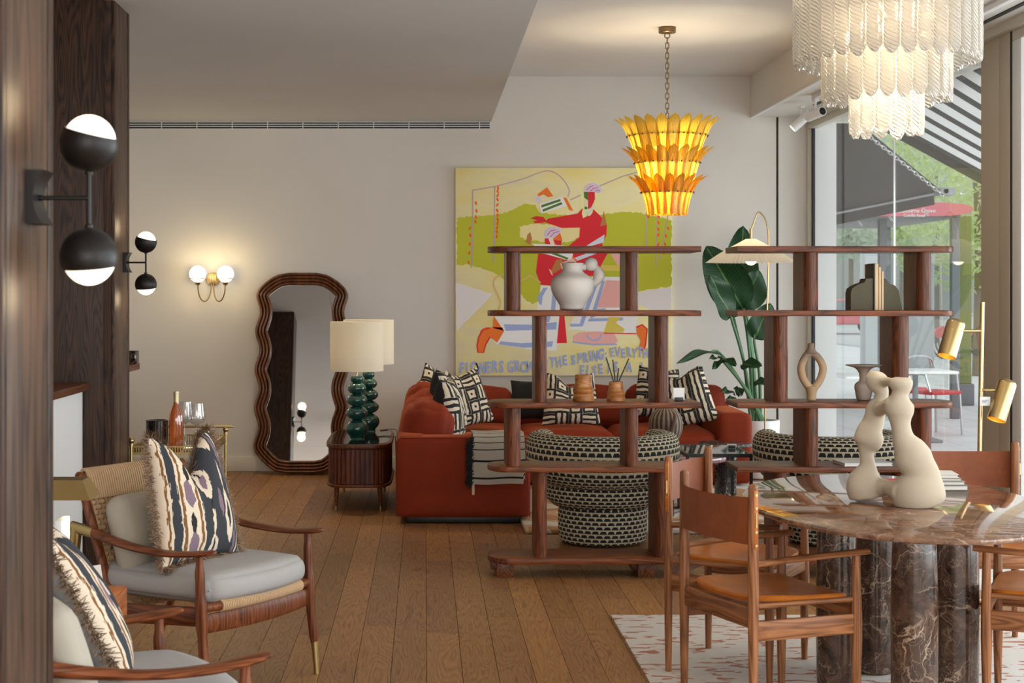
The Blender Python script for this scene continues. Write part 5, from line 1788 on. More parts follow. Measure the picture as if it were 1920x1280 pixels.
a = Mat('striped_throw_cloth')
x = a.xyz(a.coord('UV'))
ln_ = a.math('LESS_THAN', a.math('ABSOLUTE', a.math('SUBTRACT', a.math('FRACT', a.math('MULTIPLY', x[1], 11.0)), .5)), .065)
c = a.mix(ln_, S(226, 216, 200), (.03, .028, .027, 1))
nz = a.noise(a.map(a.coord('UV'), (160, 200, 1)), 1, 2)
k = a.math('ADD', .85, a.math('MULTIPLY', nz, .3))
a.set(Base_Color=a.mix(1.0, c, a.comb(k, k, k), 'MULTIPLY'), Roughness=.95)
a.bump(nz, .4, .003)
M['throw'] = a.m
t = thing('striped_throw', 'cream throw with thin black stripes folded over the sofa end', 'throw', (xat(933, 10.4), SYF, .3))
tx0, tx1 = xat(886, 10.42), xat(984, 10.42)
def throw_layer(x0, x1, zb_, off, thick, wob):
    def fn(u, v):
        # v from the seat side over the arm and down the front
        L = [(SYF + .30, .52), (SYF + .24, .572 + off), (SYF + .13, .576 + off), (SYF + .03, .575 + off), (SYF - .008 - off, .545), (SYF - .014 - off, .45), (SYF - .016 - off, zb_)]
        q = cr(L, 6)
        i = min(len(q) - 1, int(v * (len(q) - 1) + .5))
        y, z = q[i]
        return Vector((x0 + (x1 - x0) * u + .004 * math.sin(9 * v + wob), y - .004 * (1 + math.sin(7 * u + 3 * v + wob)) * (1 if v > .5 else 0), z + .003 * math.sin(6 * u + wob) + (.016 * u * 0 if v > .9 else 0)))
    b = B(); grid(b, fn, 16, 36)
    bmesh.ops.solidify(b, geom=b.faces[:], thickness=-thick)
    return b
obj('cloth', throw_layer(tx0 + .01, tx1, .298, .000, .006, 0), M['throw'], t, world=True, ang=60)
obj('cloth', throw_layer(tx0 + .004, tx1 - .004, .282, .010, .006, 1.7), M['throw'], t, world=True, ang=60)
obj('cloth', throw_layer(tx0, tx1 - .008, .268, .020, .007, 3.1), M['throw'], t, world=True, ang=60)
rn = random.Random(2)
b = B()
for k in range(260):
    v = k / 260
    z = .575 - .30 * v
    p = Vector((tx0 + rn.uniform(0, .012), SYF - .02 - rn.uniform(0, .02), z + rn.uniform(-.004, .004)))
    e = p + Vector((-rn.uniform(.02, .055), -rn.uniform(-.004, .018), -rn.uniform(.012, .05)))
    tube(b, [p, (p + e) / 2 + Vector((0, 0, .006)), e], .0022, 4)
f = obj('fringe', b, M['dark_cloth'], t, world=True); f['kind'] = 'stuff'
b = B(); box(b, xat(885, 10.4), xat(890, 10.4), SYF - .028, SYF - .026, zat(928, 10.4), zat(900, 10.4)); obj('label_tag', b, M['paper'], t, world=True)
# ------------------------------------------------------------------ painting
PY = 13.555
t = thing('large_painting', 'large yellow painting of two red figures with blue lettering', 'painting', at(1056, 705, PY))
def pz(x, y): return at(840 + x * .3281, 300 + y * .3281, PY)
c0, c1 = pz(43, 44), pz(1280, 1232)
b = B(); box(b, c0.x, c1.x, PY, WALL_Y - .002, c1.z, c0.z, .004)
a = Mat('canvas_ground')
nz = a.noise(a.map(a.pos(), (3, 1, 6)), 1, 5)
a.set(Base_Color=a.ramp(nz, ((.3, S(224, 206, 132, 1.25)), (.55, S(226, 214, 164, 1.25)), (.8, S(220, 208, 176, 1.2)))), Roughness=.8)
canvas = obj('canvas', b, a.m, t, world=True)
layer = [0]
civ = pmat(canvas).inverted()
def paint(name, col, *polys, k=1.25, rough=None, d=None):
    layer[0] += 1
    off = .00012 * layer[0] if d is None else d
    rn = random.Random(layer[0])
    key = 'paint_%d_%d_%d' % col
    m = M.get(key)
    if m is None: m = M[key] = plain(key, S(*col, k), .75)
    for P in polys:
        Q = []
        for i, p in enumerate(P):
            if rough:       # ragged brush edge
                p2 = P[(i + 1) % len(P)]
                n = max(1, int(math.dist(p, p2) / 14))
                for j in range(n):
                    u = j / n
                    Q.append((p[0] + (p2[0] - p[0]) * u + rn.uniform(-rough, rough), p[1] + (p2[1] - p[1]) * u + rn.uniform(-rough, rough)))
            else: Q.append(p)
        b = B()
        vs = []
        for p in Q:
            w = pz(*p); w.y = PY - off; vs.append(b.verts.new(w))
        f = b.faces.new(vs)
        f.normal_update()
        if f.normal.y > 0: f.normal_flip()
        bmesh.ops.triangulate(b, faces=b.faces[:])
        o = obj(name, b, m, canvas, smooth=False, recalc=False)
        o.data.transform(civ)
def stroke(P, w):
    L, Rr = [], []
    n = len(P)
    for i in range(n):
        a_, b_ = P[max(i - 1, 0)], P[min(i + 1, n - 1)]
        dx, dy = b_[0] - a_[0], b_[1] - a_[1]
        l = math.hypot(dx, dy) or 1
        L.append((P[i][0] - dy / l * w / 2, P[i][1] + dx / l * w / 2)); Rr.append((P[i][0] + dy / l * w / 2, P[i][1] - dx / l * w / 2))
    return L + Rr[::-1]
paint('painted_field', (178, 180, 46), [(50, 330), (150, 322), (280, 315), (350, 292), (430, 250), (500, 255), (520, 300), (700, 318), (930, 308), (1000, 296), (1090, 300), (1277, 340), (1277, 720), (1090, 750), (900, 770), (700, 800), (560, 800), (480, 820), (425, 790), (415, 760), (330, 690), (270, 650), (200, 622), (110, 595), (50, 600)], rough=5)
paint('painted_pale_shape', (214, 208, 208), [(45, 700), (255, 765), (50, 975)], [(1090, 755), (1277, 722), (1277, 870), (1190, 870), (1090, 830)], rough=3)
paint('painted_cream_patch', (224, 208, 150), [(410, 380), (500, 362), (610, 372), (752, 385), (748, 440), (690, 470), (600, 470), (470, 460), (410, 440)], rough=4)
paint('painted_line', (176, 150, 160), stroke([(140, 170), (141, 330), (133, 615)], 7), stroke([(267, 150), (264, 380), (258, 585)], 7), stroke(cr([(140, 172), (268, 150), (420, 110), (560, 62), (640, 92), (690, 165), (684, 210)], 5), 6), stroke([(698, 228), (880, 142), (1000, 92), (1080, 70)], 6), stroke([(1133, 300), (1130, 490)], 6), stroke([(1196, 312), (1185, 605)], 6), stroke([(1258, 310), (1210, 570)], 6))
dots = []
for (x, y) in ((160, 246), (163, 290), (160, 325), (157, 352), (125, 390), (128, 430), (125, 480), (122, 530), (118, 585), (286, 160), (284, 180), (284, 202), (283, 226), (282, 256), (281, 288), (283, 315), (284, 340), (283, 362), (281, 386), (280, 410), (279, 436), (1145, 322), (1204, 322), (1203, 358), (1202, 395), (1202, 428), (1201, 484), (1258, 390), (1246, 434), (1240, 480), (1232, 530)):
    an = random.Random(x * y).uniform(-.6, .6)
    dots.append([(x + 6 * math.cos(q) * math.cos(an) - 12 * math.sin(q) * math.sin(an), y + 6 * math.cos(q) * math.sin(an) + 12 * math.sin(q) * math.cos(an)) for q in [i * PI / 4 for i in range(8)]])
paint('painted_dots', (226, 88, 30), *dots)
red, white, blue, orange, pink, lav, green = (204, 34, 46), (226, 222, 222), (150, 164, 206), (226, 110, 36), (222, 166, 162), (200, 190, 214), (70, 112, 40)
paint('painted_trousers', white, [(530, 715), (640, 720), (655, 860), (645, 960), (620, 1090), (450, 1080), (280, 1050), (245, 1020), (320, 980), (268, 893), (500, 890), (520, 800)], [(820, 665), (1000, 668), (1000, 690), (990, 870), (1085, 895), (1075, 990), (890, 985), (690, 965), (720, 890), (780, 800)])
paint('painted_stripes', blue, [(318, 938), (480, 940), (622, 925), (620, 968), (470, 972), (330, 975)], [(300, 1035), (420, 1046), (600, 1035), (595, 1066), (430, 1072), (290, 1052)], [(545, 730), (570, 728), (540, 780), (535, 830), (520, 820), (512, 780)], [(600, 725), (622, 722), (612, 880), (585, 890)], [(566, 890), (586, 890), (580, 925), (560, 925)],
      [(838, 690), (862, 690), (770, 950), (700, 952), (696, 935), (752, 935)], [(880, 690), (898, 690), (850, 850), (900, 846), (902, 860), (820, 905), (812, 900)], [(805, 905), (1000, 900), (1000, 916), (800, 922)])
paint('painted_pink', pink, [(905, 686), (997, 690), (990, 842), (850, 842)], [(930, 535), (1000, 535), (1000, 660)], [(716, 1006), (745, 985), (860, 978), (950, 990), (970, 1035), (940, 1060), (760, 1050), (712, 1035)])
paint('painted_ring', blue, stroke([(835 + 38 * math.cos(q), 1003 + 26 * math.sin(q)) for q in [i * PI / 10 for i in range(-1, 12)]], 9), stroke([(712, 1040), (830, 1054), (965, 1052)], 9))
paint('painted_ochre', (206, 186, 84), [(880, 600), (990, 600), (998, 635), (860, 632)], [(918, 897), (990, 897), (960, 930), (1010, 965), (1000, 985), (890, 985)])
paint('painted_red', red, [(570, 335), (740, 305), (768, 275), (795, 322), (830, 280), (862, 310), (885, 335), (908, 368), (905, 430), (880, 480), (912, 535), (870, 610), (832, 662), (780, 660), (760, 640), (700, 660), (640, 690), (690, 490), (750, 440), (755, 386), (650, 388), (556, 356)],
      [(515, 535), (600, 540), (650, 560), (690, 590), (676, 640), (612, 690), (590, 718), (530, 712), (503, 640)], [(640, 812), (662, 850), (680, 1045), (622, 1046), (636, 900)], [(470, 332), (505, 320), (545, 325), (565, 350), (545, 358), (500, 362), (485, 350), (512, 345)], [(558, 450), (600, 450), (650, 470), (645, 490), (555, 490)])
paint('painted_brown', (176, 116, 62), [(890, 288), (908, 370), (870, 378)], [(618, 570), (655, 565), (648, 620), (600, 650), (585, 640)], [(444, 470), (455, 425), (470, 410), (480, 450), (470, 485)])
paint('painted_pale_blue', (196, 206, 220), [(790, 490), (895, 425), (890, 470), (820, 490)], [(720, 560), (800, 530), (860, 530), (740, 575)], [(782, 285), (800, 300), (826, 262), (822, 285), (797, 318)])
paint('painted_collar', (232, 220, 160), [(770, 275), (782, 290), (795, 320), (772, 332), (765, 305)], [(830, 275), (826, 300), (812, 318), (798, 318)], [(760, 180), (778, 182), (775, 270), (752, 278)], [(838, 190), (868, 190), (862, 260), (836, 268)])
paint('painted_face', red, [(790, 180), (838, 180), (840, 222), (820, 268), (800, 282), (800, 220)], [(552, 450), (572, 445), (576, 488), (556, 488)])
paint('painted_face_green', green, [(776, 182), (800, 182), (800, 230), (778, 215)], [(782, 265), (796, 268), (795, 282), (780, 280)])
paint('painted_face_pale', (230, 206, 184), [(776, 212), (800, 232), (800, 268), (780, 264)], [(574, 448), (600, 445), (610, 486), (588, 488)])
paint('painted_face_orange', orange, [(600, 446), (640, 414), (654, 458), (636, 486), (612, 486)], [(512, 195), (566, 155), (602, 206), (572, 212), (545, 195), (515, 210)], [(660, 215), (676, 215), (716, 290), (694, 286)], [(700, 560), (730, 590), (736, 570), (712, 548)])
paint('painted_face_red', red, [(600, 455), (652, 462), (632, 488), (620, 484)])
paint('painted_hair', lav, [(776, 182), (782, 150), (808, 134), (838, 131), (866, 145), (876, 175), (862, 190), (838, 182)], [(548, 425), (560, 396), (590, 381), (625, 383), (648, 400), (640, 416), (604, 446), (556, 447)], [(500, 215), (520, 205), (535, 235), (512, 245)])
paint('painted_hair_strokes', red, stroke([(792, 172), (812, 152), (832, 146)], 4), stroke([(812, 178), (834, 160), (858, 158)], 4), stroke([(566, 430), (588, 404), (616, 398)], 4), stroke([(586, 438), (606, 416), (636, 406)], 4), stroke([(842, 178), (858, 172), (868, 178)], 4))
paint('painted_cloth', white, [(522, 250), (652, 208), (680, 262), (532, 305)], [(478, 478), (560, 480), (690, 492), (715, 540), (700, 575), (640, 560), (540, 532)])
paint('painted_green_stripes', green, [(532, 258), (640, 222), (645, 234), (534, 272)], [(540, 282), (648, 240), (654, 252), (542, 296)], [(600, 525), (690, 560), (680, 568), (590, 535)])
paint('painted_hands', (230, 176, 160), [(640, 590), (690, 570), (715, 560), (735, 585), (690, 600), (650, 625)], [(575, 620), (590, 655), (600, 660), (590, 630)])
paint('painted_boots', orange, [(163, 1060), (186, 972), (215, 955), (240, 955), (310, 955), (320, 978), (282, 1042), (240, 1012), (214, 1056), (204, 1098), (172, 1100)], [(262, 892), (320, 975), (255, 958)], [(1075, 950), (1110, 938), (1140, 962), (1130, 1060), (1122, 1086), (1090, 1086), (1102, 1030), (1078, 990)])
paint('painted_boot_outline', red, stroke([(236, 960), (200, 968), (176, 1010), (166, 1062), (172, 1098), (204, 1098), (214, 1056), (240, 1010)], 8), stroke([(1076, 955), (1110, 940), (1138, 965), (1128, 1060), (1116, 1086), (1092, 1082)], 8), stroke([(890, 988), (980, 990), (1075, 992)], 6))
paint('painted_ochre_line', (206, 176, 108), stroke(cr([(330, 650), (275, 670), (260, 710), (285, 770), (300, 815), (285, 860)], 5), 8), stroke([(420, 690), (465, 660), (530, 700)], 8))
M['ink_blue'] = plain('lettering_blue', S(150, 166, 214, 1.2), .75)
def hand_text(body, x0, x1, y0, y1, size, seed):
    rn = random.Random(seed)
    wts = [.55 if ch in 'I;' else (.4 if ch == ' ' else 1.0) for ch in body]
    tot = sum(wts); acc = 0
    for ch, w in zip(body, wts):
        u = (acc + w / 2) / tot; acc += w
        if ch == ' ': continue
        p = pz(x0 + (x1 - x0) * u, y0 + (y1 - y0) * u + rn.uniform(-6, 6))
        m = iv2 @ Matrix.Translation((p.x, PY - .0056, p.z)) @ Matrix.Rotation(rn.uniform(-.13, .13), 4, 'Y') @ Matrix.Rotation(R(90), 4, 'X') @ Matrix.Diagonal((rn.uniform(.60, .68), rn.uniform(1.02, 1.16), 1, 1))
        text_mesh(ch, size, M['ink_blue'], canvas, m, .0005, 'lettering', .0036)
iv2 = pmat(canvas).inverted()
hand_text('FLOWERS GROW', 58, 492, 1196, 1178, .125, 1)
hand_text('IN', 505, 570, 1176, 1172, .12, 2)
hand_text('THE SPRING;', 580, 912, 1164, 1106, .108, 3)
hand_text('EVERYTHING', 922, 1226, 1104, 1100, .10, 4)
hand_text('ELSE', 748, 890, 1204, 1194, .105, 5)
hand_text('IS A LIE', 902, 1226, 1190, 1182, .105, 6)

# ------------------------------------------------------------------ amber leaf chandelier
D = 11.1
cx_, cz0 = xat(1251, D), CEIL_HI
t = thing('amber_chandelier', 'three-tier amber glass leaf chandelier hanging on a chain', 'chandelier', (cx_, D, zat(300, D)))
b = B(); lathe(b, [(.002, 0), (.058, 0), (.060, -.006), (.060, -.036), (.055, -.04), (.002, -.04)], 32, (cx_, D, CEIL_HI - .0005)); obj('ceiling_rose', b, M['brass_dark'], t, world=True)
ztop, zbot = CEIL_HI - .04, zat(232, D)
b = B(); tube(b, [(cx_ + .018 * math.cos(i * PI / 8), D, ztop - .018 + .018 * math.sin(i * PI / 8)) for i in range(16)], .004, 6, closed=True); obj('hook', b, M['brass_dark'], t, world=True)
n = 17
for k in range(n):
    z = ztop - .035 - (ztop - .035 - zbot) * (k + .5) / n
    hl = (ztop - .035 - zbot) / n * .5 + .006
    s = k % 2
    pts = []
    for i in range(14):
        q = 2 * PI * i / 14
        dx = .0115 * math.cos(q); dzz = math.copysign(abs(math.sin(q)) ** .5, math.sin(q)) * hl
        pts.append((cx_ + (dx if s else 0), D + (0 if s else dx), z + dzz))
    b = B(); tube(b, pts, .0033, 6, closed=True); obj('chain_link', b, M['brass_dark'], t, world=True)
def ribbed(a, freq=260, st=.5):
    x = a.xyz(a.coord('UV'))
    w = a.math('SINE', a.math('MULTIPLY', x[0], freq))
    nz = a.noise(a.coord(), 90, 3)
    nd = a.n('ShaderNodeBump'); nd.inputs['Strength'].default_value = st; nd.inputs['Distance'].default_value = .004
    a.l(a.math('ADD', w, a.math('MULTIPLY', nz, 2.0)), nd.inputs['Height'])
    return nd.outputs[0]
M['amber'] = art_glass('amber_glass', (1.0, .74, .10, 1), .14, .14, .15, lambda a: ribbed(a, 55, .6), (1, .72, .18, 1))
M['amber_deep'] = art_glass('amber_glass_deep', (1.0, .62, .05, 1), .10, .14, .15, lambda a: ribbed(a, 55, .6), (1, .6, .1, 1))
tiers = [  # tip y, ring y, foot y, tip radius, ring radius, foot radius, count, material
    (222, 256, 306, .368, .268, .205, 24, 'amber'),
    (277, 306, 360, .328, .218, .168, 22, 'amber'),
    (329, 361, 402, .282, .172, .136, 19, 'amber_deep')]
for k, (yt, yr, yf, rt, rr_, rf, cnt, mm) in enumerate(tiers):
    zt, zr, zf = zat(yt, D), zat(yr, D), zat(yf, D)
    # leaf along the profile: foot -> ring -> flared tip
    prof = cr([(rf, zf), ((rf + rr_) / 2 - .006, (zf + zr) / 2), (rr_, zr), (rr_ + (rt - rr_) * .42, zr + (zt - zr) * .62), (rt, zt)], 5)
    m = len(prof) - 1
    def fn(u, v):
        q = v * m; i = min(int(q), m - 1); f = q - i
        r = prof[i][0] + (prof[i + 1][0] - prof[i][0]) * f; z = prof[i][1] + (prof[i + 1][1] - prof[i][1]) * f
        wmax = PI * rr_ / cnt * 1.28
        w = wmax * (math.sin(PI * min(.5, v * 2.2 + .22)) if v < .5 else max(.02, (1 - ((v - .5) / .5) ** 3.2)) ** .6)
        x = (u * 2 - 1)
        return Vector((r - .012 * x * x + .004, x * w, z - .006 * x * x))
    b = B(); grid(b, fn, 6, 16); bmesh.ops.solidify(b, geom=b.faces[:], thickness=.004)
    me = None
    for j in range(cnt):
        if me is None:
            lf = obj('glass_leaf', b, M[mm], t, ang=70); me = lf.data
        else:
            lf = bpy.data.objects.new('glass_leaf', me); COL.objects.link(lf); lf.parent = t
        lf.matrix_basis = Matrix.Translation((0, 0, -t.location.z)) @ Matrix.Rotation(2 * PI * (j + .5 * (k % 2)) / cnt, 4, 'Z')
    b = B(); tube(b, [(rr_ - .004) * Vector((math.cos(i * PI / 24), math.sin(i * PI / 24), 0)) + Vector((0, 0, zr - t.location.z)) for i in range(48)], .004, 6, closed=True); rg = obj('ring', b, M['brass_dark'], t)
    b = B()
    for j in range(cnt):
        th = 2 * PI * (j + .5 * (k % 2)) / cnt
        ball(b, ((rr_ + .012) * math.cos(th), (rr_ + .012) * math.sin(th), zr - t.location.z), .006, n=8, m=6)
    sd = obj('studs', b, M['brass_dark'], rg); sd['kind'] = 'stuff'
b = B(); tube(b, [(0, 0, zbot - t.location.z), (0, 0, zat(392, D) - t.location.z)], .008, 8); obj('stem', b, M['brass_dark'], t)
for k, (dx, dy, y) in enumerate(((.09, -.05, 285), (-.09, -.06, 283), (.0, .1, 285), (.05, -.06, 338), (-.06, .02, 338))):
    b = B(); ball(b, (dx, dy, zat(y, D) - t.location.z), .026, n=14, m=10); obj('bulb', b, M['bulb'], t)
point_light('amber_light', (cx_, D, zat(285, D)), 14, (1, .88, .62), .08)
point_light('amber_light', (cx_, D, zat(340, D)), 17, (1, .88, .62), .06)

# ------------------------------------------------------------------ clear glass chandelier
D = 5.9
gx0 = xat(1662, D)
zc_top = 2.74
t = thing('glass_chandelier', 'tiered clear twisted glass chandelier above the dining table', 'chandelier', (gx0, D, 2.4))
def twisted(a):
    x = a.xyz(a.coord('UV'))
    w = a.math('SINE', a.math('ADD', a.math('MULTIPLY', x[1], 150.0), a.math('MULTIPLY', x[0], 50.0)))
    nz = a.noise(a.coord(), 60, 3)
    nd = a.n('ShaderNodeBump'); nd.inputs['Strength'].default_value = .75; nd.inputs['Distance'].default_value = .006
    a.l(a.math('ADD', w, a.math('MULTIPLY', nz, 1.2)), nd.inputs['Height'])
    return nd.outputs[0]
M['twist'] = art_glass('twisted_clear_glass', (.99, .95, .87, 1), .50, .5, .10, twisted, (1, .98, .95, 1))
gt = [(.325, 35, 2.345, .34), (.222, 24, 2.205, .36), (.122, 13, 2.083, .36)]
for r, cnt, z0, hgt in gt:
    w = PI * r / cnt * .96
    def fn2(u, v):
        th = 2 * PI * u
        x = math.copysign(abs(math.cos(th)) ** .6, math.cos(th)); y = math.copysign(abs(math.sin(th)) ** .6, math.sin(th))
        e = 1.0
        if v < .12: e = math.sqrt(max(0.02, 1 - (1 - v / .12) ** 2)) * .45 + .55
        tw = .35 * math.sin(2 * PI * v * 2) * 0
        ridge = 1 + .05 * math.sin(th * 2 + v * 42)
        return Vector((x * .013 * e * ridge, y * w * e, v * hgt + .010 * (abs(y) ** 2) * (1 if v < .06 else 0)))
    b = B(); grid(b, fn2, 16, 26, closed=True)
    bmesh.ops.holes_fill(b, edges=[e for e in b.edges if e.is_boundary], sides=0)
    me = None
    for j in range(cnt):
        if me is None:
            o = obj('glass_prism', b, M['twist'], t, ang=70); me = o.data
        else:
            o = bpy.data.objects.new('glass_prism', me); COL.objects.link(o); o.parent = t
        th = 2 * PI * j / cnt
        o.matrix_basis = Matrix.Rotation(th, 4, 'Z') @ Matrix.Translation((r, 0, z0 - 2.4 + .006 * math.sin(j * 2.4)))
    b = B(); tube(b, [(r - .016) * Vector((math.cos(i * PI / 24), math.sin(i * PI / 24), 0)) + Vector((0, 0, z0 + hgt - .02 - 2.4)) for i in range(48)], .005, 6, closed=True); obj('ring', b, M['steel'], t)
b = B(); tube(b, [(0, 0, -.05), (0, 0, CEIL_HI - 2.4 - .03)], .008, 8); obj('stem', b, M['steel'], t)
b = B(); tube(b, [(0, 0, CEIL_HI - 2.4 - .03), (0, 0, CEIL_HI - 2.4)], .07, 24); obj('ceiling_rose', b, M['steel'], t)
for k in range(3):
    th = 2 * PI * k / 3
    b = B(); tube(b, [(0, 0, .12), (.31 * math.cos(th), .31 * math.sin(th), .25)], .005, 6); obj('spoke', b, M['steel'], t)
for k in range(6):
    th = 2 * PI * k / 6 + .3
    b = B(); ball(b, (.17 * math.cos(th), .17 * math.sin(th), .06 + .05 * (k % 2)), .022, n=12, m=8); obj('bulb', b, M['bulb'], t)
point_light('glass_light', (gx0, D, 2.50), 40, (1, .86, .62), .10)
point_light('glass_light', (gx0, D, 2.33), 7, (1, .88, .66), .06)

# ------------------------------------------------------------------ sculpture on the dining table
TT = .7605
t = thing('twin_sculpture', 'ivory plaster sculpture of two leaning entwined columns on the dining table', 'sculpture', (xat(1678, 5.75), 5.75, .7505))
def sz3(x, y, D): return at(1560 + x * .23438, 660 + y * .23438, D)
mpx = lambda w, D: w * .23438 * D / F
Lp = [(355, 150, 45), (352, 175, 72), (355, 215, 90), (368, 255, 84), (392, 300, 62), (398, 345, 55), (380, 395, 58), (352, 445, 76), (345, 500, 82), (325, 570, 88), (302, 630, 104), (294, 690, 120), (290, 735, 108), (276, 785, 66), (280, 845, 56), (286, 900, 66), (278, 950, 96), (268, 1005, 132), (266, 1060, 150), (270, 1110, 150), (278, 1165, 138)]
Rp = [(545, 203, 60), (546, 225, 92), (550, 255, 99), (552, 290, 84), (545, 330, 66), (538, 375, 86), (536, 425, 117), (543, 480, 113), (545, 540, 88), (553, 600, 78), (568, 680, 88), (590, 730, 106), (622, 785, 134), (652, 850, 152), (690, 915, 138), (712, 975, 150), (708, 1040, 186), (700, 1100, 206), (696, 1160, 212), (706, 1215, 196), (712, 1240, 176)]
b = B()
DL, DR = 5.80, 5.66
def figure(Pts, D):
    q = cr(Pts, 4)
    pts = [sz3(x, y, D) for x, y, w in q]; rr = [(mpx(w, D), mpx(w, D) * .80) for x, y, w in q]
    tube(b, pts, rr, 28, ref=(0, 1, 0))
figure(Lp, DL); figure(Rp, DR)
tube(b, [sz3(400, 235, DL), sz3(470, 238, (DL + DR) / 2), sz3(530, 245, DR)], [mpx(48, DR), mpx(34, DR), mpx(50, DR)], 18)
tube(b, [sz3(355, 470, DL), sz3(420, 440, (DL + DR) / 2), sz3(500, 420, DR)], [mpx(62, DR), mpx(56, DR), mpx(80, DR)], 18)
tube(b, [sz3(340, 1075, DL), sz3(450, 1085, (DL + DR) / 2), sz3(560, 1120, DR)], [mpx(90, DR), mpx(62, DR), mpx(95, DR)], 18)
me = bpy.data.meshes.new('tmp'); bmesh.ops.recalc_face_normals(b, faces=b.faces[:]); b.to_mesh(me); b.free()
o = bpy.data.objects.new('tmp', me); COL.objects.link(o)
rm_ = o.modifiers.new('r', 'REMESH'); rm_.mode = 'VOXEL'; rm_.voxel_size = .0052
sm = o.modifiers.new('s', 'SMOOTH'); sm.iterations = 9; sm.factor = .5
me2 = bpy.data.meshes.new_from_object(o.evaluated_get(bpy.context.evaluated_depsgraph_get()))
bpy.data.objects.remove(o)
zmin = .7512
for v in me2.vertices:
    if v.co.z < zmin: v.co.z = zmin
me2.transform(pmat(t).inverted())
me2.materials.clear(); me2.materials.append(M['plaster']); me2.shade_smooth(); me2.name = 'body'
o = bpy.data.objects.new('body', me2); COL.objects.link(o); o.parent = t

# ------------------------------------------------------------------ books
def book(label, c, sx, sy, sz, rz, col, group=None, paper='paper'):
    t = thing('book', label, 'book', c, rz, group)
    cm = plain('book_cover_%d' % len(bpy.data.materials), col, .5)
    b = B(); box(b, -sx / 2, sx / 2, -sy / 2, sy / 2, 0, .0025); box(b, -sx / 2, sx / 2, -sy / 2, sy / 2, sz - .0025, sz); box(b, -sx / 2, -sx / 2 + .003, -sy / 2, sy / 2, .0025, sz - .0025); obj('cover', b, cm, t, smooth=False)['kind'] = 'stuff'
    b = B(); box(b, -sx / 2 + .003, sx / 2 - .004, -sy / 2 + .004, sy / 2 - .004, .0025, sz - .0025); obj('pages', b, M[paper], t, smooth=False)
    return t
M['pages_white'] = plain('white_pages', (.70, .68, .64, 1), .8)
z = .7502
bx = xat(1754, 6.2)
for k, (h, col, lab) in enumerate(((.020, S(90, 96, 92), 'grey book, lowest of the stack behind the sculpture'), (.014, S(142, 148, 144), 'pale green book, second from below in the stack behind the sculpture'), (.012, S(120, 112, 104), 'taupe book, second from the top of the stack behind the sculpture'), (.014, S(206, 204, 200), 'white book, topmost of the stack behind the sculpture'))):
    book(lab, (bx - .004 * k, 6.2 + .003 * k, z), .20 - .008 * k, .16 - .006 * k, h, R(2 - 3 * k), col, 'books stacked on the dining table', 'pages_white'); z += h + .0003
book('red-covered flat book behind the sculpture waist', (xat(1688, 6.35), 6.35, .7502), .10, .14, .012, 0, S(176, 60, 60), None, 'pages_white')
book('white book lying on the low shelf of the right shelving', (xat(1618, SF + .14), SF + .15, levels[3][1] + .0006), .26, .20, .017, R(4), S(214, 210, 206), None, 'pages_white')

# ------------------------------------------------------------------ things on the left shelving
zS = [l[1] for l in levels]
Dm = SF + .15
def from_px(prof, cx, D):
    return [(max(.0008, w * D / F), zat(y, D)) for y, w in prof]
# white jug with bead handle
t = thing('white_jug', 'white bisque jug with a two-bead handle on the left shelving', 'vase', (xat(1073, Dm), Dm, zS[1]))
pr = from_px([(581.5, 14), (579, 22), (572, 24), (562, 30), (550, 37), (540, 40), (530, 40), (522, 37), (515, 28), (510, 21), (503, 18), (495, 20), (493, 21)], 1073, Dm)
q = [(r, max(z, zS[1] + .0004)) for r, z in cr(pr, 3)]
b = B(); lathe(b, [(.001, q[0][1])] + q + [(q[-1][0] - .004, q[-1][1]), (q[-6][0] - .006, q[-6][1] - .004), (.001, q[-8][1])], 44, (xat(1073, Dm), Dm, 0), cap=False)
obj('body', b, M['ceramic_white'], t, world=True, ang=60)
b = B(); prism(b, [(-.085, .004), (-.02, .028), (.02, .028), (.04, .0), (.02, -.028), (-.02, -.028)], 0, .008); b.free()
b = B(); tube(b, [at(1074, 500, Dm), at(1060, 497, Dm)], [.040, .022], 16); b.free()
b = B(); ball(b, at(1108, 495, Dm), 13.0 * Dm / F, sx=1, sy=.8, n=22, m=14)
tube(b, cr([tuple(at(1120, 506, Dm)) + (.018,), tuple(at(1123, 517, Dm)) + (.030,), tuple(at(1117, 527, Dm)) + (.022,), tuple(at(1108, 535, Dm)) + (.014,)], 5) and [Vector(p[:3]) for p in cr([tuple(at(1119, 503, Dm)) + (.018,), tuple(at(1123, 515, Dm)) + (.032,), tuple(at(1118, 527, Dm)) + (.024,), tuple(at(1105, 537, Dm)) + (.012,)], 5)],
     [p[3] for p in cr([tuple(at(1119, 503, Dm)) + (.018,), tuple(at(1123, 515, Dm)) + (.032,), tuple(at(1118, 527, Dm)) + (.024,), tuple(at(1105, 537, Dm)) + (.012,)], 5)], 16, round_cap=True)
tube(b, [at(1098, 500, Dm), at(1088, 500, Dm)], [.02, .018], 14)
obj('handle', b, M['ceramic_white'], t, world=True, ang=70)['kind'] = 'stuff'
b = B(); P0 = at(1058, 495, Dm); tube(b, [at(1072, 503, Dm), at(1062, 498, Dm), at(1056, 494.5, Dm)], [.040, .024, .006], 14); obj('spout', b, M['ceramic_white'], t, world=True, ang=70)
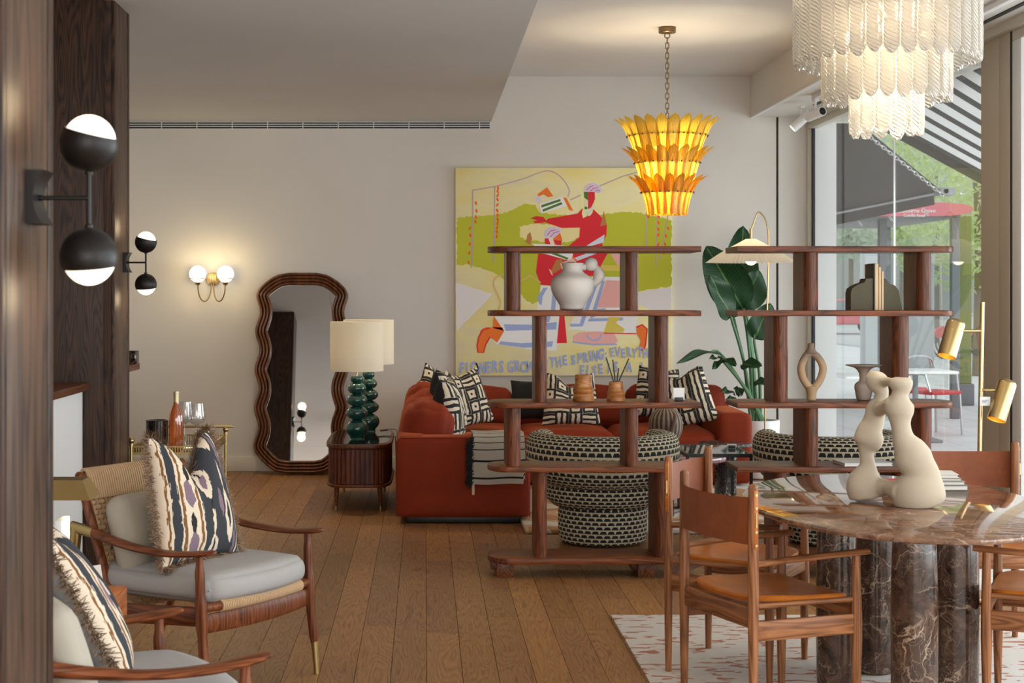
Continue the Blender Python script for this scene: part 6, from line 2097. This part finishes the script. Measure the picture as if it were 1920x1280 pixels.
# ringed pots
def ring_pot(label, cx, pr, name, cat):
    t = thing(name, label, cat, (xat(cx, Dm), Dm, zS[2]))
    q = from_px(pr, cx, Dm)
    q = [(r, max(z, zS[2] + .0004)) for r, z in q]
    b = B(); lathe(b, [(.001, q[0][1])] + q + [(q[-1][0] - .006, q[-1][1] - .002), (q[-1][0] - .008, q[-1][1] - .03), (.001, q[-1][1] - .032)], 40, (xat(cx, Dm), Dm, 0), cap=False)
    obj('body', b, M['brown_pot'], t, world=True, ang=35)
    return t
ring_pot('tall ringed brown stoneware pot on the left shelving', 1094, [(752, 19), (749, 20.2), (744, 20), (740, 18.5), (738, 18), (734, 19.6), (729, 20), (726, 18), (724, 16.4), (716, 15.6), (712, 16), (704, 16), (702, 15)], 'ringed_pot', 'pot')
t = ring_pot('short ringed brown pot holding black reed sticks on the left shelving', 1155, [(752, 16.5), (749, 17.4), (745, 17), (742, 15.6), (739, 17), (735, 17), (732, 14.6), (726, 13.6), (722, 13.6), (717, 13.2), (715, 12.5)], 'reed_diffuser', 'diffuser')
for x0, y0, x1, y1 in ((1152, 716, 1137, 671), (1154, 716, 1149, 674), (1158, 716, 1179, 672), (1156, 716, 1160, 690)):
    b = B(); tube(b, [at(x0, y0 + 4, Dm), at(x1, y1, Dm - .01)], .0034, 6); obj('reed', b, M['black'], t, world=True)
def card_stand(label, cx, y0, y1, D, z, w):
    t = thing('price_card', label, 'card', (xat(cx, D), D, z + .0006))
    b = B(); box(b, -.022, .022, -.014, .014, 0, .020, .002); obj('clip', b, M['black'], t)
    h = zat(y0, D) - z
    b = B(); box(b, -w / 2, w / 2, -.0008, .0008, .008, h); obj('card', b, M['card'], t)
    return t
card_stand('white price card in a black block on the left shelving', 1273, 727, 750, Dm - .03, zS[2], 21 * Dm / F)

# ------------------------------------------------------------------ things on the right shelving
D = SF + .16
z2 = zS[1]
def bookend(label, px):
    x0 = min(p[0] for p in px); x1 = max(p[0] for p in px)
    t = thing('stone_bookend', label, 'bookend', (xat((x0 + x1) / 2, D), D, z2 + .0006), 0, 'rough slate bookends')
    P = [(xat(x, D), max(z2 + .0004, zat(y, D))) for x, y in px]
    b = B(); prism(b, P, -.055, .055)
    b.transform(Matrix.Translation((0, D, 0)) @ Matrix.Rotation(R(90), 4, 'X'))
    bmesh.ops.bevel(b, geom=b.edges[:], offset=.0015, segments=1, affect='EDGES')
    rn_ = random.Random(5)
    obj('stone', b, M['slate'], t, world=True, smooth=False)
M['slate'] = plain('rough_slate', S(84, 78, 62, 1.1), .85, 0, .6, 90)
zp = lambda x, y: (1560 + x * .09377, 480 + y * .09375)
bookend('rough dark slate bookend left of the upright books', [zp(*p) for p in ((320, 1085), (320, 735), (345, 650), (400, 610), (440, 585), (500, 560), (530, 545), (600, 530), (620, 452), (700, 448), (765, 448), (765, 1085))])
bookend('rough dark slate bookend right of the upright books', [zp(*p) for p in ((978, 1085), (978, 452), (1020, 450), (1050, 510), (1090, 560), (1180, 575), (1220, 610), (1245, 655), (1278, 690), (1300, 830), (1350, 1085))])
for k, (x0, x1, y0, col, lab) in enumerate(((775, 792, 160, S(50, 48, 44), 'dark thin book, leftmost of the upright books'), (793, 868, 150, S(196, 150, 104), 'tall tan book beside the dark one among the upright books'), (869, 920, 222, S(206, 166, 120), 'mid tan book in the row of upright books'), (926, 972, 310, S(224, 196, 160), 'short pale book, rightmost of the upright books'))):
    (a0, b0), (a1, b1) = zp(x0, y0), zp(x1, 1085)
    xa, xb = xat(a0, D), xat(a1, D)
    h = zat(b0, D) - z2
    t = thing('upright_book', lab, 'book', ((xa + xb) / 2, D, z2 + .0006), 0, 'books between the slate bookends')
    hw_ = max(.004, (xb - xa) / 2 - .0005)
    b = B(); box(b, -hw_, hw_, -.06, .09, 0, h, .001); obj('cover', b, plain('upright_cover_%d' % k, col, .6), t, smooth=False)
    b = B(); box(b, -hw_ + .002, hw_ - .002, -.0615, -.058, .003, h - .003); obj('pages', b, M['paper'] if k else M['black'], t, smooth=False)
(a0, b0), (a1, b1) = zp(672, 165), zp(770, 440)
t = thing('upright_book', 'brown patterned book standing behind the left slate bookend', 'book', (xat((a0 + a1) / 2, D + .14), D + .14, z2 + .0006), 0, 'books between the slate bookends')
hw_ = (xat(a1, D) - xat(a0, D)) / 2
b = B(); box(b, -hw_, hw_, -.07, .02, 0, zat(b0, D + .14) - z2, .001); obj('cover', b, leather('patterned_cover', S(146, 84, 40), S(206, 160, 110), .5), t, smooth=False)
b = B(); box(b, -hw_ + .002, hw_ - .002, .015, .021, .003, zat(b0, D + .14) - z2 - .003); obj('pages', b, M['paper'], t, smooth=False)

# ring vase
D = SF + .13
t = thing('ring_vase', 'sandy stoneware vase shaped as an open ring', 'vase', (xat(1521.5, D), D, zS[2]))
zq = lambda x, y: (1260 + x * .39053, 400 + y * .39063)
def vpt(x, y): return at(*zq(x, y), D)
mp = .39053 * D / F
lp = [(672, 690, 14), (640, 690, 25), (618, 735, 27), (622, 780, 27), (645, 820, 27), (670, 845, 26)]
rp = [(670, 668, 26), (700, 690, 26), (724, 735, 27), (718, 780, 27), (697, 820, 27), (670, 845, 26)]
lp = [(668, 664, 26), (640, 688, 25), (620, 735, 26), (625, 780, 27), (645, 818, 27), (668, 848, 26)]
b = B()
for Pq in (lp, rp):
    q = cr(Pq, 5)
    tube(b, [vpt(x, y) for x, y, w in q], [w * .68 * mp for x, y, w in q], 18, ref=(0, 1, 0))
q = cr([(622, 15), (630, 17), (640, 15), (655, 22), (670, 34)], 4)
lathe(b, [(w * mp, zat(400 + y * .39063, D)) for y, w in q][::-1], 24, (xat(1260 + 667 * .39053, D), D, 0))
q = cr([(830, 34), (850, 27), (870, 22), (885, 22), (897, 21)], 4)
lathe(b, [(w * mp, max(zS[2] + .0006, zat(400 + y * .39063, D))) for y, w in q][::-1], 24, (xat(1260 + 670 * .39053, D), D, 0))
me = bpy.data.meshes.new('tmp'); bmesh.ops.recalc_face_normals(b, faces=b.faces[:]); b.to_mesh(me); b.free()
o = bpy.data.objects.new('tmp', me); COL.objects.link(o)
rm_ = o.modifiers.new('r', 'REMESH'); rm_.mode = 'VOXEL'; rm_.voxel_size = .0035
sm = o.modifiers.new('s', 'SMOOTH'); sm.iterations = 5; sm.factor = .5
me2 = bpy.data.meshes.new_from_object(o.evaluated_get(bpy.context.evaluated_depsgraph_get()))
bpy.data.objects.remove(o)
me2.transform(pmat(t).inverted())
me2.materials.clear(); me2.materials.append(M['stoneware']); me2.shade_smooth(); me2.name = 'body'
o = bpy.data.objects.new('body', me2); COL.objects.link(o); o.parent = t
# trumpet vase
D = SF + .2
t = thing('flared_vase', 'grey clay vase with a wide flat rim beside the sculpture', 'vase', (xat(1619, D), D, zS[2]))
q = cr(from_px([(749.5, 11), (747, 13), (738, 15), (724, 17), (718, 14), (713, 8), (704, 7.5), (696, 10), (690, 16), (687, 25), (685, 33)], 0, D), 3)
q = [(r, max(z, zS[2] + .0004)) for r, z in q]
b = B(); lathe(b, [(.001, q[0][1])] + q + [(q[-1][0], q[-1][1] + .004), (q[-4][0], q[-4][1] + .006), (.012, q[-8][1])], 40, (xat(1619, D), D, 0), cap=False, rm=lambda th, j: 1 + .015 * math.sin(3 * th + j * .3)); obj('body', b, M['grey_clay'], t, world=True, ang=60)

# ------------------------------------------------------------------ low tables by the sofa
D = 11.2
t = thing('marble_coffee_table', 'low rose marble coffee table in front of the red sofa', 'table', (xat(1275, D) - .16, D, 0.03))
cx0 = t.location.x
b = B(); prism(b, rr_outline(.46, .42, 64, .62), .325, .36, bev=.008); obj('tabletop', b, M['pink_marble'], t)
for x, y in ((-.22, -.18), (.20, -.16), (0, .22)):
    b = B(); lathe(b, [(.002, 0), (.085, 0), (.085, .325), (.002, .325)], 28, (x, y, 0)); obj('column_leg', b, M['pink_marble'], t)
# jug standing on it
t = thing('striped_jug', 'dark striped clay jug on the rose marble table', 'vase', (xat(1246, 11.15), 11.1, .3905))
D = 11.1
pr = [(w * D / F, zat(y, D) - .3905) for y, w in ((845, 14), (835, 18), (822, 25), (808, 30.5), (794, 32), (780, 29), (770, 22), (764, 12), (760, 9), (752, 9))]
pr[0] = (pr[0][0], 0)
q = cr(pr, 3)
a = Mat('striped_dark_clay')
xx = a.xyz(a.coord())
th = a.math('ARCTAN2', xx[1], xx[0])
st = a.math('FRACT', a.math('MULTIPLY', th, 3.4))
nz = a.noise(a.map(a.coord(), (10, 10, 30)), 1, 3)
c = a.mix(a.math('GREATER_THAN', a.math('ADD', st, a.math('MULTIPLY', nz, .5)), .78), S(58, 44, 36), S(132, 112, 92))
a.set(Base_Color=c, Roughness=.7)
b = B(); lathe(b, [(.001, 0)] + q, 40, cap=False); obj('body', b, a.m, t, ang=60)
b = B(); tube(b, cr([(.02, -.04, .31), (.05, -.09, .27), (.03, -.125, .20), (.0, -.12, .13)], 5), .013, 10); obj('handle', b, plain('dark_clay', S(84, 56, 42), .7), t, ang=60)
# glass-topped side table on square black legs
ya, yb_ = 9.99, 10.62
xa, xb = xat(1275, 10.3) - .01, xat(1414, 9.95)
zt3 = .505
t = thing('glass_side_table', 'square black framed side table with glass top between the armchairs', 'table', ((xa + xb) / 2, (ya + yb_) / 2, .0305))
zl = zt3 - .0305
b = B()
for bxs in ((xa, xb, ya, ya + .018), (xa, xb, yb_ - .018, yb_), (xa, xa + .018, ya, yb_), (xb - .018, xb, ya, yb_)): box(b, bxs[0], bxs[1], bxs[2], bxs[3], zt3 - .022, zt3)
obj('top_frame', b, M['black'], t, world=True, smooth=False)['kind'] = 'stuff'
b = B(); box(b, xa + .016, xb - .016, ya + .016, yb_ - .016, zt3 - .008, zt3 - .001); obj('glass_top', b, plain('dark_tinted_glass', (.05, .055, .06, 1), .04), t, world=True)
for x in (xa + .009, xb - .009):
    for y in (ya + .009, yb_ - .009):
        b = B(); box(b, x - .009, x + .009, y - .009, y + .009, .0305, zt3 - .02); obj('leg', b, M['black'], t, world=True)
card_stand('white price card in a black block on the glass side table', 1372, 832, 851, 10.35, zt3, 18 * 10.35 / F)
# black marble drum
D = 11.75
t = thing('marble_drum', 'black marble drum side table with white veins beside the sofa arm', 'table', (xat(1360, D), D, .0305))
rd = 20.5 * D / F
hd = .36
b = B(); lathe(b, [(.002, 0), (rd, 0), (rd, hd * .62), (rd * .9, hd * .65), (rd * .9, hd * .70), (rd, hd * .73), (rd, hd), (.002, hd)], 36, cap=False); obj('column', b, M['nero'], t, ang=30)
b = B(); lathe(b, [(.002, hd), (.19, hd), (.195, hd + .006), (.195, hd + .018), (.19, hd + .022), (.002, hd + .022)], 44, cap=False); obj('tabletop', b, M['nero'], t, ang=30)

# ------------------------------------------------------------------ plant in its pot
D = 13.0
t = thing('banana_plant', 'tall banana leaf plant in a white pot beside the sofa', 'plant', (xat(1440, D) - .05, 13.1, 0))
px0, py0 = t.location.x, 13.1
b = B(); lathe(b, [(.002, 0), (.135, 0), (.15, .01), (.165, .46), (.16, .475), (.145, .475), (.14, .44), (.002, .44)], 40, cap=False); obj('pot', b, M['white'], t, ang=50)
b = B(); lathe(b, [(.002, .44), (.139, .441), (.139, .443), (.002, .446)], 24, cap=False); obj('soil', b, plain('potting_soil', (.03, .02, .012, 1), .95), t)
def leaf_blade(base, tip, width, nrm, bend=.12, fold=.25, tear=0):
    base, tip = Vector(base), Vector(tip)
    ax = tip - base; L = ax.length; ax.normalize()
    nv = Vector(nrm); nv = (nv - ax * nv.dot(ax)).normalized()
    sd = ax.cross(nv).normalized()
    def fn(u, v):
        x = u * 2 - 1
        w = width * (math.sin(PI * min(1, v ** .72)) ** .62) * (1 if v < .97 else .8) + .004
        p = base + ax * (L * v) + nv * (-bend * L * (v ** 2) + fold * abs(x) * w * .5 + .012 * math.sin(9 * v + 3 * x)) + sd * (x * w / 2)
        return p
    b = B(); grid(b, fn, 10, 22)
    bmesh.ops.solidify(b, geom=b.faces[:], thickness=.002)
    return b
def zl_(x, y): return (1260 + x * .32043, 390 + y * .32031)
leaves = [  # base, tip (crop pixels), width in px, tilt normal, depth base, depth tip
    ((362, 640), (428, 92), 225, (.1, -1, .25), 13.0, 13.25, .06),
    ((415, 590), (205, 228), 250, (-.35, -1, .35), 12.95, 12.8, .05),
    ((345, 640), (232, 395), 160, (.35, -1, .2), 12.85, 12.6, .06),
    ((420, 590), (512, 360), 190, (.4, -1, .2), 13.0, 13.0, .05),
    ((400, 420), (470, 330), 170, (.1, -1, .3), 13.2, 13.25, .1),
    ((480, 765), (580, 560), 165, (.2, -1, .2), 12.9, 12.85, .05),
    ((282, 850), (62, 812), 70, (0, -.55, 1), 12.95, 12.4, .20),
    ((292, 885), (372, 905), 70, (0, -.6, 1), 12.9, 12.7, .1),
    ((290, 880), (225, 868), 50, (0, -.5, 1), 12.9, 12.75, .08),
    ((296, 890), (240, 934), 46, (-.2, -.8, .8), 12.85, 12.7, .05),
    ((405, 920), (512, 905), 80, (.1, -.9, .5), 12.95, 12.8, .15),
    ((362, 1085), (302, 1058), 62, (0, -.8, .7), 12.8, 12.6, .1),
    ((385, 1050), (398, 1085), 60, (0, -.9, .5), 12.8, 12.6, .1),
    ((372, 1120), (325, 1130), 60, (0, -.9, .4), 12.8, 12.7, .1),
    ((480, 1020), (555, 1015), 60, (0, -.8, .6), 12.9, 12.8, .12)]
stems = []
for (bx_, by_), (tx_, ty_), w, nrm, d0, d1, bend in leaves:
    p0, p1 = at(*zl_(bx_, by_), d0), at(*zl_(tx_, ty_), d1)
    b = leaf_blade(p0, p1, w * .32 * 13 / F, nrm, bend)
    lf = obj('leaf', b, M['leaf'], t, world=True, ang=70)
    if by_ < 1000:
        stems.append((p0, p0 + (p1 - p0) * .25))
for k, (p0, p1) in enumerate(stems[:9]):
    root = Vector((px0 - .07 + .016 * k, py0 - .02 + .01 * (k % 3), .43))
    mid = root.lerp(p0, .55) + Vector((.02, 0, .02))
    b = B(); tube(b, cr([root, mid, p0, p1], 6), [.014] * 6 + [.012] * 6 + [.009] * 6 + [.004], 8); obj('stem', b, M['stem'], t, world=True)

# ------------------------------------------------------------------ pleated arc lamp
D = 12.2
t = thing('arc_floor_lamp', 'slim arched floor lamp with a wide pleated paper shade', 'lamp', (xat(1436, D), D, 0))
xp, xs = xat(1440, D), xat(1408, D)
b = B(); tube(b, cr([(xat(1432, D), D, .03), (xat(1437, D), D, zat(640, D)), (xat(1441, D), D, zat(470, D)), (xat(1438, D), D, zat(420, D)), (xat(1428, D), D, zat(401, D)), (xat(1420, D), D, zat(400, D)), (xs + .01, D, zat(425, D)), (xs, D, zat(432, D))], 8), .006, 10); obj('pole', b, M['brass'], t, world=True)
b = B(); lathe(b, [(.002, 0), (.14, 0), (.145, .01), (.14, .028), (.012, .034), (.002, .034)], 36, (xat(1432, D), D, 0)); obj('base', b, M['brass'], t, world=True)
b = B(); tube(b, [(xs, D, zat(428, D)), (xs, D, zat(450, D))], .011, 10); obj('socket', b, M['brass'], t, world=True)
zt4, zm4, zb4 = zat(448, D), zat(450, D), zat(492, D)
NP = 64
def pleat(th, j): return 1 + (.022 if int(round(th / (2 * PI) * NP * 2)) % 2 else -.022) * (1 if j not in (0,) else .4)
b = B()
lathe(b, [(.040, zt4), (.12, zat(459, D)), (.24, zat(476, D)), (.335, zb4)], NP * 2, (xs, D, 0), cap=False, rm=pleat)
obj('pleated_shade', b, M['pleat_shade'], t, world=True, smooth=False, recalc=False)
b = B(); ball(b, (xs, D, zat(486, D)), .045, n=18, m=12); obj('bulb', b, M['bulb_soft'], t, world=True)
point_light('arc_lamp_light', (xs, D, zat(482, D)), 5, (1, .80, .52), .05)

# ------------------------------------------------------------------ brass floor lamp with two heads
D = 7.85
xp = xat(1837, D)
t = thing('twin_floor_lamp', 'brass floor lamp with two tilted cylinder heads by the mullion', 'lamp', (xp, D, 0))
b = B(); tube(b, [(xp - .015, D, .02), (xat(1842, D), D, zat(566, D))], .0105, 14); obj('pole', b, M['brass'], t, world=True)
b = B(); lathe(b, [(.002, 0.0105), (.13, .0105), (.132, .02), (.13, .03), (.012, .034), (.002, .034)], 36, (xp - .015, D, 0)); obj('base', b, M['brass'], t, world=True)
M['amber_lining'] = plain('gilt_lining', (.90, .58, .10, 1), .35, .6)
for k, ((x0, y0), (x1, y1), (ax, ay)) in enumerate((((1793, 604), (1775, 668), (1840, 620)), ((1889, 717), (1868, 787), (1836, 731)))):
    p0, p1 = at(x0, y0, D - .02), at(x1, y1, D - .06)
    d = (p1 - p0).normalized(); rad = 21.5 * D / F * .80
    b = B()
    m = d.to_track_quat('Z', 'Y').to_matrix().to_4x4(); m.translation = p0
    Ln = (p1 - p0).length
    lathe(b, [(.001, -.012), (rad * .55, -.011), (rad * .9, -.003), (rad, .01), (rad, Ln)], 32, cap=False)
    b.transform(m); hd_ = obj('head', b, M['brass'], t, world=True, ang=50)
    b = B(); lathe(b, [(.001, .02), (rad - .003, .025), (rad - .003, Ln), (rad, Ln)], 32, cap=False); b.transform(m); obj('lining', b, M['amber_lining'], hd_, world=True, ang=50)
    b = B(); ball(b, (0, 0, Ln * .62), .022, n=14, m=10); b.transform(m); obj('bulb', b, M['bulb_soft'], hd_, world=True)
    pm_ = p0.lerp(p1, .35)
    b = B(); tube(b, [at(ax, ay, D), at(pm_.x / D * F + CX, ay, D - .02)], .008, 10); obj('swivel_arm', b, M['brass'], t, world=True)
    pl_ = p0 + d * (Ln * .9)
    spot_light('floor_lamp_light', pl_, pl_ + d, 4, (1, .76, .36), 110, .6, .02)
t = thing('price_tag', 'white paper tag tied to the lower lamp arm', 'tag', at(1847, 752, D - .03))
b = B(); box(b, -.025, .025, -.0008, .0008, -.022, .022); obj('paper', b, M['card'], t)
b = B(); tube(b, [(0, 0, .022), (0, .01, .055)], .0012, 5); obj('string', b, M['black'], t)
for k in range(3):
    b = B(); box(b, -.016, .016 - .006 * k, -.0014, -.0008, .004 - .006 * k, .0058 - .006 * k); obj('print_line', b, M['slot'], t)
